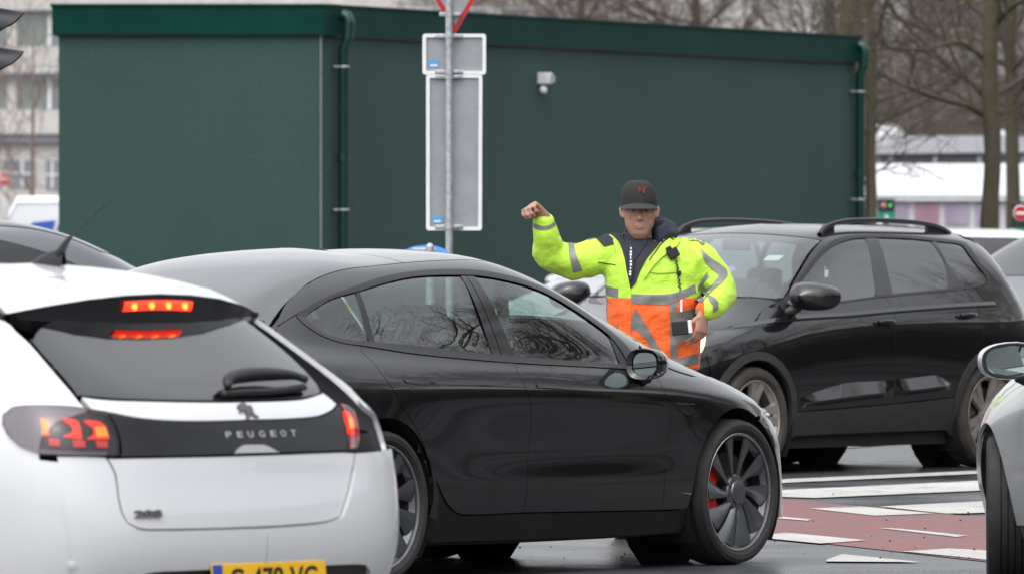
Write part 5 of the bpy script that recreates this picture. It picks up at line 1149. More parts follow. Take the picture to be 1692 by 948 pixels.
M['concrete'] = pmat('concrete', (.48, .46, .45), .8, noise=.12, nscale=.8)
def offset_foot(F, d):
    n = len(F); r = []
    for i in range(n):
        p, a, c = Vector(F[i]), Vector(F[i - 1]), Vector(F[(i + 1) % n])
        e1, e2 = (p - a).normalized(), (c - p).normalized(); n1, n2 = Vector((e1.y, -e1.x)), Vector((e2.y, -e2.x))
        m_ = (n1 + n2); m_ = m_ / max(m_.length_squared, 1e-6) * 2; r.append(p + m_ * d)
    return [(q.x, q.y) for q in r]
foot = [(gx(97, 98), 98.0), (gx(527, 98), 98.0), (gx(1413, 113.5), 113.5), (2.1, 128), (-4.9, 125)]
gb = empty('substation_building', (-.2, 110, 0), label='windowless dark green rendered substation with flat roof and two downpipes', cat='building')
def loc(p): return [(q[0] + .2, q[1] - 110) for q in p]
w_ = MB(); w_.prism(loc(foot), 0, 3.70, 'z'); w_.build('wall', M['render_green'], gb)
f_ = MB(); f_.prism(loc(offset_foot(foot, .07)), 3.705, 4.005, 'z'); f_.build('fascia', M['fascia_green'], gb)
f_ = MB(); f_.prism(loc(offset_foot(foot, .088)), 4.007, 4.035, 'z'); f_.build('roof_flashing', M['fascia_green'], gb)
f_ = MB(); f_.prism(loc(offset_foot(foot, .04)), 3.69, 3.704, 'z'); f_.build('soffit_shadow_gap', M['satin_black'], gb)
pl_ = MB(); pl_.prism(loc(offset_foot(foot, .015)), 0, .30, 'z'); pl_.build('plinth', M['concrete'], gb)
wdir = (Vector(foot[2]) - Vector(foot[1])).normalized(); wnor = Vector((wdir.y, -wdir.x))
def onwall(px, z, out_=0.0):
    'point on the long wall under photo column px'
    A = Vector(foot[1]); t0, t1 = 0.0, 24.0
    for _ in range(60):
        t = (t0 + t1) / 2; p = A + wdir * t
        if CX + p.x / p.y * FPX < px: t0 = t
        else: t1 = t
    p = A + wdir * t0 + wnor * out_; return Vector((p.x + .2, p.y - 110, z))
def zat(px, py): 
    p = onwall(px, 0); return HC - (py - HZ) * (p.y + 110) / FPX
for px_, tops, br, jn in ((554, 26, (111, 347), 260), (1409, 76, (152, 330), 286)):
    o = .095; d3 = Vector((wnor.x, wnor.y, 0))
    b = MB(); zt = zat(px_, tops); base = onwall(px_, 0, o)
    arcp = [onwall(px_, zt, .02), onwall(px_, zt + .0, .10), onwall(px_, zt - .015, .14), onwall(px_, zt - .05, .155), onwall(px_, zt - .10, .155), onwall(px_, zt - .26, .145), onwall(px_, zt - .36, o), onwall(px_, .05, o)]
    b.tube(arcp[:6], .064, 16); b.tube(arcp[4:], .058, 16)
    for zz in (zt - .10, zat(px_, jn)): b.tube([onwall(px_, zz - .05, .155 if zz > 3.4 else o), onwall(px_, zz + .03, .155 if zz > 3.4 else o)], 0.068, 16)
    dp = b.build('downpipe', M['pipe_green'], gb, auto=50)
    for yb in br:
        z_ = zat(px_, yb); b = MB(); b.tube([onwall(px_, z_ - .012, o), onwall(px_, z_ + .012, o)], .066, 16)
        q = onwall(px_, z_, 0); b.tube([q, onwall(px_, z_, o - .04)], .012, 6); q2 = onwall(px_ - 9, z_, .05); b.tube([q2, onwall(px_, z_, .09)], .010, 6); b.build('pipe_bracket', M['galv'], dp)
b = MB(); cwx = gx(530, 98) + .2
b.box((cwx, 98 - 110 + .004, 1.85), (.012, .03, 3.68)); b.build('joint_strip', M['alu_grey'], gb)
fl = MB(); c = onwall(892, zat(892, 130), .06); ang = math.atan2(wdir.y, wdir.x); Mr = Matrix.Rotation(ang, 4, 'Z')
fl.box(c, (.13, .15, .13), M=Mr, bev=.012); lampo = fl.build('wall_lamp', M['white_coat'], gb)
fl = MB(); fl.box(c + Mr @ Vector((0, -.078, -.005)), (.09, .01, .085)); fl.build('lamp_face', M['alu_grey'], lampo)
fl = MB(); cc = onwall(891, zat(891, 150), .05); fl.tube([cc + Vector((0, 0, .05)), cc + Vector((0, 0, .02)), cc, cc - Vector((0, 0, .035))], [.028, .04, .046, .03], 14); fl.build('motion_sensor', M['white_coat'], lampo)

# ------------------------------------------------------------------ traffic signs seen from behind
def sign_frame(px0, py0, px1, py1, d, y, name, parent, ox, r=.02, mat='alu_grey', lip=.030, bend=False):
    x0, x1, z0, z1 = gx(px0, d) - ox, gx(px1, d) - ox, HC - (py1 - HZ) * d / FPX, HC - (py0 - HZ) * d / FPX
    def rr(x0, x1, z0, z1, r):
        res = []
        for cx, cz, a0 in ((x1 - r, z1 - r, 0), (x0 + r, z1 - r, 90), (x0 + r, z0 + r, 180), (x1 - r, z0 + r, 270)):
            for i in range(5): a = R(a0 + 22.5 * i); res.append((cx + r * math.cos(a), cz + r * math.sin(a)))
        return res
    o_ = rr(x0, x1, z0, z1, r); i_ = rr(x0 + lip * .85, x1 - lip * .85, z0 + lip * .85, z1 - lip * .85, r * .4)
    def bd(p):
        if bend and p[0] > (x0 + x1) / 2 and p[1] < z0 + .35: return (p[0] - .018 * (1 - abs((p[1] - z0) - .30) / .35), p[1])
        return p
    o_ = [bd(p) for p in o_]; i_ = [bd(p) for p in i_]; n = len(o_); b = MB()
    V = [(p[0], y, p[1]) for p in o_] + [(p[0], y - .03, p[1]) for p in o_] + [(p[0], y - .03, p[1]) for p in i_] + [(p[0], y - .012, p[1]) for p in i_]
    F = []
    for k in range(3): F += [(k * n + j, k * n + (j + 1) % n, (k + 1) * n + (j + 1) % n, (k + 1) * n + j) for j in range(n)]
    F.append(tuple(range(n)))
    b.add(V, F, False); fr = b.build(name, M['white_coat'], parent)
    b = MB(); b.add([(p[0], y - .011, p[1]) for p in i_], [tuple(range(n))], False); b.build('back_sheet', M[mat], fr)
    # maker's sticker
    b = MB(); b.box((x0 + lip + .05, y - .014, z0 + lip + .045), (.075, .003, .05), bev=0); b.build('sticker', M['sticker_blue'], fr)
    b = MB(); b.box((x0 + lip + .05, y - .0165, z0 + lip + .035), (.05, .002, .012)); b.build('sticker_print', M['paper'], fr)
    return fr, x0, x1, z0, z1
M['sticker_blue'] = pmat('sticker_blue', (.08, .32, .62), .4)
M['sign_red'] = pmat('sign_red', (.42, .012, .018), .45)
dS = 64.0; oxS = gx(742, dS)
sp = empty('sign_post', (oxS, dS, 0), label='galvanised sign post with a yield triangle and two plates seen from behind', cat='traffic sign')
b = MB(); b.tube([(0, 0, 0), (0, 0, 3.6)], .0255, 20); b.build('post', M['galv'], sp, auto=50)
f1 = sign_frame(698, 56, 803, 123.5, dS, .075, 'plate_small', sp, oxS)
f2 = sign_frame(704, 123, 797, 381, dS, .075, 'plate_tall', sp, oxS, bend=True)
def zS(py): return HC - (py - HZ) * dS / FPX
tri = MB(); T0 = [(gx(752, dS) - oxS, zS(57)), (gx(752, dS) - oxS - .40, zS(57) + .70), (gx(752, dS) - oxS + .40, zS(57) + .70)]
tri.prism(T0, .05, .078, 'y'); to = tri.build('yield_triangle', M['sign_red'], sp)
cn = (sum(p[0] for p in T0) / 3, sum(p[1] for p in T0) / 3); T1 = [(cn[0] + (p[0] - cn[0]) * .86, cn[1] + (p[1] - cn[1]) * .86) for p in T0]
b = MB(); b.add([(p[0], .0485, p[1]) for p in T1], [(0, 1, 2)], False); b.build('back_sheet', M['alu_grey'], to)
for py_ in (24, 60, 119, 127, 375):
    b = MB(); b.tube([(0, 0, zS(py_) - .016), (0, 0, zS(py_) + .016)], .031, 16); b.box((.0, .045, zS(py_)), (.20 if py_ > 30 else .14, .018, .030), bev=.004)
    b.box((.055, .028, zS(py_)), (.05, .03, .026), bev=.003); b.tube([(.055, .0, zS(py_)), (.055, .03, zS(py_))], .007, 6)
    b.build('clamp', M['galv'], sp, auto=40)
# blue round sign on a low post behind the saloon's roof
dB = 61.0; bs = empty('blue_sign', (gx(703, dB), dB, 0), label='round blue sign with a grey clamp peeking over the saloon roof', cat='traffic sign')
zb = HC - (423 - HZ) * dB / FPX; tl = Matrix.Translation((0, 0, zb)) @ Matrix.Rotation(R(-66), 4, 'X')
b = MB(); b.lathe([(.0005, .008), (.150, .008), (.160, .004), (.160, -.006), (.0005, -.006)], 40, M=tl); b.build('disc', pmat('sign_blue', (.02, .17, .50), .4), bs, auto=30)
b = MB(); b.lathe([(.1605, -.008), (.1605, .010), (.150, .010)], 40, M=tl); b.build('disc_rim', M['galv'], bs)
b = MB(); b.tube([(.03, -.03, 0), (.03, -.03, zb + .065)], .028, 14); b.tube([(.03, -.03, zb + .065), (.03, -.03, zb + .085)], [.028, .012], 14); b.box((-.01, -.012, zb + .04), (.16, .03, .03), bev=.005); b.build('post', M['galv'], bs, auto=40)
# traffic signal: the hoods poke in at the left edge
dT = 53.0; ts = empty('traffic_signal', (gx(-36, dT), dT, 0), label='traffic signal whose two dark hoods poke in at the picture\'s left edge', cat='traffic signal')
def zT(py): return HC - (py - HZ) * dT / FPX
b = MB(); b.box((-.10, 0, zT(64)), (.20, .26, .86), bev=.03); b.build('housing', M['satin_black'], ts)
for py_ in (-27, 38, 103):
    rows = []
    for j in range(9):
        u_ = j / 8; rows.append([Vector((.0 + .27 * u_ * (1 if True else 0) * (.45 + .55 * max(0, math.sin(a)) ** .5 if True else 1), .105 * (1 - .06 * u_) * math.cos(a), zT(py_) + .105 * (1 - .06 * u_) * math.sin(a) - .035 * u_)) for a in [R(-20 + 220 * i / 20) for i in range(21)]])
    b = MB(); b.grid(rows); b.build('hood', M['signal_hood'] if 'signal_hood' in M else M.setdefault('signal_hood', pmat('signal_hood', (.02, .022, .028), .5)), ts)
    b = MB(); b.lathe([(.0005, .0), (.10, 0)], 24, M=Matrix.Translation((.004, 0, zT(py_))) @ Matrix.Rotation(R(-90), 4, 'Z')); b.build('lens', M['gloss_black'], ts)
b = MB(); b.tube([(-.16, 0, 0), (-.16, 0, 3.3)], .05, 12); b.build('pole', M['galv'], ts)

# ------------------------------------------------------------------ plainer cars: shell, glazing, lamps, wheels
SPEC = {
 'sedan': dict(xa=1.4375, zc=.336, ra=.375, tr=.336, rr=.25, yc=.81, belt=[(-1.72, 1.08), (-1.30, 1.005), (-.65, .985), (.15, .96), (.80, .945)], top=[(.45, 1.20), (.05, 1.345), (-.35, 1.375), (-.80, 1.345), (-1.25, 1.25)], seams=(.70, -.16, -1.02), split=-.20, nose=1.86),
 'suv': dict(xa=1.319, zc=.345, ra=.40, tr=.345, rr=.25, yc=.80, belt=[(-1.72, 1.16), (-1.2, 1.125), (-.5, 1.105), (.2, 1.08), (.72, 1.07)], top=[(.42, 1.30), (.10, 1.48), (-.40, 1.515), (-1.0, 1.51), (-1.42, 1.45)], seams=(.66, -.20, -1.0), split=-.22, nose=1.76),
 'hatch': dict(xa=1.27, zc=.315, ra=.36, tr=.315, rr=.22, yc=.75, belt=[(-1.22, 1.06), (-.8, .985), (-.3, .965), (.2, .955), (.68, .93)], top=[(.50, 1.08), (.20, 1.27), (-.15, 1.315), (-.6, 1.315), (-1.02, 1.25)], seams=(.62, -.02, -.80), split=-.05, nose=1.60)}
def plain_car(key, name, label, xyz, rz, paint, scale=(1, 1, 1), group=None, glass='gloss_black', lamps_on=False, rails=False, near=True, wheelsty='ten', steer=0.0):
    B = BODY[key]; s = SPEC[key]; P = M[paint]
    root = empty(name, xyz, rz, label=label, cat='car', group=group); root.scale = scale
    xa, zc, ra = s['xa'], s['zc'], s['ra']
    gridpart(B, 'body', lambda x, y, z: all((x - w_) ** 2 + (z - zc) ** 2 > (ra + .10) ** 2 or abs(y) < .5 for w_ in (xa, -xa)) and z > .22, P, root)
    win = s['belt'] + s['top']
    for sg in (1, -1):
        panel(B, 'side_window', 'side', win, M[glass], root, sg, off=.004, rim=.01, h=.06)
        if not near: continue
        sp_ = s['split']
        panel(B, 'centre_pillar', 'side', [(sp_ - .05, np.interp(sp_, [p[0] for p in s['belt']], [p[1] for p in s['belt']]) - .01), (sp_ + .04, .97 if key != 'suv' else 1.075), (sp_ + .0, s['top'][2][1] + .01), (sp_ - .08, s['top'][2][1] + .01)], M['satin_black'], root, sg, off=.008, rim=.01)
        bz = lambda x: float(np.interp(x, [p[0] for p in s['belt']], [p[1] for p in s['belt']])) - .03
        a, b_, c = s['seams']; lo = .26
        panel(B, 'front_wing', 'side', [(a, lo), (a + .01, bz(a)), (a + .35, bz(a) - .04), (xa + .1, bz(a) - .14), (s['nose'], bz(a) - .24), (s['nose'], zc + .1)] + arc(xa, zc, ra, 12, 190), P, root, sg, off=.004, sharp=50)
        panel(B, 'front_bumper_side', 'side', arc(xa, zc, ra, 10, -22, 6) + [(xa + .42, .22), (xa + .56, .26), (xa + .63, .42), (xa + .60, .62), (s['nose'] + .02, bz(a) - .26), (s['nose'] + .006, zc + .10)], P, root, sg, off=.003, sharp=50)
        panel(B, 'front_door', 'side', [(a - .006, lo), (a + .004, bz(a)), (b_ + .01, bz(b_)), (b_ + .006, lo)], P, root, sg, off=.004)
        panel(B, 'rear_door', 'side', [(b_ - .002, lo), (b_ + .002, bz(b_)), (c + .02, bz(c)), (c + .02, .72), (-xa + ra + .06, .50), (-xa + ra + .05, lo)], P, root, sg, off=.004)
        panel(B, 'rear_wing', 'side', list(reversed(arc(-xa, zc, ra, -12, 170))) + [(-xa + ra + .044, lo), (-xa + ra + .054, .50), (c + .014, .72), (c + .014, bz(c)), (-xa - .30, bz(c) - .02), (-xa - .42, .6), (-xa - .42, zc + .08)], P, root, sg, off=.004, sharp=50)
        panel(B, 'sill', 'side', [(xa - ra - .02, .20), (xa - ra - .03, .255), (-xa + ra + .05, .255), (-xa + ra + .03, .20)], M['plastic'], root, sg)
        shell_mirror(root, (s['belt'][-1][0] - .06, sg * (.96 if key != 'hatch' else .94), s['belt'][-1][1] + .04), sg, .17, .115, .075, P)
    w0, w1 = {'sedan': ((-1.9, -.75), (.2, .95)), 'suv': ((-2.05, -1.80), (.25, 1.1)), 'hatch': ((-1.80, -1.40), (.18, .95))}[key]
    if key == 'suv':
        panel(B, 'windscreen', 'top', [(.27, -.58), (.27, .58), (.75, .73), (1.08, .62), (1.13, .3), (1.13, -.3), (1.08, -.62), (.75, -.73)], M[glass], root, off=.004, h=.08)
        panel(B, 'rear_window', 'rear', [(-.60, 1.14), (-.52, 1.46), (.52, 1.46), (.60, 1.14)], M['gloss_black'], root, off=.005, h=.08)
    elif key == 'hatch':
        panel(B, 'windscreen', 'top', [(.21, -.50), (.25, -.2), (.25, .2), (.21, .50), (.62, .64), (.95, .58), (1.02, .25), (1.02, -.25), (.95, -.58), (.62, -.64)], M[glass], root, off=.004, h=.08)
        panel(B, 'rear_window', 'rear', [(-.55, 1.04), (-.46, 1.30), (.46, 1.30), (.55, 1.04)], M['gloss_black'], root, off=.005, h=.08)
    else:
        panel(B, 'windscreen', 'top', [(.17, -.50), (.22, -.2), (.22, .2), (.17, .50), (.6, .64), (.98, .6), (1.04, .25), (1.04, -.25), (.98, -.6), (.6, -.64)], M[glass], root, off=.004, h=.08)
        panel(B, 'rear_window', 'top', [(-.95, -.46), (-.92, 0), (-.95, .46), (-1.7, .56), (-1.9, .4), (-1.93, 0), (-1.9, -.4), (-1.7, -.56)], M['gloss_black'], root, off=.004, h=.08)
    zl = {'sedan': (.62, .90), 'suv': (.86, .96), 'hatch': (.72, .90)}[key]
    for sg in (1, -1):
        panel(B, 'headlight', 'front', [(.42, zl[0] - .05), (.70, zl[0] - .04), (.74, zl[0] + .08), (.45, zl[0] + .05)], M['lamp_white' if lamps_on else 'lens_grey'], root, sg, off=.008, h=.05)
        panel(B, 'tail_lamp', 'rear', [(.45, zl[1] - .06), (.70, zl[1] - .07), (.74, zl[1] + .07), (.48, zl[1] + .05)], M['lamp_dim'], root, sg, off=.006, h=.05)
    g = MB(); gz = zl[0] - .16
    panel(B, 'grille', 'front', [(-.36, gz - .06), (.36, gz - .06), (.40, gz + .08), (-.40, gz + .08)], M['satin_black'], root, off=.006, h=.06)
    if rails:
        for sg in (1, -1):
            b = MB(); pts = [on(B, x_, .56 * sg) + Vector((0, 0, u)) for x_, u in ((.1, .0), (0, .05), (-.5, .06), (-1.1, .05), (-1.25, 0))]
            b.tube(curve3(pts), .018, 8); b.build('roof_rail', M['satin_black'], root)
    for x_ in (xa, -xa):
        for sg in (1, -1):
            wheel(root, (x_, sg * s['yc'], zc), sg, s['tr'], s['rr'], .21, wheelsty, [M['tyre'], M['rim_silver'], M['rim_silver']], steer=steer if x_ > 0 else 0.0, spin=.3)
    for x_ in (xa, -xa):
        for sg in (1, -1):
            b = MB(); b.grid([[Vector((x_ + (ra + .02) * math.cos(R(q)), sg * y_, zc + (ra + .02) * math.sin(R(q)))) for y_ in (.45, s['yc'] - .05)] for q in range(2, 192, 10)]); b.build('wheel_well', M['dark'], root)
    b = MB(); b.box((0, 0, .25), (3.6, 1.2, .06)); b.build('floor_pan', M['dark'], root)
    return root
M['glass_pale'] = pmat('glass_pale', (.30, .36, .36), .04, coat=1, spec=.8)
M['lens_grey'] = pmat('lens_grey', (.35, .36, .38), .1, coat=1)
M['off_white'] = pmat('off_white', (.66, .67, .68), .35, coat=.7, dirt=.08)
M['light_silver'] = pmat('light_silver', (.50, .515, .53), .3, metal=.2, coat=1.0, dirt=.1)
# light grey car at the right edge: heading away, its near side fills the frame's right end
vw = plain_car('hatch', 'grey_car', 'light grey car cropped by the right edge, its turned front wheel on the cycle path', (3.20, 38.55, 0), R(101), 'light_silver', scale=(1.06, 1.03, 1.03), wheelsty='ten', steer=R(-14))
for ch in list(vw.children):
    if ch.name.startswith('door_mirror'):
        for c2 in list(ch.children): bpy.data.objects.remove(c2)
        bpy.data.objects.remove(ch)
for sg in (1, -1): shell_mirror(vw, (.52, sg * .98, .955), sg, .17, .125, .085, M['light_silver'])
# silver cars queueing behind the saloon
cb = plain_car('suv', 'silver_suv', 'silver sport utility car mostly hidden behind the controller and the black one', (1.55, 85.0, 0), R(232), 'silver_paint', glass='glass_pale')
cc = plain_car('sedan', 'dark_grey_car', 'dark grey car with sloping tail and black glass behind the white hatchback', (-4.62, 61.5, 0), R(205), 'grey_paint', scale=(1.03, 1.0, 1.13), glass='gloss_black')
# far left: roof-railed estate and a van in front of the office
plain_car('suv', 'silver_estate', 'pale estate with black roof rails left of the substation', (-6.35, 82, 0), R(195), 'off_white', scale=(1, 1, 1.11), rails=True, near=False)
plain_car('suv', 'white_estate', 'white car behind the pale estate, left of the substation', (gx(30, 130), 130, 0), R(188), 'off_white', near=False)
def van(x, d, rz):
    r = empty('white_van', (x, d, 0), rz, label='white delivery van with small blue print parked before the pale office block', cat='van')
    prof = [(-2.6, .35), (-2.62, 1.9), (-2.5, 2.12), (.7, 2.15), (1.3, 2.05), (2.0, 1.35), (2.7, 1.12), (2.85, .9), (2.85, .35)]
    b = MB(); rows = []
    for y_, k in ((-.98, 0), (-1.0, .0), (-.9, 1.0), (.9, 1.0), (1.0, 0), (.98, 0)): rows.append([Vector((p_[0], y_, p_[1] - (.10 if (k == 0 and p_[1] > 1.5) else 0))) for p_ in prof])
    b.grid(rows, smooth=False); b.add(rows[0], [tuple(range(9))], False); b.add(rows[-1], [tuple(range(9))], False); b.build('body', M['off_white'], r)
    for sg in (1, -1):
        b = MB(); b.prism([(.75, 1.25), (.75, 1.9), (1.2, 1.85), (1.85, 1.3)], sg * 1.005, sg * 1.0, 'y'); b.build('side_window', M['gloss_black'], r)
        b = MB()
        for k, (x_, z_, w_, h_) in enumerate(((-2.16, 1.66, .34, .15), (-1.85, 1.69, .16, .20), (-2.0, 1.56, .60, .05))): b.prism([(x_ - w_ / 2, z_ - h_ / 2), (x_ + w_ / 2, z_ - h_ / 2 + .03), (x_ + w_ / 2 + .05, z_ + h_ / 2 + .03), (x_ - w_ / 2 + .05, z_ + h_ / 2)], sg * 1.003, sg * 1.006, 'y')
        b.build('blue_print', M['plate_blue'], r)
        for x_ in (-1.7, 1.8):
            b = MB(); b.lathe([(.0005, .1), (.2, .1), (.32, .1), (.33, .08), (.33, -.08)], 24, M=Matrix.Translation((x_, sg * .9, .33)) @ Matrix.Diagonal((1, sg, 1, 1))); b.build('wheel', M['tyre'], r)
    b = MB(); b.add([Vector((1.32, -.85, 2.045)), Vector((1.32, .85, 2.045)), Vector((2.02, .9, 1.36)), Vector((2.02, -.9, 1.36))], [(0, 1, 2, 3)], False); b.build('windscreen', M['gloss_black'], r)
van(gx(318, 132), 132, 0.0)
# parked cars right of the tree
pk = [('suv', 'white_hatchback_parked', 'white car parked right of the mossy tree trunk', gx(1668, 88), 88, 12, 'off_white', 1.0), ('sedan', 'grey_saloon_parked', 'grey saloon cut by the right edge behind the black sport utility car', gx(1795, 76), 76, 232, 'grey_paint', 1.12),
      ('hatch', 'white_small_car', 'small white car left of the mossy trunk, just over the black car\'s roof', gx(1590, 140), 140, 35, 'off_white', 1.1), ('suv', 'dark_car_parked', 'dark car with red tail lamps just left of the mossy trunk', gx(1608, 122), 122, 75, 'grey_paint', 1.0),
      ('sedan', 'silver_saloon_parked', 'silver saloon in the far row right of the mossy trunk', gx(1678, 130), 130, 20, 'silver_paint', 1.08), ('hatch', 'dark_hatchback_parked', 'dark hatchback in the far row below the big entry sign', gx(1672, 112), 112, 15, 'grey_paint', 1.1)]
for key, nm, lb, x_, d_, rz, pt, sz in pk: plain_car(key, nm.replace('_parked', ''), lb, (x_, d_, 0), R(rz), pt, scale=(1, 1, sz), group='cars parked beyond the substation', near=False)

# ------------------------------------------------------------------ office block, tent, pavilion, entry signs
M['office'] = wallmat('office', (.50, .475, .455), .8, 2.0, .1, .10)
M['office_dark'] = pmat('office_dark', (.20, .20, .22), .6)
M['curtain'] = pmat('curtain', (.42, .44, .43), .9, noise=.15, nscale=.7)
M['office_glass'] = glassmat('office_glass', (.82, .86, .86))
dO = 400.0; off = empty('office_block', (gx(40, dO), dO, 0), label='pale concrete office block with rows of curtained windows, left of the substation', cat='building')
def zO(py): return HC - (py - HZ) * dO / FPX
xl, xr_ = -16.0, 16.5
def slab(name, y0, y1, dep, mat): 
    b = MB(); b.box(((xl + xr_) / 2, 5 - dep, (zO(y0) + zO(y1)) / 2), (xr_ - xl, 10, zO(y0) - zO(y1))); return b.build(name, mat, off)
slab('parapet', -6, 18, .5, M['office'])
for i, (a, b_) in enumerate(((78, 122), (182, 222))): slab('spandrel', a, b_, .5, M['office'])
for a, b_ in ((18, 22), (122, 131), (222, 236)): slab('sill_band', a, b_, .35, M['office_dark'])
slab('ground_floor', 236, 456, 0, M['office'])
ox = gx(40, dO)
for fl_, (y0, y1) in enumerate(((22, 78), (131, 182))):
    slab('recess', y0, y1, -.25, M['curtain'])
    for k in range(-10, 10):
        xw = (20 + k * 62.0 - 40) / FPX * dO
        if not xl < xw < xr_: continue
        b = MB(); b.box((xw, .1, (zO(y0) + zO(y1)) / 2), (.13 if k % 2 else .38, .5, zO(y0) - zO(y1))); b.build('mullion', M['office'] if k % 2 == 0 else M['white_coat'], off)
        b = MB(); b.box((xw + .8, .18, (zO(y0) + zO(y1)) / 2), (1.5, .02, zO(y0) - zO(y1) - .05)); b.build('window_pane', M['office_glass'], off)
for x0, x1, y0, y1 in ((-8, 14, 265, 305), (16, 58, 265, 310), (76, 97, 266, 312), (120, 170, 266, 312)):
    b = MB(); b.box(((x0 + x1) / 2 * dO / FPX - 40 * dO / FPX, -.02, (zO(y0) + zO(y1)) / 2), ((x1 - x0) * dO / FPX, .1, zO(y0) - zO(y1))); wn = b.build('ground_window', M['office_dark'], off)
    b = MB(); b.box(((x0 + x1) / 2 * dO / FPX - 40 * dO / FPX, -.09, zO((y0 + y1) / 2)), ((x1 - x0) * dO / FPX, .05, .08)); b.box(((x0 + x1) / 2 * dO / FPX - 40 * dO / FPX, -.10, (zO(y0) + zO(y1)) / 2), (.09, .05, zO(y0) - zO(y1))); b.build('window_bars', M['white_coat'], wn)
# upper storey set back with vent grilles, seen over the substation roof
st = empty('set_back_storey', (gx(640, 380), 392, 0), label='pale set-back storey with dark vents peeping over the substation roof', cat='building')
b = MB(); b.box((0, 0, 5.7), (13, 8, 11.4)); b.build('wall', M['office'], st)
for k in range(7):
    b = MB(); b.box((-5.4 + k * 1.8, -4.02, 11.15), (1.1, .06, .3)); b.build('vent', M['office_dark'], st)
# stop sign far left
d_ = 300; r_ = empty('stop_sign', (gx(8, d_), d_, 0), label='small red octagonal STOP sign in front of the office block', cat='traffic sign')
z_ = HC - (296 - HZ) * d_ / FPX
b = MB(); b.prism([(.25 * math.cos(R(22.5 + 45 * k)), z_ + .25 * math.sin(R(22.5 + 45 * k))) for k in range(8)], -.01, .01, 'y'); pn = b.build('panel', M['white_coat'], r_)
b = MB(); b.prism([(.23 * math.cos(R(22.5 + 45 * k)), z_ + .23 * math.sin(R(22.5 + 45 * k))) for k in range(8)], -.014, -.011, 'y'); b.build('red_face', M['sign_red'], pn)
text_mesh('stop_text', 'STOP', .17, M['paper'], pn, Matrix.Translation((0, -.016, z_)) @ Matrix.Rotation(R(90), 4, 'X'), .002, bold=.004)
b = MB(); b.tube([(0, .04, 0), (0, .04, z_ + .2)], .03, 8); b.build('post', M['galv'], r_)
# event tent
M['tent_white'] = pmat('tent_white', (.56, .56, .57), .7, noise=.03, nscale=.5)
M['tent_pink'] = pmat('tent_pink', (.36, .20, .26), .6, noise=.35, nscale=.6)
M['tent_violet'] = pmat('tent_violet', (.30, .25, .33), .6, noise=.35, nscale=.6)
dE = 190.0; te = empty('event_tent', (gx(1560, dE), dE, 0), label='long white event tent with pinkish window panels, right of the substation', cat='tent')
def zE(py): return HC - (py - HZ) * dE / FPX
L0, L1 = gx(1400, dE) - gx(1560, dE), 12.0
b = MB(); e0, e1 = zE(326), zE(272)
b.add([(L0 - .2, -5.2, e0), (L1, -5.2, e0), (L1, 0, e1 + .02), (L0 - .2, 0, e1 + .02), (L0 - .2, 5.2, e0), (L1, 5.2, e0)], [(0, 1, 2, 3), (3, 2, 5, 4)], False)
b.add([(L0 - .2, -5.2, e0), (L0 - .2, 0, e1 + .02), (L0 - .2, 5.2, e0)], [(0, 1, 2)], False); b.build('roof', M['tent_white'], te)
b = MB(); b.box(((L0 + L1) / 2, -5.1, (zE(326) + zE(334)) / 2), (L1 - L0, .1, zE(326) - zE(334))); b.build('eave', M['white_coat'], te)
b = MB(); b.box(((L0 + L1) / 2, 0, zE(334) / 2), (L1 - L0, 10, zE(334))); b.build('wall', M['tent_white'], te)
for k in range(12):
    x0 = L0 + .55 + k * .62 * 1.0
    b = MB(); b.box((x0 + .26, -5.03, (zE(336) + zE(372)) / 2), (.50, .04, zE(336) - zE(372))); b.build('window_panel', M['tent_pink'] if k % 3 == 1 else M['tent_violet'], te)
# pavilion with a low grey roof behind the tent
dP = 260.0; pv = empty('pavilion', (gx(1590, dP), dP, 0), label='low pavilion with grey pitched roof and dark openings behind the white tent', cat='building')
def zP(py): return HC - (py - HZ) * dP / FPX
b = MB(); hw = gx(1690, dP) - gx(1590, dP)
b.add([(-2.7, -4, zP(257)), (6, -4, zP(251)), (4, 0, zP(226)), (-1.8, 0, zP(224)), (-2.7, 4, zP(255)), (6, 4, zP(251))], [(0, 1, 2, 3), (3, 2, 5, 4), (0, 3, 4), (1, 5, 2)], False); b.build('roof', pmat('slate', (.20, .20, .215), .6, noise=.15), pv)
b = MB(); b.box((1.5, 0, zP(258) / 2), (8, 7, zP(258))); b.build('wall', M['office_dark'], pv)
for k in range(6):
    b = MB(); b.box((-2.2 + k * 1.25, -3.6, zP(262) / 2), (.12, .12, zP(258))); b.build('column', M['galv'], pv)
b = MB(); b.box((4.5, 3, zP(236) / 2), (4.5, 2, zP(236))); b.build('brick_wing', pmat('brick', (.22, .085, .05), .85, noise=.25), pv)
# domes of white fabric over the treetops' foot
for px_, py_, rw, lb in ((1462, 214, .62, 'larger white fabric dome beside the thick trunk left of the tent'), (1648, 214, .32, 'smaller white fabric dome beside the mossy trunk')):
    dd = 290.0; q = at(px_, py_, dd); b = MB(); b.lathe([(rw * 1.0 * math.cos(R(a)), rw * .62 * math.sin(R(a)) - .2) for a in (0, 15, 30, 45, 60, 75, 89.9)], 24, M=Matrix.Translation(q) @ Matrix.Rotation(R(90), 4, 'X')); 
    b.lathe([(rw, -.2), (rw, -q.z)], 24, M=Matrix.Translation(q) @ Matrix.Rotation(R(90), 4, 'X')); b.build('fabric_dome', M['tent_white'], label=lb, cat='dome tent', group='white fabric domes')
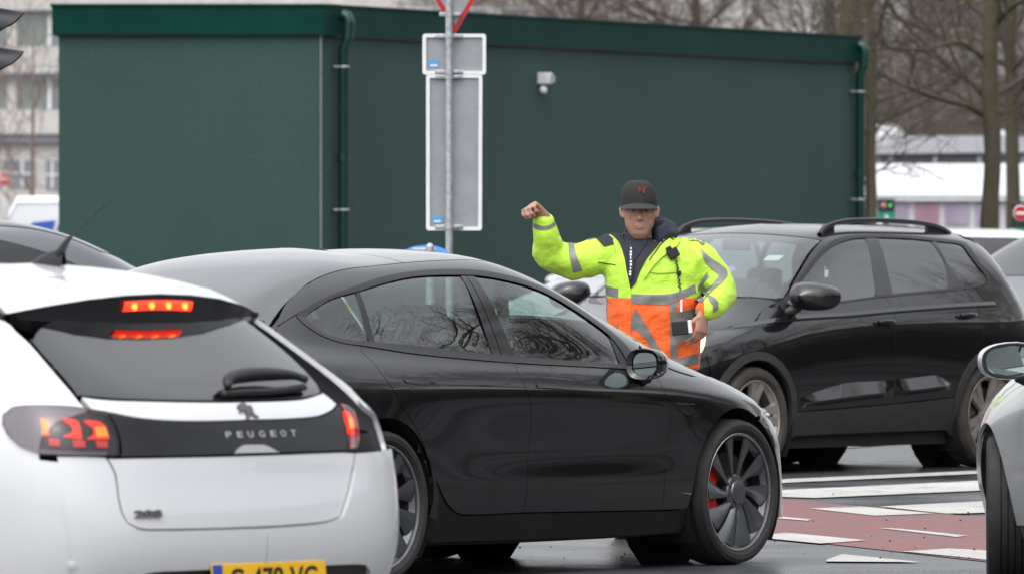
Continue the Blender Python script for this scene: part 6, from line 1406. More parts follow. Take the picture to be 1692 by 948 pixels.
# car park entry signs
M['sign_dark'] = pmat('sign_dark', (.012, .014, .018), .4)
M['sign_green'] = pmat('sign_green', (.01, .22, .13), .45)
M['led_green'] = emat('led_green', (.05, 1, .2), 1.2)
def entry_sign(px0, px1, py0, pym, py1, d, label, arrow, ztext):
    xc = gx((px0 + px1) / 2, d); w2 = (px1 - px0) * d / FPX / 2; k = d / FPX
    r = empty('entry_sign', (xc, d, 0), label=label, cat='sign', group='car park entry signs')
    z = lambda py: HC - (py - HZ) * k
    b = MB(); b.box((0, 0, (z(py0) + z(pym)) / 2), (2 * w2, .16, z(py0) - z(pym)), bev=.01); b.build('display_box', M['sign_dark'], r)
    b = MB(); b.box((0, 0, (z(pym) + z(py1)) / 2), (2 * w2 * 1.04, .14, z(pym) - z(py1))); gpn = b.build('green_panel', M['sign_green'], r)
    rad = (pym - py0) * k * (.29 if not arrow else .20); cx_ = 0 if not arrow else -w2 * .30; cz = (z(py0) + z(pym)) / 2 + (0 if arrow else .02)
    T = Matrix.Translation((cx_, -.083, cz)) @ Matrix.Rotation(R(180), 4, 'Z')
    b = MB(); b.lathe([(.0005, .0), (rad * 1.12, 0), (rad * 1.12, -.01)], 28, M=T); b.build('disc_edge', M['paper'], r)
    b = MB(); b.lathe([(.0005, .004), (rad, .004)], 28, M=T); b.build('no_entry_disc', M['sign_red'], r)
    b = MB(); b.box((cx_, -.0895, cz), (rad * 1.35, .003, rad * .36)); b.build('no_entry_bar', M['paper'], r)
    if arrow:
        b = MB(); c = Vector((w2 * .45, -.085, cz)); s_ = rad * .8
        b.add([c + Vector((-s_ * .3, 0, -s_)), c + Vector((s_ * .15, 0, -s_ * .3)), c + Vector((s_ * .3, 0, -s_ * .9)), c + Vector((s_ * .5, 0, s_ * .9)), c + Vector((-s_ * .2, 0, s_ * .3))], [(0, 1, 2, 3, 4)], False); b.build('green_arrow', M['led_green'], r)
    b = MB(); zz = (z(pym) + z(py1)) / 2; hh = (z(pym) - z(py1)) * .28
    b.add([(-hh * .2, -.073, zz - hh), (-hh * .5, -.073, zz + hh * .4), (hh * .1, -.073, zz + hh), (hh * .2, -.073, zz - hh * .2), (hh * .8, -.073, zz + hh * .7), (hh * .7, -.073, zz - hh)], [tuple(range(6))], False); b.build('white_mark', M['paper'], gpn)
    b = MB(); b.tube([(0, .05, 0), (0, .05, z(py1))], .06, 8); b.build('post', M['galv'], r)
entry_sign(1450, 1478, 329, 350, 366, 150, 'car park sign with small red disc and green arrow, left of the tent\'s end', True, 0)
entry_sign(1671, 1702, 335, 376, 402, 105, 'larger car park sign with red no-entry disc at the right edge', False, 0)

# ------------------------------------------------------------------ bare winter trees
def barkmat(name, c1, c2, moss, mo=.5):
    m, t, b = newmat(name); N = t.nodes.new; k = t.links.new
    tcn = N('ShaderNodeTexCoord'); n1 = N('ShaderNodeTexNoise'); n1.inputs['Scale'].default_value = 6; n1.inputs['Detail'].default_value = 9; k(tcn.outputs['Object'], n1.inputs['Vector'])
    mp = N('ShaderNodeMapping'); mp.inputs['Scale'].default_value = (9, 9, 2.2); k(tcn.outputs['Object'], mp.inputs[0])
    n2 = N('ShaderNodeTexNoise'); n2.inputs['Scale'].default_value = 2.5; n2.inputs['Detail'].default_value = 8; k(mp.outputs[0], n2.inputs['Vector'])
    x = N('ShaderNodeMix'); x.data_type = 'RGBA'; x.inputs[6].default_value = (*c1, 1); x.inputs[7].default_value = (*c2, 1); k(n2.outputs['Fac'], x.inputs[0])
    r = N('ShaderNodeMapRange'); r.inputs[1].default_value = mo - .1; r.inputs[2].default_value = mo + .12; k(n1.outputs['Fac'], r.inputs[0])
    y = N('ShaderNodeMix'); y.data_type = 'RGBA'; k(r.outputs[0], y.inputs[0]); k(x.outputs[2], y.inputs[6]); y.inputs[7].default_value = (*moss, 1); k(y.outputs[2], b.inputs['Base Color'])
    b.inputs['Roughness'].default_value = .9
    bp = N('ShaderNodeBump'); bp.inputs['Strength'].default_value = .8; bp.inputs['Distance'].default_value = .02; k(n2.outputs['Fac'], bp.inputs['Height']); k(bp.outputs['Normal'], b.inputs['Normal'])
    return m
M['bark_moss'] = barkmat('bark_moss', (.035, .028, .02), (.11, .09, .068), (.06, .056, .020), .50)
M['bark_brown'] = barkmat('bark_brown', (.045, .034, .028), (.12, .092, .074), (.09, .075, .05), .62)
M['twig'] = pmat('twig', (.125, .092, .077), .9, noise=.2, nscale=1)
M['twig_pale'] = pmat('twig_pale', (.20, .145, .115), .9, noise=.25, nscale=.5)
def grow(b, rng, p, d, r, ln, lev, maxlev, nch, spread, up, nseg=4, thin=.0035):
    pts = [p]; rad = [r]; dd = d.copy()
    for i in range(nseg):
        dd = (dd + Vector((rng.uniform(-1, 1), rng.uniform(-1, 1), rng.uniform(-1, 1))) * (.09 + .05 * lev) + Vector((0, 0, up * .06))).normalized()
        pts.append(pts[-1] + dd * (ln / nseg)); rad.append(max(thin, r * (1 - .55 * (i + 1) / nseg)))
    b.tube(pts, rad, 7 if lev < 2 else (5 if lev == 2 else 3), cap=False)
    if lev >= maxlev: return
    for c in range(nch[lev]):
        t = rng.uniform(.28, 1.0) if c else 1.0
        f = t * nseg; i = min(int(f), nseg - 1); q = pts[i].lerp(pts[i + 1], f - i)
        ax = dd.orthogonal().normalized(); ax.rotate(Matrix.Rotation(rng.uniform(0, 6.283), 3, dd))
        nd = dd.copy(); nd.rotate(Matrix.Rotation(spread[lev] * rng.uniform(.6, 1.25), 3, ax))
        rr = rad[min(i + 1, nseg)] * rng.uniform(.55, .8) if lev else r * rng.uniform(.38, .6)
        grow(b, rng, q, nd, max(rr, thin), ln * rng.uniform(.55, .82), lev + 1, maxlev, nch, spread, up, nseg, thin)
def tree_meshes(seed, h, r, clear, nch, lv, spread, up, ln, thin=.0035, lean=0.0):
    rng = random.Random(seed); tb = MB(); cb_ = MB()
    P = []; x = y = 0
    for i in range(15):
        z = h * i / 14; P.append(Vector((x + lean * z, y, z))); x += rng.uniform(-1, 1) * .018 * h / 14 * 3; y += rng.uniform(-1, 1) * .018 * h / 14 * 3
    tr = [r * (1.25 if i == 0 else 1) * (1 - .72 * i / 14) for i in range(15)]
    tb.tube(curve3(P, 3), [float(np.interp(k / 3, range(15), tr)) * (1 + .06 * rng.uniform(-1, 1)) for k in range(43)], 14)
    for c in range(nch[0]):
        z = rng.uniform(clear, .97) * h; i = min(int(z / h * 14), 13); q = P[i].lerp(P[i + 1], z / h * 14 - i)
        a = rng.uniform(0, 6.283); el = rng.uniform(.25, .8); d = Vector((math.cos(a) * math.cos(el), math.sin(a) * math.cos(el), math.sin(el)))
        k = 1 - .55 * (z / h - clear) / (1 - clear)
        grow(cb_, rng, q, d, tr[i] * rng.uniform(.30, .5), ln * k * rng.uniform(.7, 1.15), 1, lv, nch, spread, up, 5, thin)
    return tb.mesh('trunk'), cb_.mesh('crown')
def plant(name, label, meshes, xyz, rz, sc, mats, group):
    r = empty(name, xyz, rz, label=label, cat='tree', group=group); r.scale = (sc, sc, sc)
    for nm, me, mt in (('trunk', meshes[0], mats[0]), ('crown', meshes[1], mats[1])):
        if not me.materials: me.materials.append(mt)
        o = bpy.data.objects.new(nm, me); COL.objects.link(o); o.parent = r
    return r
SPR = [.9, .75, .65, .6, .6]
# the mossy street tree right of the black car
Am = tree_meshes(3, 9.5, .105, .21, [17, 6, 5, 4], 4, SPR, .5, 2.6)
Tm = plant('street_tree', 'mossy young street tree with bare spreading branches, trunk right of the black car', Am, (gx(1638, 118), 118, 0), R(70), 1.28, (M['bark_moss'], M['bark_brown']), None)
lb = MB(); rng = random.Random(8)
def px3(px, py, d): q = at(px, py, d); return q - Vector(Tm.location)
for pts, r0 in (([(1628, 192, 118.0), (1600, 176, 117.8), (1560, 166, 117.4), (1520, 152, 117.0), (1482, 137, 116.6), (1450, 120, 116.4)], .034), ([(1628, 100, 118.0), (1585, 70, 117.5), (1530, 82, 117.0), (1470, 80, 116.5), (1425, 84, 116.0)], .026),
                ([(1632, 30, 118.0), (1608, 10, 118.2), (1580, -25, 118.4)], .045), ([(1645, 40, 118.0), (1668, 15, 117.8), (1700, -5, 117.5)], .045), ([(1648, 190, 118.0), (1670, 182, 118.0), (1700, 168, 118.0)], .02), ([(1626, 160, 118.0), (1590, 120, 118.0), (1560, 60, 118.0), (1535, -10, 118.0)], .024), ([(1626, 130, 118.0), (1600, 60, 118.5), (1565, 0, 119.0)], .024)):
    P = curve3([px3(*p) for p in pts], 4); lb.tube(P, [1.25 * r0 * (1 - .7 * i / len(P)) for i in range(len(P))], 8)
    for i in range(2, len(P)):
        if rng.random() < .8:
            dd = (P[i] - P[i - 1]).normalized(); ax = dd.orthogonal().normalized(); ax.rotate(Matrix.Rotation(rng.uniform(0, 6.28), 3, dd)); nd = dd.copy(); nd.rotate(Matrix.Rotation(rng.uniform(.5, 1.0), 3, ax))
            grow(lb, rng, P[i], nd, r0 * .35, rng.uniform(.6, 1.4), 2, 4, [0, 0, 4, 3, 2], SPR, .3, 4, .003)
lo_ = lb.build('limb', M['bark_moss']); lo_.parent = Tm; lo_.rotation_euler = (0, 0, -R(70)); lo_.scale = (1 / 1.28,) * 3
# other trees right of the substation
Bm = tree_meshes(11, 13, .20, .30, [16, 6, 5, 4], 4, SPR, .5, 3.6)
Cm = tree_meshes(23, 15, .24, .26, [22, 7, 5, 5], 4, SPR, .4, 4.4, thin=.006)
Dm = tree_meshes(31, 16, .22, .20, [26, 7, 6, 4], 4, SPR, .6, 4.6, thin=.007)
plant('bare_tree', 'thicker bare tree just right of the mossy street tree, in front of the tent', Bm, (gx(1674, 140), 140, 0), 1.0, .68, (M['bark_moss'], M['bark_brown']), 'bare trees right of the substation')
plant('bare_tree', 'bare tree beside the substation\'s right corner, small car park sign at its foot', Bm, (gx(1440, 140), 140, 0), 2.2, .6, (M['bark_moss'], M['bark_brown']), 'bare trees right of the substation')
plant('bare_tree', 'stout bare tree half hidden by the substation\'s right downpipe', Bm, (gx(1402, 128), 128, 0), 4.0, 1.0, (M['bark_brown'], M['twig']), 'bare trees right of the substation')
# a slim sapling at the foot of the substation corner
Em = tree_meshes(41, 3.6, .035, .22, [12, 5, 4], 3, SPR, .5, 1.0, thin=.004)
plant('sapling', 'slim bare sapling at the substation\'s right corner, in front of the tent\'s end', Em, (gx(1432, 119), 119, 0), 0, 1.15, (M['bark_moss'], M['bark_brown']), None)
plant('sapling', 'pale twiggy sapling before the office block left of the substation', tree_meshes(43, 5, .05, .25, [12, 5, 4], 3, SPR, 1.0, 1.8, thin=.006), (gx(58, 200), 200, 0), 0, 1.25, (M['twig_pale'], M['twig_pale']), None)
# belt of park trees behind everything
rng = random.Random(77); i_ = 0
for k in range(6):
    d = rng.uniform(320, 430); px = 690 + 1060 * (k + rng.uniform(.1, .9)) / 6
    plant('park_tree', 'tall bare park tree in the belt behind the substation and tent', (Cm, Dm)[k % 2], (gx(px, d), d, 0), rng.uniform(0, 6.28), rng.uniform(.9, 1.25), (M['bark_brown'], M['twig']), 'tall bare park trees behind the substation')
for k in range(10):
    d = rng.uniform(300, 420); px = 1330 + 420 * (k + rng.uniform(.1, .9)) / 10
    plant('small_tree', 'low bare tree among the brown thicket behind the white tent', (Cm, Dm)[k % 2], (gx(px, d), d, 0), rng.uniform(0, 6.28), rng.uniform(.34, .55), (M['bark_brown'], M['twig']), 'low bare trees behind the tent')
b = MB()
for k in range(380):
    x = rng.uniform(10, 44); y = rng.uniform(300, 330); p = Vector((x, y, 0)); hgt = rng.uniform(1.5, 4.2)
    for j in range(3): b.tube([p, p + Vector((rng.uniform(-.5, .5), rng.uniform(-.3, .3), hgt * .6)), p + Vector((rng.uniform(-1.2, 1.2), 0, hgt))], [.03, .02, .008], 3, cap=False)
b.build('undergrowth', M['twig'], label='brown leafless undergrowth at the foot of the park trees', kind='stuff')
# bare trees right of the junction, mirrored in the paintwork; dark hedge added unseen
for k, (x, y, me, sc) in enumerate(((14, 47, Bm, .85), (19, 54, Cm, .8), (24, 45, Dm, .8), (27, 60, Cm, .9), (34, 52, Cm, 1.0), (22, 70, Dm, .62), (36, 66, Dm, 1.0), (24, 78, Dm, .9))):
    plant('roadside_tree', 'bare roadside tree right of the junction, mirrored in the dark cars\' windows', me, (x, y, 0), k * 1.3, sc, (M['bark_brown'], M['twig']), 'roadside trees right of the junction')
hb = MB()  # unseen hedge added to keep low sky out of the door reflections
hb.box((46, 66, 2.2), (3, 90, 4.4)); 
hg = MB(); rng = random.Random(9)
for k in range(5200):
    c = Vector((44 + rng.uniform(-.9, .9), rng.uniform(18, 116), rng.uniform(0, 5.2) ** 1.0)); s_ = rng.uniform(.12, .3)
    n_ = Vector((rng.uniform(-1, 1), rng.uniform(-1, 1), rng.uniform(-1, 1))).normalized(); a_ = n_.orthogonal() * s_; b_ = n_.cross(a_)
    hg.add([c - a_ - b_, c + a_ - b_, c + a_ + b_, c - a_ + b_], [(0, 1, 2, 3)], False)
hd_ = empty('hedge', (0, 0, 0), label='unseen dark evergreen hedge added right of the junction to darken paint reflections', cat='hedge')
hg.build('foliage', pmat('hedge_leaf', (.018, .03, .014), .7), hd_); hb.build('hedge_core', M['dark'], hd_)

# unseen hedge and bare trees added behind the camera to darken the tailgate's reflections
hb = MB(); hb.box((-6, -48, 1.9), (110, 2.4, 3.8)); hg = MB()
for k in range(3600):
    c = Vector((rng.uniform(-60, 48), -46.6 + rng.uniform(-.8, .8), rng.uniform(0, 4.6))); s_ = rng.uniform(.2, .4)
    n_ = Vector((rng.uniform(-1, 1), rng.uniform(-1, 1), rng.uniform(-1, 1))).normalized(); a_ = n_.orthogonal() * s_; b_ = n_.cross(a_)
    hg.add([c - a_ - b_, c + a_ - b_, c + a_ + b_, c - a_ + b_], [(0, 1, 2, 3)], False)
h2 = empty('hedge', (0, 0, 0), label='unseen dark hedge added behind the camera to darken tailgate reflections', cat='hedge')
hg.build('foliage', bpy.data.materials['hedge_leaf'], h2); hb.build('hedge_core', M['dark'], h2)
for k, (x, y) in enumerate(((-34, -40), (-24, -44), (-15, -41), (-6, -44), (5, -42), (14, -45), (24, -41))):
    plant('unseen_side_tree', 'unseen bare tree added behind the camera to darken tailgate reflections', (Cm, Dm)[k % 2], (x, y, 0), k * 1.1, .8, (M['bark_brown'], M['twig']), 'trees behind the photographer')

# unseen brick block added far right to block low sky and darken door reflections
bk = empty('unseen_brick_block', (52, 62, 0), label='unseen dark brick block added right of the junction to darken door reflections', cat='building')
b = MB(); b.box((0, 0, 4.6), (8, 110, 9.2)); b.build('wall', pmat('dark_brick', (.075, .04, .032), .85, noise=.3, nscale=3, bump=.2, bscale=8), bk)
for f_ in range(3):
    for k in range(26):
        b = MB(); b.box((-4.01, -52 + k * 4.1, 1.7 + f_ * 2.9), (.06, 1.6, 1.5)); b.build('window', M['office_dark'], bk)
b = MB(); b.box((0, 0, 9.3), (8.6, 110.6, .25)); b.build('roof', M['office_dark'], bk)

# ------------------------------------------------------------------ the traffic controller
def remesh(mb, voxel, smooth=6, name='body'):
    'fuse overlapping shapes into one continuous skin'
    me = mb.mesh(name); o = bpy.data.objects.new('tmp_fuse', me); COL.objects.link(o)
    r = o.modifiers.new('r', 'REMESH'); r.mode = 'VOXEL'; r.voxel_size = voxel
    if smooth: m = o.modifiers.new('s', 'SMOOTH'); m.iterations = smooth; m.factor = .5
    dg = bpy.context.evaluated_depsgraph_get(); me2 = bpy.data.meshes.new_from_object(o.evaluated_get(dg)); me2.name = name
    bpy.data.objects.remove(o); me2.polygons.foreach_set('use_smooth', [True] * len(me2.polygons)); return me2
def ell(b, secs, n=28, cap=True, ex=2.0):
    'stack of ellipses: (x, y, z, rx, ry)'
    rows = []
    for x, y, z, rx, ry in secs:
        rows.append([Vector((x + rx * math.copysign(abs(math.cos(a)) ** (2 / ex), math.cos(a)), y + ry * math.copysign(abs(math.sin(a)) ** (2 / ex), math.sin(a)), z)) for a in [2 * math.pi * k / n for k in range(n)]])
    b.grid(rows, wrap=True)
    if cap: b.add(rows[0], [tuple(range(n))]); b.add(rows[-1], [tuple(range(n))])
def limb(b, pts, rad, k=5, n=18):
    P = curve3(pts, k); m = len(P); b.tube(P, [float(np.interp(i / (m - 1) * (len(rad) - 1), range(len(rad)), rad)) for i in range(m)], n)
    b.lathe([(rad[0] * math.cos(R(a)) + .0003, rad[0] * math.sin(R(a))) for a in range(-90, 91, 18)], 14, M=Matrix.Translation(P[0]))
    b.lathe([(rad[-1] * math.cos(R(a)) + .0003, rad[-1] * math.sin(R(a))) for a in range(-90, 91, 18)], 14, M=Matrix.Translation(P[-1]))
class MeshBody:
    'lets panels be cut on any mesh, from its front'
    def __init__(s, me):
        s.V = [v.co.copy() for v in me.vertices]; s.VN = [v.normal.copy() for v in me.vertices]; s.F = []
        for p in me.polygons:
            v = p.vertices
            for i in range(1, len(v) - 1): s.F.append((v[0], v[i], v[i + 1]))
        s.bvh = BVHTree.FromPolygons(s.V, s.F)
    normal = Body.normal
    def hit(s, proj, a, b, sg):
        p, n, f, d = s.bvh.ray_cast(Vector((a, -3, b)), Vector((0, 1, 0)))
        if p is None:
            best = None
            for y in (-.15, -.05, .05):
                q = s.bvh.find_nearest(Vector((a, y, b)))
                if best is None or q[3] < best[3]: best = q
            p, n, f, d = best
        return p, s.normal(p, f)
def fold(x, z, y, rng_off):
    return 0
def add_folds(me, amp, seed, scale):
    'cloth folds: layered ridged noise pushed along the normals'
    from mathutils import noise
    off = Vector((seed * 7.1, seed * 3.3, seed * 1.7)); N = [v.normal.copy() for v in me.vertices]
    for v, n in zip(me.vertices, N):
        p = v.co; q = Vector((p.x * scale[0], p.y * scale[1], p.z * scale[2])) + off
        a = 1 - abs(noise.noise(q)) * 2; b_ = noise.noise(q * 2.3 + off)
        v.co = p + n * amp * ((a - .55) * .9 + b_ * .45)
    me.update()
def hand(b, wrist, fwd, palm_n, curl, thumb_side, spread=.09, scale=1.0):
    'palm, four bent fingers of unequal length and an opposed thumb; fwd from wrist to knuckles, palm_n out of the palm'
    f = Vector(fwd).normalized(); pn = Vector(palm_n); pn = (pn - f * pn.dot(f)).normalized(); s = f.cross(pn) * thumb_side; w = Vector(wrist); k = scale
    rows = []
    for t, hw, th in ((-.02, .027, .022), (.01, .031, .020), (.045, .039, .016), (.075, .042, .014), (.092, .040, .012)):
        rows.append([w + f * t * k + s * (hw * math.cos(a)) * k + pn * (th * math.sin(a)) * k for a in [2 * math.pi * j / 16 for j in range(16)]])
    b.grid(rows, wrap=True); b.add(rows[0], [tuple(range(16))]); b.add(rows[-1], [tuple(range(16))])
    L_ = (.040, .046, .043, .034); tips = []
    for i in range(4):
        o = (1.5 - i) * .0195; q = w + (f * (.084 - abs(i - 1.2) * .004) + s * o) * k; d = (f + s * (1.5 - i) * spread).normalized(); pts = [q - d * .02 * k, q]
        ang = 0
        for j, l in enumerate((L_[i], L_[i] * .66, L_[i] * .52)):
            ang += curl[j] * (1 + .10 * (i - 1.5)); dd = (d * math.cos(ang) + pn * math.sin(ang)); pts.append(pts[-1] + dd * l * k)
        b.tube(pts, [.0098 * k, .0102 * k, .0094 * k, .0088 * k, .0070 * k], 10); tips.append(pts)
        b.lathe([(.0072 * k * math.cos(R(a)) + .0002, .0072 * k * math.sin(R(a))) for a in range(-90, 91, 22)], 10, M=Matrix.Translation(pts[-1]))
        for e in pts[2:4]: b.lathe([(.0098 * k * math.cos(R(a)) + .0002, .0098 * k * math.sin(R(a))) for a in range(-90, 91, 22)], 10, M=Matrix.Translation(e))
    q = w + (f * .022 + s * .028) * k; t1 = q + (f * .032 + s * .022 + pn * .022) * k; t2 = t1 + (f * .026 - s * .002 + pn * .016) * k; t3 = t2 + (f * .018 - s * .010 + pn * .008) * k
    b.tube([w + (f * .005 + s * .012) * k, q, t1, t2, t3], [.013 * k, .014 * k, .0115 * k, .0105 * k, .008 * k], 10)
    b.lathe([(.008 * k * math.cos(R(a)) + .0002, .008 * k * math.sin(R(a))) for a in range(-90, 91, 22)], 10, M=Matrix.Translation(t3))
    return tips
def build_person():
    d0 = 45.6; X0 = gx(1072, d0)
    root_loc = (X0, d0, 0)
    # --- body: head, neck, trunk, arms, hands, legs fused into one skin
    b = MB()
    hx, hy, hz = -.047, -.045, 1.640
    ell(b, [(hx + .003, hy - .005, hz - .150, .020, .020), (hx + .002, hy - .014, hz - .140, .034, .044), (hx, hy - .008, hz - .115, .051, .072), (hx, hy, hz - .075, .070, .090), (hx, hy + .004, hz - .03, .077, .100), (hx, hy + .008, hz + .02, .081, .105), (hx, hy + .012, hz + .07, .080, .103), (hx, hy + .014, hz + .11, .068, .088), (hx, hy + .015, hz + .135, .042, .056), (hx, hy + .015, hz + .145, .012, .016)], 32, ex=2.2)
    ell(b, [(-.03, .0, 1.40, .075, .070), (-.035, -.005, 1.46, .062, .062), (-.042, -.012, 1.52, .057, .060), (-.045, -.015, 1.58, .056, .062)])
    # nose, brows, chin, ears, lips
    b.tube([(hx, hy - .092, hz + .012), (hx, hy - .104, hz - .015), (hx, hy - .117, hz - .036), (hx, hy - .100, hz - .046)], [.009, .011, .014, .010], 10)
    for sg in (1, -1):
        b.tube([(hx + sg * .012, hy - .100, hz - .04), (hx + sg * .014, hy - .095, hz - .042)], .008, 8)
        b.tube([(hx + sg * .012, hy - .094, hz + .022), (hx + sg * .035, hy - .090, hz + .026), (hx + sg * .055, hy - .074, hz + .018)], [.008, .009, .007], 8)
        b.tube([(hx + sg * .04, hy - .076, hz - .03), (hx + sg * .052, hy - .062, hz - .022)], [.016, .014], 8)
        b.tube([(hx + sg * .083, hy + .02, hz + .028), (hx + sg * .092, hy + .028, hz + .01), (hx + sg * .090, hy + .024, hz - .018), (hx + sg * .082, hy + .014, hz - .034)], [.009, .012, .010, .007], 10)
    b.tube([(hx - .024, hy - .088, hz - .071), (hx, hy - .093, hz - .069), (hx + .024, hy - .085, hz - .071)], [.004, .006, .004], 8)
    b.tube([(hx - .020, hy - .087, hz - .081), (hx, hy - .091, hz - .083), (hx + .020, hy - .084, hz - .081)], [.004, .007, .004], 8)
    # trunk and limbs under the clothes
    ell(b, [(.0, .02, .78, .15, .11), (.0, .02, .88, .17, .12), (.01, .01, 1.02, .16, .115), (.02, .0, 1.20, .17, .115), (.015, .0, 1.36, .17, .105), (.01, .0, 1.44, .10, .08)])
    RA = [(-.19, 0, 1.43), (-.34, -.02, 1.39), (-.475, -.05, 1.415), (-.487, -.10, 1.51), (-.520, -.14, 1.600)]
    LA = [(.22, 0, 1.42), (.32, -.02, 1.34), (.385, -.06, 1.23), (.325, -.16, 1.165), (.262, -.215, 1.135)]
    limb(b, RA, [.06, .052, .045, .042, .031]); limb(b, LA, [.06, .052, .045, .042, .031])
    for sg, fx in ((-1, -.12), (1, .13)):
        limb(b, [(sg * .09, .02, .86), (sg * .10, .0, .50), (fx, .02, .10)], [.085, .06, .045])
        limb(b, [(fx, .05, .07), (fx * 1.02, -.06, .045)], [.035, .028])
    hand(b, (-.528, -.150, 1.618), (-.55, -.30, .42), (-.25, -.75, -.62), (1.05, 1.3, .8), -1, scale=1.02)
    tips = hand(b, (.268, -.228, 1.128), (-.12, -.10, -1.0), (-.65, .75, .05), (.45, .55, .40), -1, scale=1.04)
    me = remesh(b, .0045, 4, 'person')
    # skin and trouser regions share one continuous mesh
    root = link('person', me, [M['skin']], None, label='man in hi-vis yellow and orange jacket and dark cap waving one raised arm', cat='person'); root.location = root_loc
    for sg in (1, -1):
        e = MB(); c = Vector((hx + sg * .031, hy - .084, hz + .004)); e.lathe([(.0112 * math.cos(R(a)) + .0002, .0112 * math.sin(R(a))) for a in range(-90, 91, 18)], 14, M=Matrix.Translation(c)); e.lathe([(.0002, -.0112), (.0048, -.0104)], 12, M=Matrix.Translation(c)); e.build('eye', M['eye'], root)
    # --- trousers and shoes
    b = MB(); ell(b, [(0, .02, .74, .17, .135), (0, .02, .86, .19, .14), (.01, .015, .98, .185, .135)])
    for sg, fx in ((-1, -.12), (1, .13)): limb(b, [(sg * .09, .02, .86), (sg * .105, .0, .50), (fx, .03, .12)], [.115, .085, .075])
    me = remesh(b, .010, 6, 'trousers'); add_folds(me, .008, 3, (9, 9, 7)); link('trousers', me, M['navy'], root)
    for fx in (-.12, .13):
        b = MB(); ell(b, [(fx, -.01, .004, .052, .14), (fx, -.01, .03, .055, .145), (fx, .0, .06, .052, .13), (fx, .04, .10, .050, .075), (fx, .05, .14, .052, .06)], ex=2.4); link('shoe', remesh(b, .007, 3, 'shoe'), M['inner_black'], root)
        b = MB(); b.box((fx, -.06, .075), (.105, .02, .02)); b.build('shoe_tab', M['hivis'], root)
    # --- jacket
    b = MB()
    ell(b, [(.026, .012, .850, .228, .165), (.027, .010, .95, .231, .168), (.026, .005, 1.08, .236, .170), (.025, .0, 1.20, .240, .168), (.020, .0, 1.31, .246, .160), (.015, .0, 1.39, .242, .146), (.010, .005, 1.45, .195, .120), (-.01, .010, 1.492, .120, .095)], 40, ex=2.5)
    limb(b, [(-.14, .0, 1.44), (-.25, -.01, 1.415), (-.38, -.03, 1.385), (-.495, -.055, 1.425), (-.515, -.10, 1.50), (-.527, -.128, 1.575)], [.088, .093, .088, .081, .071, .056], n=24)
    limb(b, [(.16, .0, 1.42), (.26, -.01, 1.395), (.33, -.03, 1.315), (.368, -.06, 1.225), (.335, -.145, 1.180), (.288, -.205, 1.150)], [.086, .087, .078, .073, .068, .058], n=24)
    jm = remesh(b, .010, 5, 'jacket'); add_folds(jm, .009, 1, (6, 5, 8)); add_folds(jm, .003, 2, (15, 12, 17))
    jk = link('jacket', jm, M['jacket'], root)
    JB = MeshBody(jm)
    def dec(name, pts, mat, off=.003, par=jk, rim=.004, sharp=40, h=.016): return panel(JB, name, 'front', pts, M[mat], par, 1, off=off, inset=0, rim=rim, h=h, sharp=sharp)
    dec('waist_band', [(-0.2432,1.2748),(-0.1976,1.2626),(-0.152,1.252),(-0.152,1.2064),(-0.1976,1.2155),(-0.2432,1.2292)], 'reflective')
    dec('waist_band', [(-0.0942,1.2261),(0.0547,1.2231),(0.1398,1.2353),(0.228,1.2748),(0.234,1.2322),(0.1459,1.1957),(0.1033,1.1745),(-0.0061,1.1745),(-0.0942,1.1805)], 'reflective')
    dec('side_band', [(-0.2401,1.214),(-0.2158,1.214),(-0.2143,1.0985),(-0.2371,1.1076)], 'reflective')
    dec('tall_band', [(0.1033,1.1714),(0.1429,1.1897),(0.1337,1.135),(0.1489,1.0438),(0.1459,0.9799),(0.1398,0.907),(0.1064,0.907)], 'reflective')
    dec('cross_band', [(0.1337,1.1319),(0.2371,1.1562),(0.2432,1.0954),(0.1398,1.059)], 'reflective'); dec('cross_band', [(0.1459,1.0195),(0.2371,1.0438),(0.2462,0.9982),(0.1489,0.9769)], 'reflective')
    dec('hem_band', [(-0.0365,0.9009),(0.0365,0.8948),(0.1398,0.904),(0.2462,0.9283),(0.2492,0.8736),(0.1216,0.8584),(-0.0365,0.8584)], 'reflective')
    dec('triangle_band', [(-0.0699,1.1562),(-0.0486,1.1258),(0.079,0.9085),(0.0334,0.9085),(-0.0152,0.9951),(-0.076,1.0559),(-0.1033,1.0103),(-0.1125,1.0225)], 'reflective', sharp=25)
    dec('triangle_band', [(-0.1337,1.1167),(-0.1277,1.0833),(-0.1307,1.0195),(-0.152,1.0438),(-0.1641,1.0559)], 'reflective', sharp=25)
    dec('front_placket', [(-0.1581,1.4541),(-0.1337,1.448),(-0.0912,1.2353),(-0.0942,0.9982),(-0.1094,0.8584),(-0.1581,0.8584),(-0.152,0.9982),(-0.152,1.2413)], 'jacket', off=.005, rim=.008)
    # open collar: hoodie and inner jacket show between the lapels
    dec('inner_jacket', [(-0.1824,1.5818),(-0.2188,1.5696),(-0.2006,1.5331),(-0.152,1.4845),(-0.1246,1.4085),(-0.1094,1.3325),(-0.0927,1.2535),(-0.0699,1.2778),(-0.0486,1.3325),(-0.0122,1.3994),(0.0486,1.4723),(0.0973,1.5392),(0.1094,1.5696),(0.0547,1.5696),(-0.0608,1.5301)], 'inner_black', off=.006, rim=.006)
    dec('hoodie_front', [(-0.1277,1.5331),(-0.1185,1.4693),(-0.1094,1.4085),(-0.0973,1.3629),(-0.0669,1.3933),(-0.0304,1.448),(0.0061,1.4997),(0.0243,1.5331),(-0.0486,1.5088)], 'hoodie', off=.012, rim=.006)
    dec('lapel', [(-0.2736,1.5119),(-0.228,1.5331),(-0.1793,1.4967),(-0.1702,1.4754),(-0.2249,1.4602),(-0.2432,1.4784)], 'inner_black', off=.010, rim=.006)
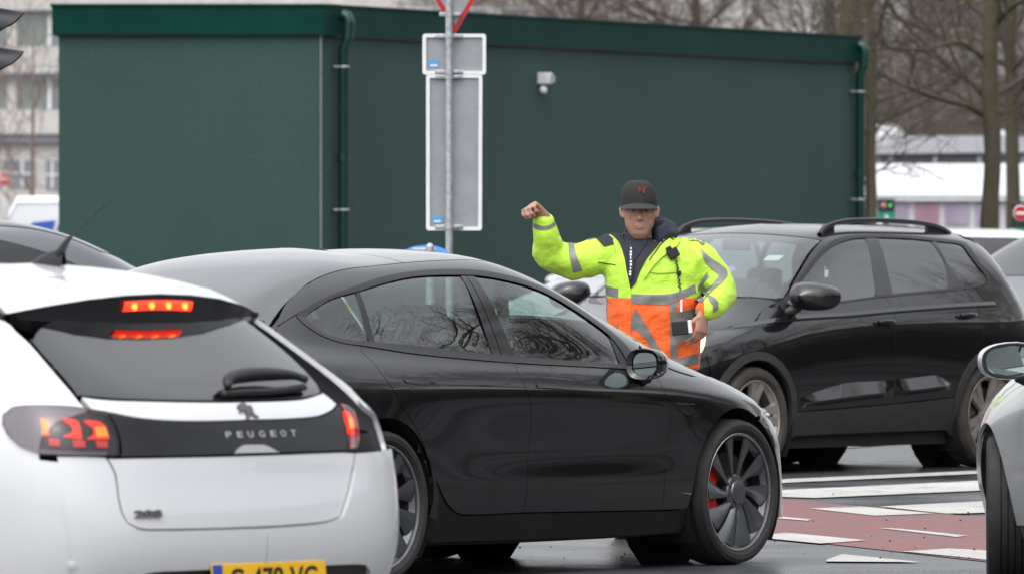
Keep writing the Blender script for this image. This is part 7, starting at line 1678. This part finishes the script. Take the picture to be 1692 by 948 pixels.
    dec('collar_flap', [(0.0973,1.5331),(0.1216,1.5514),(0.1581,1.4906),(0.1398,1.4602),(0.0426,1.3872),(-0.0061,1.3264),(-0.0304,1.296),(0.0061,1.3872),(0.0547,1.4541)], 'hivis', off=.012, rim=.010)
    dec('collar_flap', [(-0.1824,1.4967),(-0.1641,1.4815),(-0.1398,1.4085),(-0.1155,1.3173),(-0.1033,1.2596),(-0.1277,1.3173),(-0.1581,1.4085)], 'hivis', off=.010, rim=.008)
    z1 = dec('zip_line', [(0.1246,1.5179),(0.1292,1.5134),(0.0699,1.4723),(0.0304,1.4237),(0.003,1.3872),(0.0,1.3918),(0.0274,1.4298),(0.0669,1.4784)], 'inner_black', off=.015, rim=.002)
    dec('pocket_seam', [(-0.2553,1.3857),(-0.2128,1.3796),(-0.1672,1.372),(-0.1672,1.3684),(-0.2128,1.3745),(-0.2553,1.3812)], 'inner_black', off=.0035, rim=.001)
    dec('pocket_seam', [(0.0,1.3356),(0.0426,1.3295),(0.0851,1.331),(0.1398,1.3356),(0.1398,1.3319),(0.0851,1.3264),(0.0426,1.3255),(0.0,1.3313)], 'seam', off=.0035, rim=.001)
    dec('shoulder_patch', [(0.1398,1.5453),(0.1884,1.5392),(0.2371,1.5149),(0.2675,1.4906),(0.2614,1.4784),(0.2249,1.4967),(0.1763,1.521)], 'hivis', off=.008, rim=.006); dec('epaulet_band', [(0.2371,1.5119),(0.2614,1.4967),(0.2796,1.4723),(0.2675,1.4663),(0.2432,1.4906)], 'reflective', off=.008)
    for px_ in ("1100,452.5", "1111,395", "1085,412"):
        q = [(0.0851,1.3249)][0]
    # sleeve reflective bands
    dec('sleeve_band', [(-0.5836,1.5605),(-0.5532,1.5453),(-0.5076,1.5483),(-0.4681,1.5696),(-0.459,1.5939),(-0.465,1.6061),(-0.4802,1.5818),(-0.5228,1.5635),(-0.5775,1.5787)], 'reflective', off=.004)
    dec('sleeve_band', [(-0.4043,1.524),(-0.3708,1.5301),(-0.3769,1.4967),(-0.3678,1.4298),(-0.3343,1.3447),(-0.3799,1.3356),(-0.3982,1.4085),(-0.4043,1.4693)], 'reflective', off=.004)
    dec('sleeve_band', [(-0.3191,1.5392),(-0.2918,1.5514),(-0.2675,1.5422),(-0.2948,1.5271),(-0.3131,1.521)], 'reflective', off=.004)
    dec('sleeve_band', [(0.2584,1.4511),(0.304,1.4085),(0.3526,1.3751),(0.386,1.3447),(0.3921,1.3173),(0.3587,1.2778),(0.3222,1.2474),(0.2918,1.217),(0.2614,1.1836),(0.2249,1.1897),(0.2614,1.2292),(0.2979,1.2596),(0.3283,1.2839),(0.3495,1.3204),(0.3222,1.3447),(0.2796,1.3872)], 'reflective', off=.005)
    dec('sleeve_band', [(0.2432,1.2626),(0.2675,1.2991),(0.2918,1.3356),(0.2979,1.3112),(0.2675,1.2717),(0.2462,1.2413)], 'reflective', off=.004)
    dec('cuff_band', [(0.2918,1.217),(0.3161,1.2109),(0.3404,1.1866),(0.3404,1.1502),(0.3161,1.135),(0.3161,1.1714),(0.2979,1.1927)], 'reflective', off=.005)
    b = MB(); 
    for k in range(25):
        pass
    # cuffs' dark knit
    for A, Bp, r0 in (((-.527, -.128, 1.572), (-.530, -.146, 1.604), .040), ((.290, -.203, 1.152), (.270, -.222, 1.132), .042)):
        b = MB(); b.tube([A, Bp], [r0, r0 * .86], 18); b.build('cuff', M['inner_black'], root)
    # --- hood and collar round the neck
    b = MB()
    rows = []
    for i in range(25):
        a = R(-62 + 304 * i / 24); rr = 1.0
        cx_, cy_ = -.012, .01
        hgt = .045 + .055 * max(0, math.sin(a)) + .035 * max(0, math.cos(a))
        ring = []
        for j in range(12):
            q = 2 * math.pi * j / 12
            ring.append(Vector((cx_ + (.098 + .030 * math.cos(q)) * math.cos(a), cy_ + (.092 + .030 * math.cos(q)) * math.sin(a), 1.475 + hgt * .6 + hgt * .75 * math.sin(q) )))
        rows.append(ring)
    b.grid(rows, wrap=True); b.add(rows[0], [tuple(range(12))]); b.add(rows[-1], [tuple(range(12))])
    limb(b, [(.055, .04, 1.555), (.095, .02, 1.550), (.115, -.01, 1.530)], [.042, .050, .036])
    hm = remesh(b, .008, 5, 'hood'); add_folds(hm, .007, 5, (13, 13, 16)); link('hood', hm, M['hoodie'], root)
    # --- cap: crown, brim, button, stitched letters
    b = MB(); cx_, cy_, cz_ = hx - .003, hy + .012, hz + .042
    rows = []
    for i in range(14):
        t = R(90 * i / 13); rows.append([Vector((cx_ + .094 * math.cos(t) ** .62 * math.cos(a) - .004 * math.sin(t), cy_ + .117 * math.cos(t) ** .62 * math.sin(a) + .008 * math.sin(t), cz_ + .112 * math.sin(t) + .006 * math.cos(6 * a) * math.cos(t) * .12)) for a in [2 * math.pi * k / 48 for k in range(48)]])
    b.grid(rows, wrap=True); b.grid([[p + Vector((0, 0, -.018)) for p in rows[0]], rows[0]], wrap=True)
    cap = b.build('cap', M['cap'], root)
    b = MB(); rt = []
    for i in range(21):
        a = R(180 + 14 + 152 * i / 20); rr = []
        for j in range(6):
            t = j / 5; ex = .075 * math.sin(math.pi * i / 20) ** .7 * t
            rr.append(Vector((cx_ + (.094 + ex * .35) * math.cos(a), cy_ + .110 * math.sin(a) - ex, cz_ - .012 - .030 * t * math.sin(math.pi * i / 20) + .012 * math.sin(math.pi * i / 20) - .022 * (abs(i - 10) / 10) ** 2 * (.4 + .6 * t))))
        rt.append(rr)
    b.grid(rt); b.grid([[p - Vector((0, 0, .004)) for p in r_] for r_ in rt]); b.grid([[r_[-1], r_[-1] - Vector((0, 0, .004))] for r_ in rt]); b.build('cap_brim', M['cap_brim'], cap)
    b = MB(); b.lathe([(.0002, .006), (.007, .004), (.009, 0)], 12, M=Matrix.Translation((cx_ - .004, cy_ + .008, cz_ + .112)) @ Matrix.Rotation(R(90), 4, 'X')); b.build('cap_button', M['cap'], cap)
    nrm = Vector((.12, -1, .42)).normalized(); pc = Vector((cx_ + .012, cy_ - .101, cz_ + .058))
    CBm = MeshBody(cap.data)
    for ch, dx, dz, sc_ in (('N', -.004, .0, 1.0), ('Y', .006, .004, 1.05)):
        q, n = CBm.hit('front', cx_ + .016 + dx, cz_ + .058 + dz, 1)
        text_mesh('cap_letter', ch, .052 * sc_, M['stitch_red'], cap, frame4(q + n * .0025, n, (1, 0, 0)), .0015, bold=.0004, width=.034)
    # --- lanyard with printed letters, radio with curly lead, ring, tags
    dec('lanyard', [(-0.0973,1.4571),(-0.076,1.4571),(-0.0775,1.3629),(-0.0851,1.296),(-0.0942,1.2839),(-0.0927,1.3629)], 'lanyard', off=.018, rim=.003, par=root)
    for k in range(9):
        px0 = 1043.3 - .12 * k; py0 = 414 + 5.0 * k
        q = JB.hit('front', (px0 - 1072) / 329, (888.4 - py0) / 329, 1); bx = MB(); bx.box((0, 0, 0), (.010, .011, .002) if k % 3 else (.006, .011, .002)); o_ = bx.build('lanyard_print', M['paper'], root); o_.matrix_local = frame4(q[0] + q[1] * .0205, q[1], (1, .0, .1))
    q, n = JB.hit('front', (1110 - 1072) / 329, (888.4 - 421) / 329, 1)
    rt_ = empty('radio', Vector(root_loc) + q + n * .02, 0, label='black lapel radio microphone clipped to the hi-vis jacket, coiled lead hanging', cat='radio')
    b = MB(); b.box((0, 0, 0), (.058, .03, .05), M=Matrix.Rotation(R(-28), 4, 'Y'), bev=.006); b.box((-.022, .0, .024), (.03, .034, .02), M=Matrix.Rotation(R(-28), 4, 'Y'), bev=.004); b.build('microphone', M['satin_black'], rt_)
    b = MB(); P = curve3([(.012, -.006, -.024), (.020, -.008, -.06), (.026, -.010, -.095), (.030, -.008, -.14), (.034, -.002, -.18), (.040, .002, -.21)], 12); m_ = len(P)
    b.tube([p + Vector((.005 * math.cos(i * 1.1), .005 * math.sin(i * 1.1), 0)) for i, p in enumerate(P)], .0032, 6); b.build('coiled_lead', M['satin_black'], rt_)
    b = MB(); b.box((.029, -.008, -.098), (.022, .018, .024), bev=.005); b.build('lead_clip', M['satin_black'], rt_)
    b = MB(); b.tube([Vector((.038, -.004, -.19)) + Vector((.012 * math.cos(a), 0, .012 * math.sin(a))) for a in [2 * math.pi * k / 16 for k in range(17)]], .0022, 6); b.build('key_ring', M['galv'], rt_)
    b = MB(); b.box((.010, -.008, -.215), (.028, .014, .014), bev=.003); b.box((.006, -.008, -.23), (.014, .012, .022), bev=.003); b.build('blue_tag', M['tag_blue'], rt_)
    b = MB(); b.tube([(.044, -.004, -.20), (.046, -.006, -.235), (.040, -.008, -.262)], .0016, 5); b.box((.041, -.010, -.262), (.012, .008, .06), M=None, bev=.002); b.build('whistle', M['paper'], rt_)
    # --- phone held in the lowered hand
    ph = empty('phone', Vector(root_loc) + Vector((.170, -.268, 1.058)), 0, label='black phone with white end held in the controller\'s lowered hand', cat='phone')
    b = MB(); Mr = Matrix.Rotation(R(-6), 4, 'Y') @ Matrix.Rotation(R(-14), 4, 'Z'); b.box((-.018, 0, 0), (.085, .012, .072), M=Mr, bev=.005)
    b.build('phone_case', M['satin_black'], ph)
    b = MB(); b.box(Mr @ Vector((.032, .0, .003)), (.022, .0125, .066), M=Mr, bev=.004); b.build('white_sleeve', M['paper'], ph)
    b = MB(); b.box(Mr @ Vector((-.048, -.0068, -.008)), (.012, .001, .004), M=Mr @ Matrix.Rotation(R(-35), 4, 'Y')); b.build('phone_mark', M['galv'], ph)
    return root
def skinmat():
    m = pmat('skin', (.41, .215, .16), .5, noise=.10, nscale=18, bump=.06, bscale=220)
    b = m.node_tree.nodes['Principled BSDF']; b.inputs['Subsurface Weight'].default_value = .05; b.inputs['Subsurface Radius'].default_value = (.01, .004, .002); b.inputs['Subsurface Scale'].default_value = 1.0
    return m
M['skin'] = skinmat()
M['eye'] = pmat('eye', (.12, .09, .08), .2)
M['navy'] = pmat('navy', (.012, .014, .022), .85, noise=.2)
M['hivis'] = pmat('hivis', (.47, .76, .05), .65, noise=.06, nscale=5, bump=.12, bscale=45)
M['reflective'] = pmat('reflective', (.20, .20, .195), .42, metal=.25, noise=.12, nscale=25, bump=.1, bscale=60)
M['inner_black'] = pmat('inner_black', (.010, .011, .015), .7, noise=.2, bump=.15, bscale=40)
M['hoodie'] = pmat('hoodie', (.022, .025, .042), .9, noise=.2, bump=.2, bscale=90)
M['seam'] = pmat('seam', (.18, .30, .02), .8)
M['cap'] = pmat('cap', (.016, .015, .014), .9, noise=.15, nscale=30, bump=.2, bscale=250)
M['cap_brim'] = pmat('cap_brim', (.028, .028, .027), .85, bump=.2, bscale=250)
M['stitch_red'] = pmat('stitch_red', (.13, .006, .010), .7)
M['lanyard'] = pmat('lanyard', (.015, .018, .035), .7)
M['tag_blue'] = pmat('tag_blue', (.01, .05, .55), .4)
def jacketmat():
    m, t, b = newmat('jacket'); N = t.nodes.new; k = t.links.new
    tcn = N('ShaderNodeTexCoord'); sp = N('ShaderNodeSeparateXYZ'); k(tcn.outputs['Object'], sp.inputs[0])
    # fabric panels by height on the trunk: yellow over orange; sleeves stay yellow
    g1 = N('ShaderNodeMath'); g1.operation = 'LESS_THAN'; g1.inputs[1].default_value = 1.206; k(sp.outputs['Z'], g1.inputs[0])
    ab = N('ShaderNodeMath'); ab.operation = 'SUBTRACT'; ab.inputs[1].default_value = .03; k(sp.outputs['X'], ab.inputs[0])
    ab2 = N('ShaderNodeMath'); ab2.operation = 'ABSOLUTE'; k(ab.outputs[0], ab2.inputs[0])
    g2 = N('ShaderNodeMath'); g2.operation = 'LESS_THAN'; g2.inputs[1].default_value = .243; k(ab2.outputs[0], g2.inputs[0])
    g3 = N('ShaderNodeMath'); g3.operation = 'GREATER_THAN'; g3.inputs[1].default_value = -.19; k(sp.outputs['Y'], g3.inputs[0])
    a = N('ShaderNodeMath'); a.operation = 'MULTIPLY'; k(g1.outputs[0], a.inputs[0]); k(g2.outputs[0], a.inputs[1])
    x = N('ShaderNodeMix'); x.data_type = 'RGBA'; k(a.outputs[0], x.inputs[0]); x.inputs[6].default_value = (.47, .76, .05, 1); x.inputs[7].default_value = (.90, .125, .012, 1)
    n1 = N('ShaderNodeTexNoise'); n1.inputs['Scale'].default_value = 7; n1.inputs['Detail'].default_value = 6; k(tcn.outputs['Object'], n1.inputs['Vector'])
    r = N('ShaderNodeMapRange'); r.inputs[1].default_value = .3; r.inputs[2].default_value = .7; r.inputs[3].default_value = .9; r.inputs[4].default_value = 1.06; k(n1.outputs['Fac'], r.inputs[0])
    y = N('ShaderNodeMix'); y.data_type = 'RGBA'; y.blend_type = 'MULTIPLY'; y.inputs[0].default_value = 1; k(x.outputs[2], y.inputs[6]); k(r.outputs[0], y.inputs[7]); k(y.outputs[2], b.inputs['Base Color'])
    b.inputs['Roughness'].default_value = .6; b.inputs['Sheen Weight'].default_value = .15
    mp = N('ShaderNodeMapping'); mp.inputs['Scale'].default_value = (1, 1, 1.6); mp.inputs['Rotation'].default_value = (0, .5, 0); k(tcn.outputs['Object'], mp.inputs[0])
    n2 = N('ShaderNodeTexNoise'); n2.inputs['Scale'].default_value = 17; n2.inputs['Detail'].default_value = 3; n2.inputs['Distortion'].default_value = 1.2; k(mp.outputs[0], n2.inputs['Vector'])
    bp = N('ShaderNodeBump'); bp.inputs['Strength'].default_value = .35; bp.inputs['Distance'].default_value = .015; k(n2.outputs['Fac'], bp.inputs['Height']); k(bp.outputs['Normal'], b.inputs['Normal'])
    return m
M['jacket'] = jacketmat()
build_person()
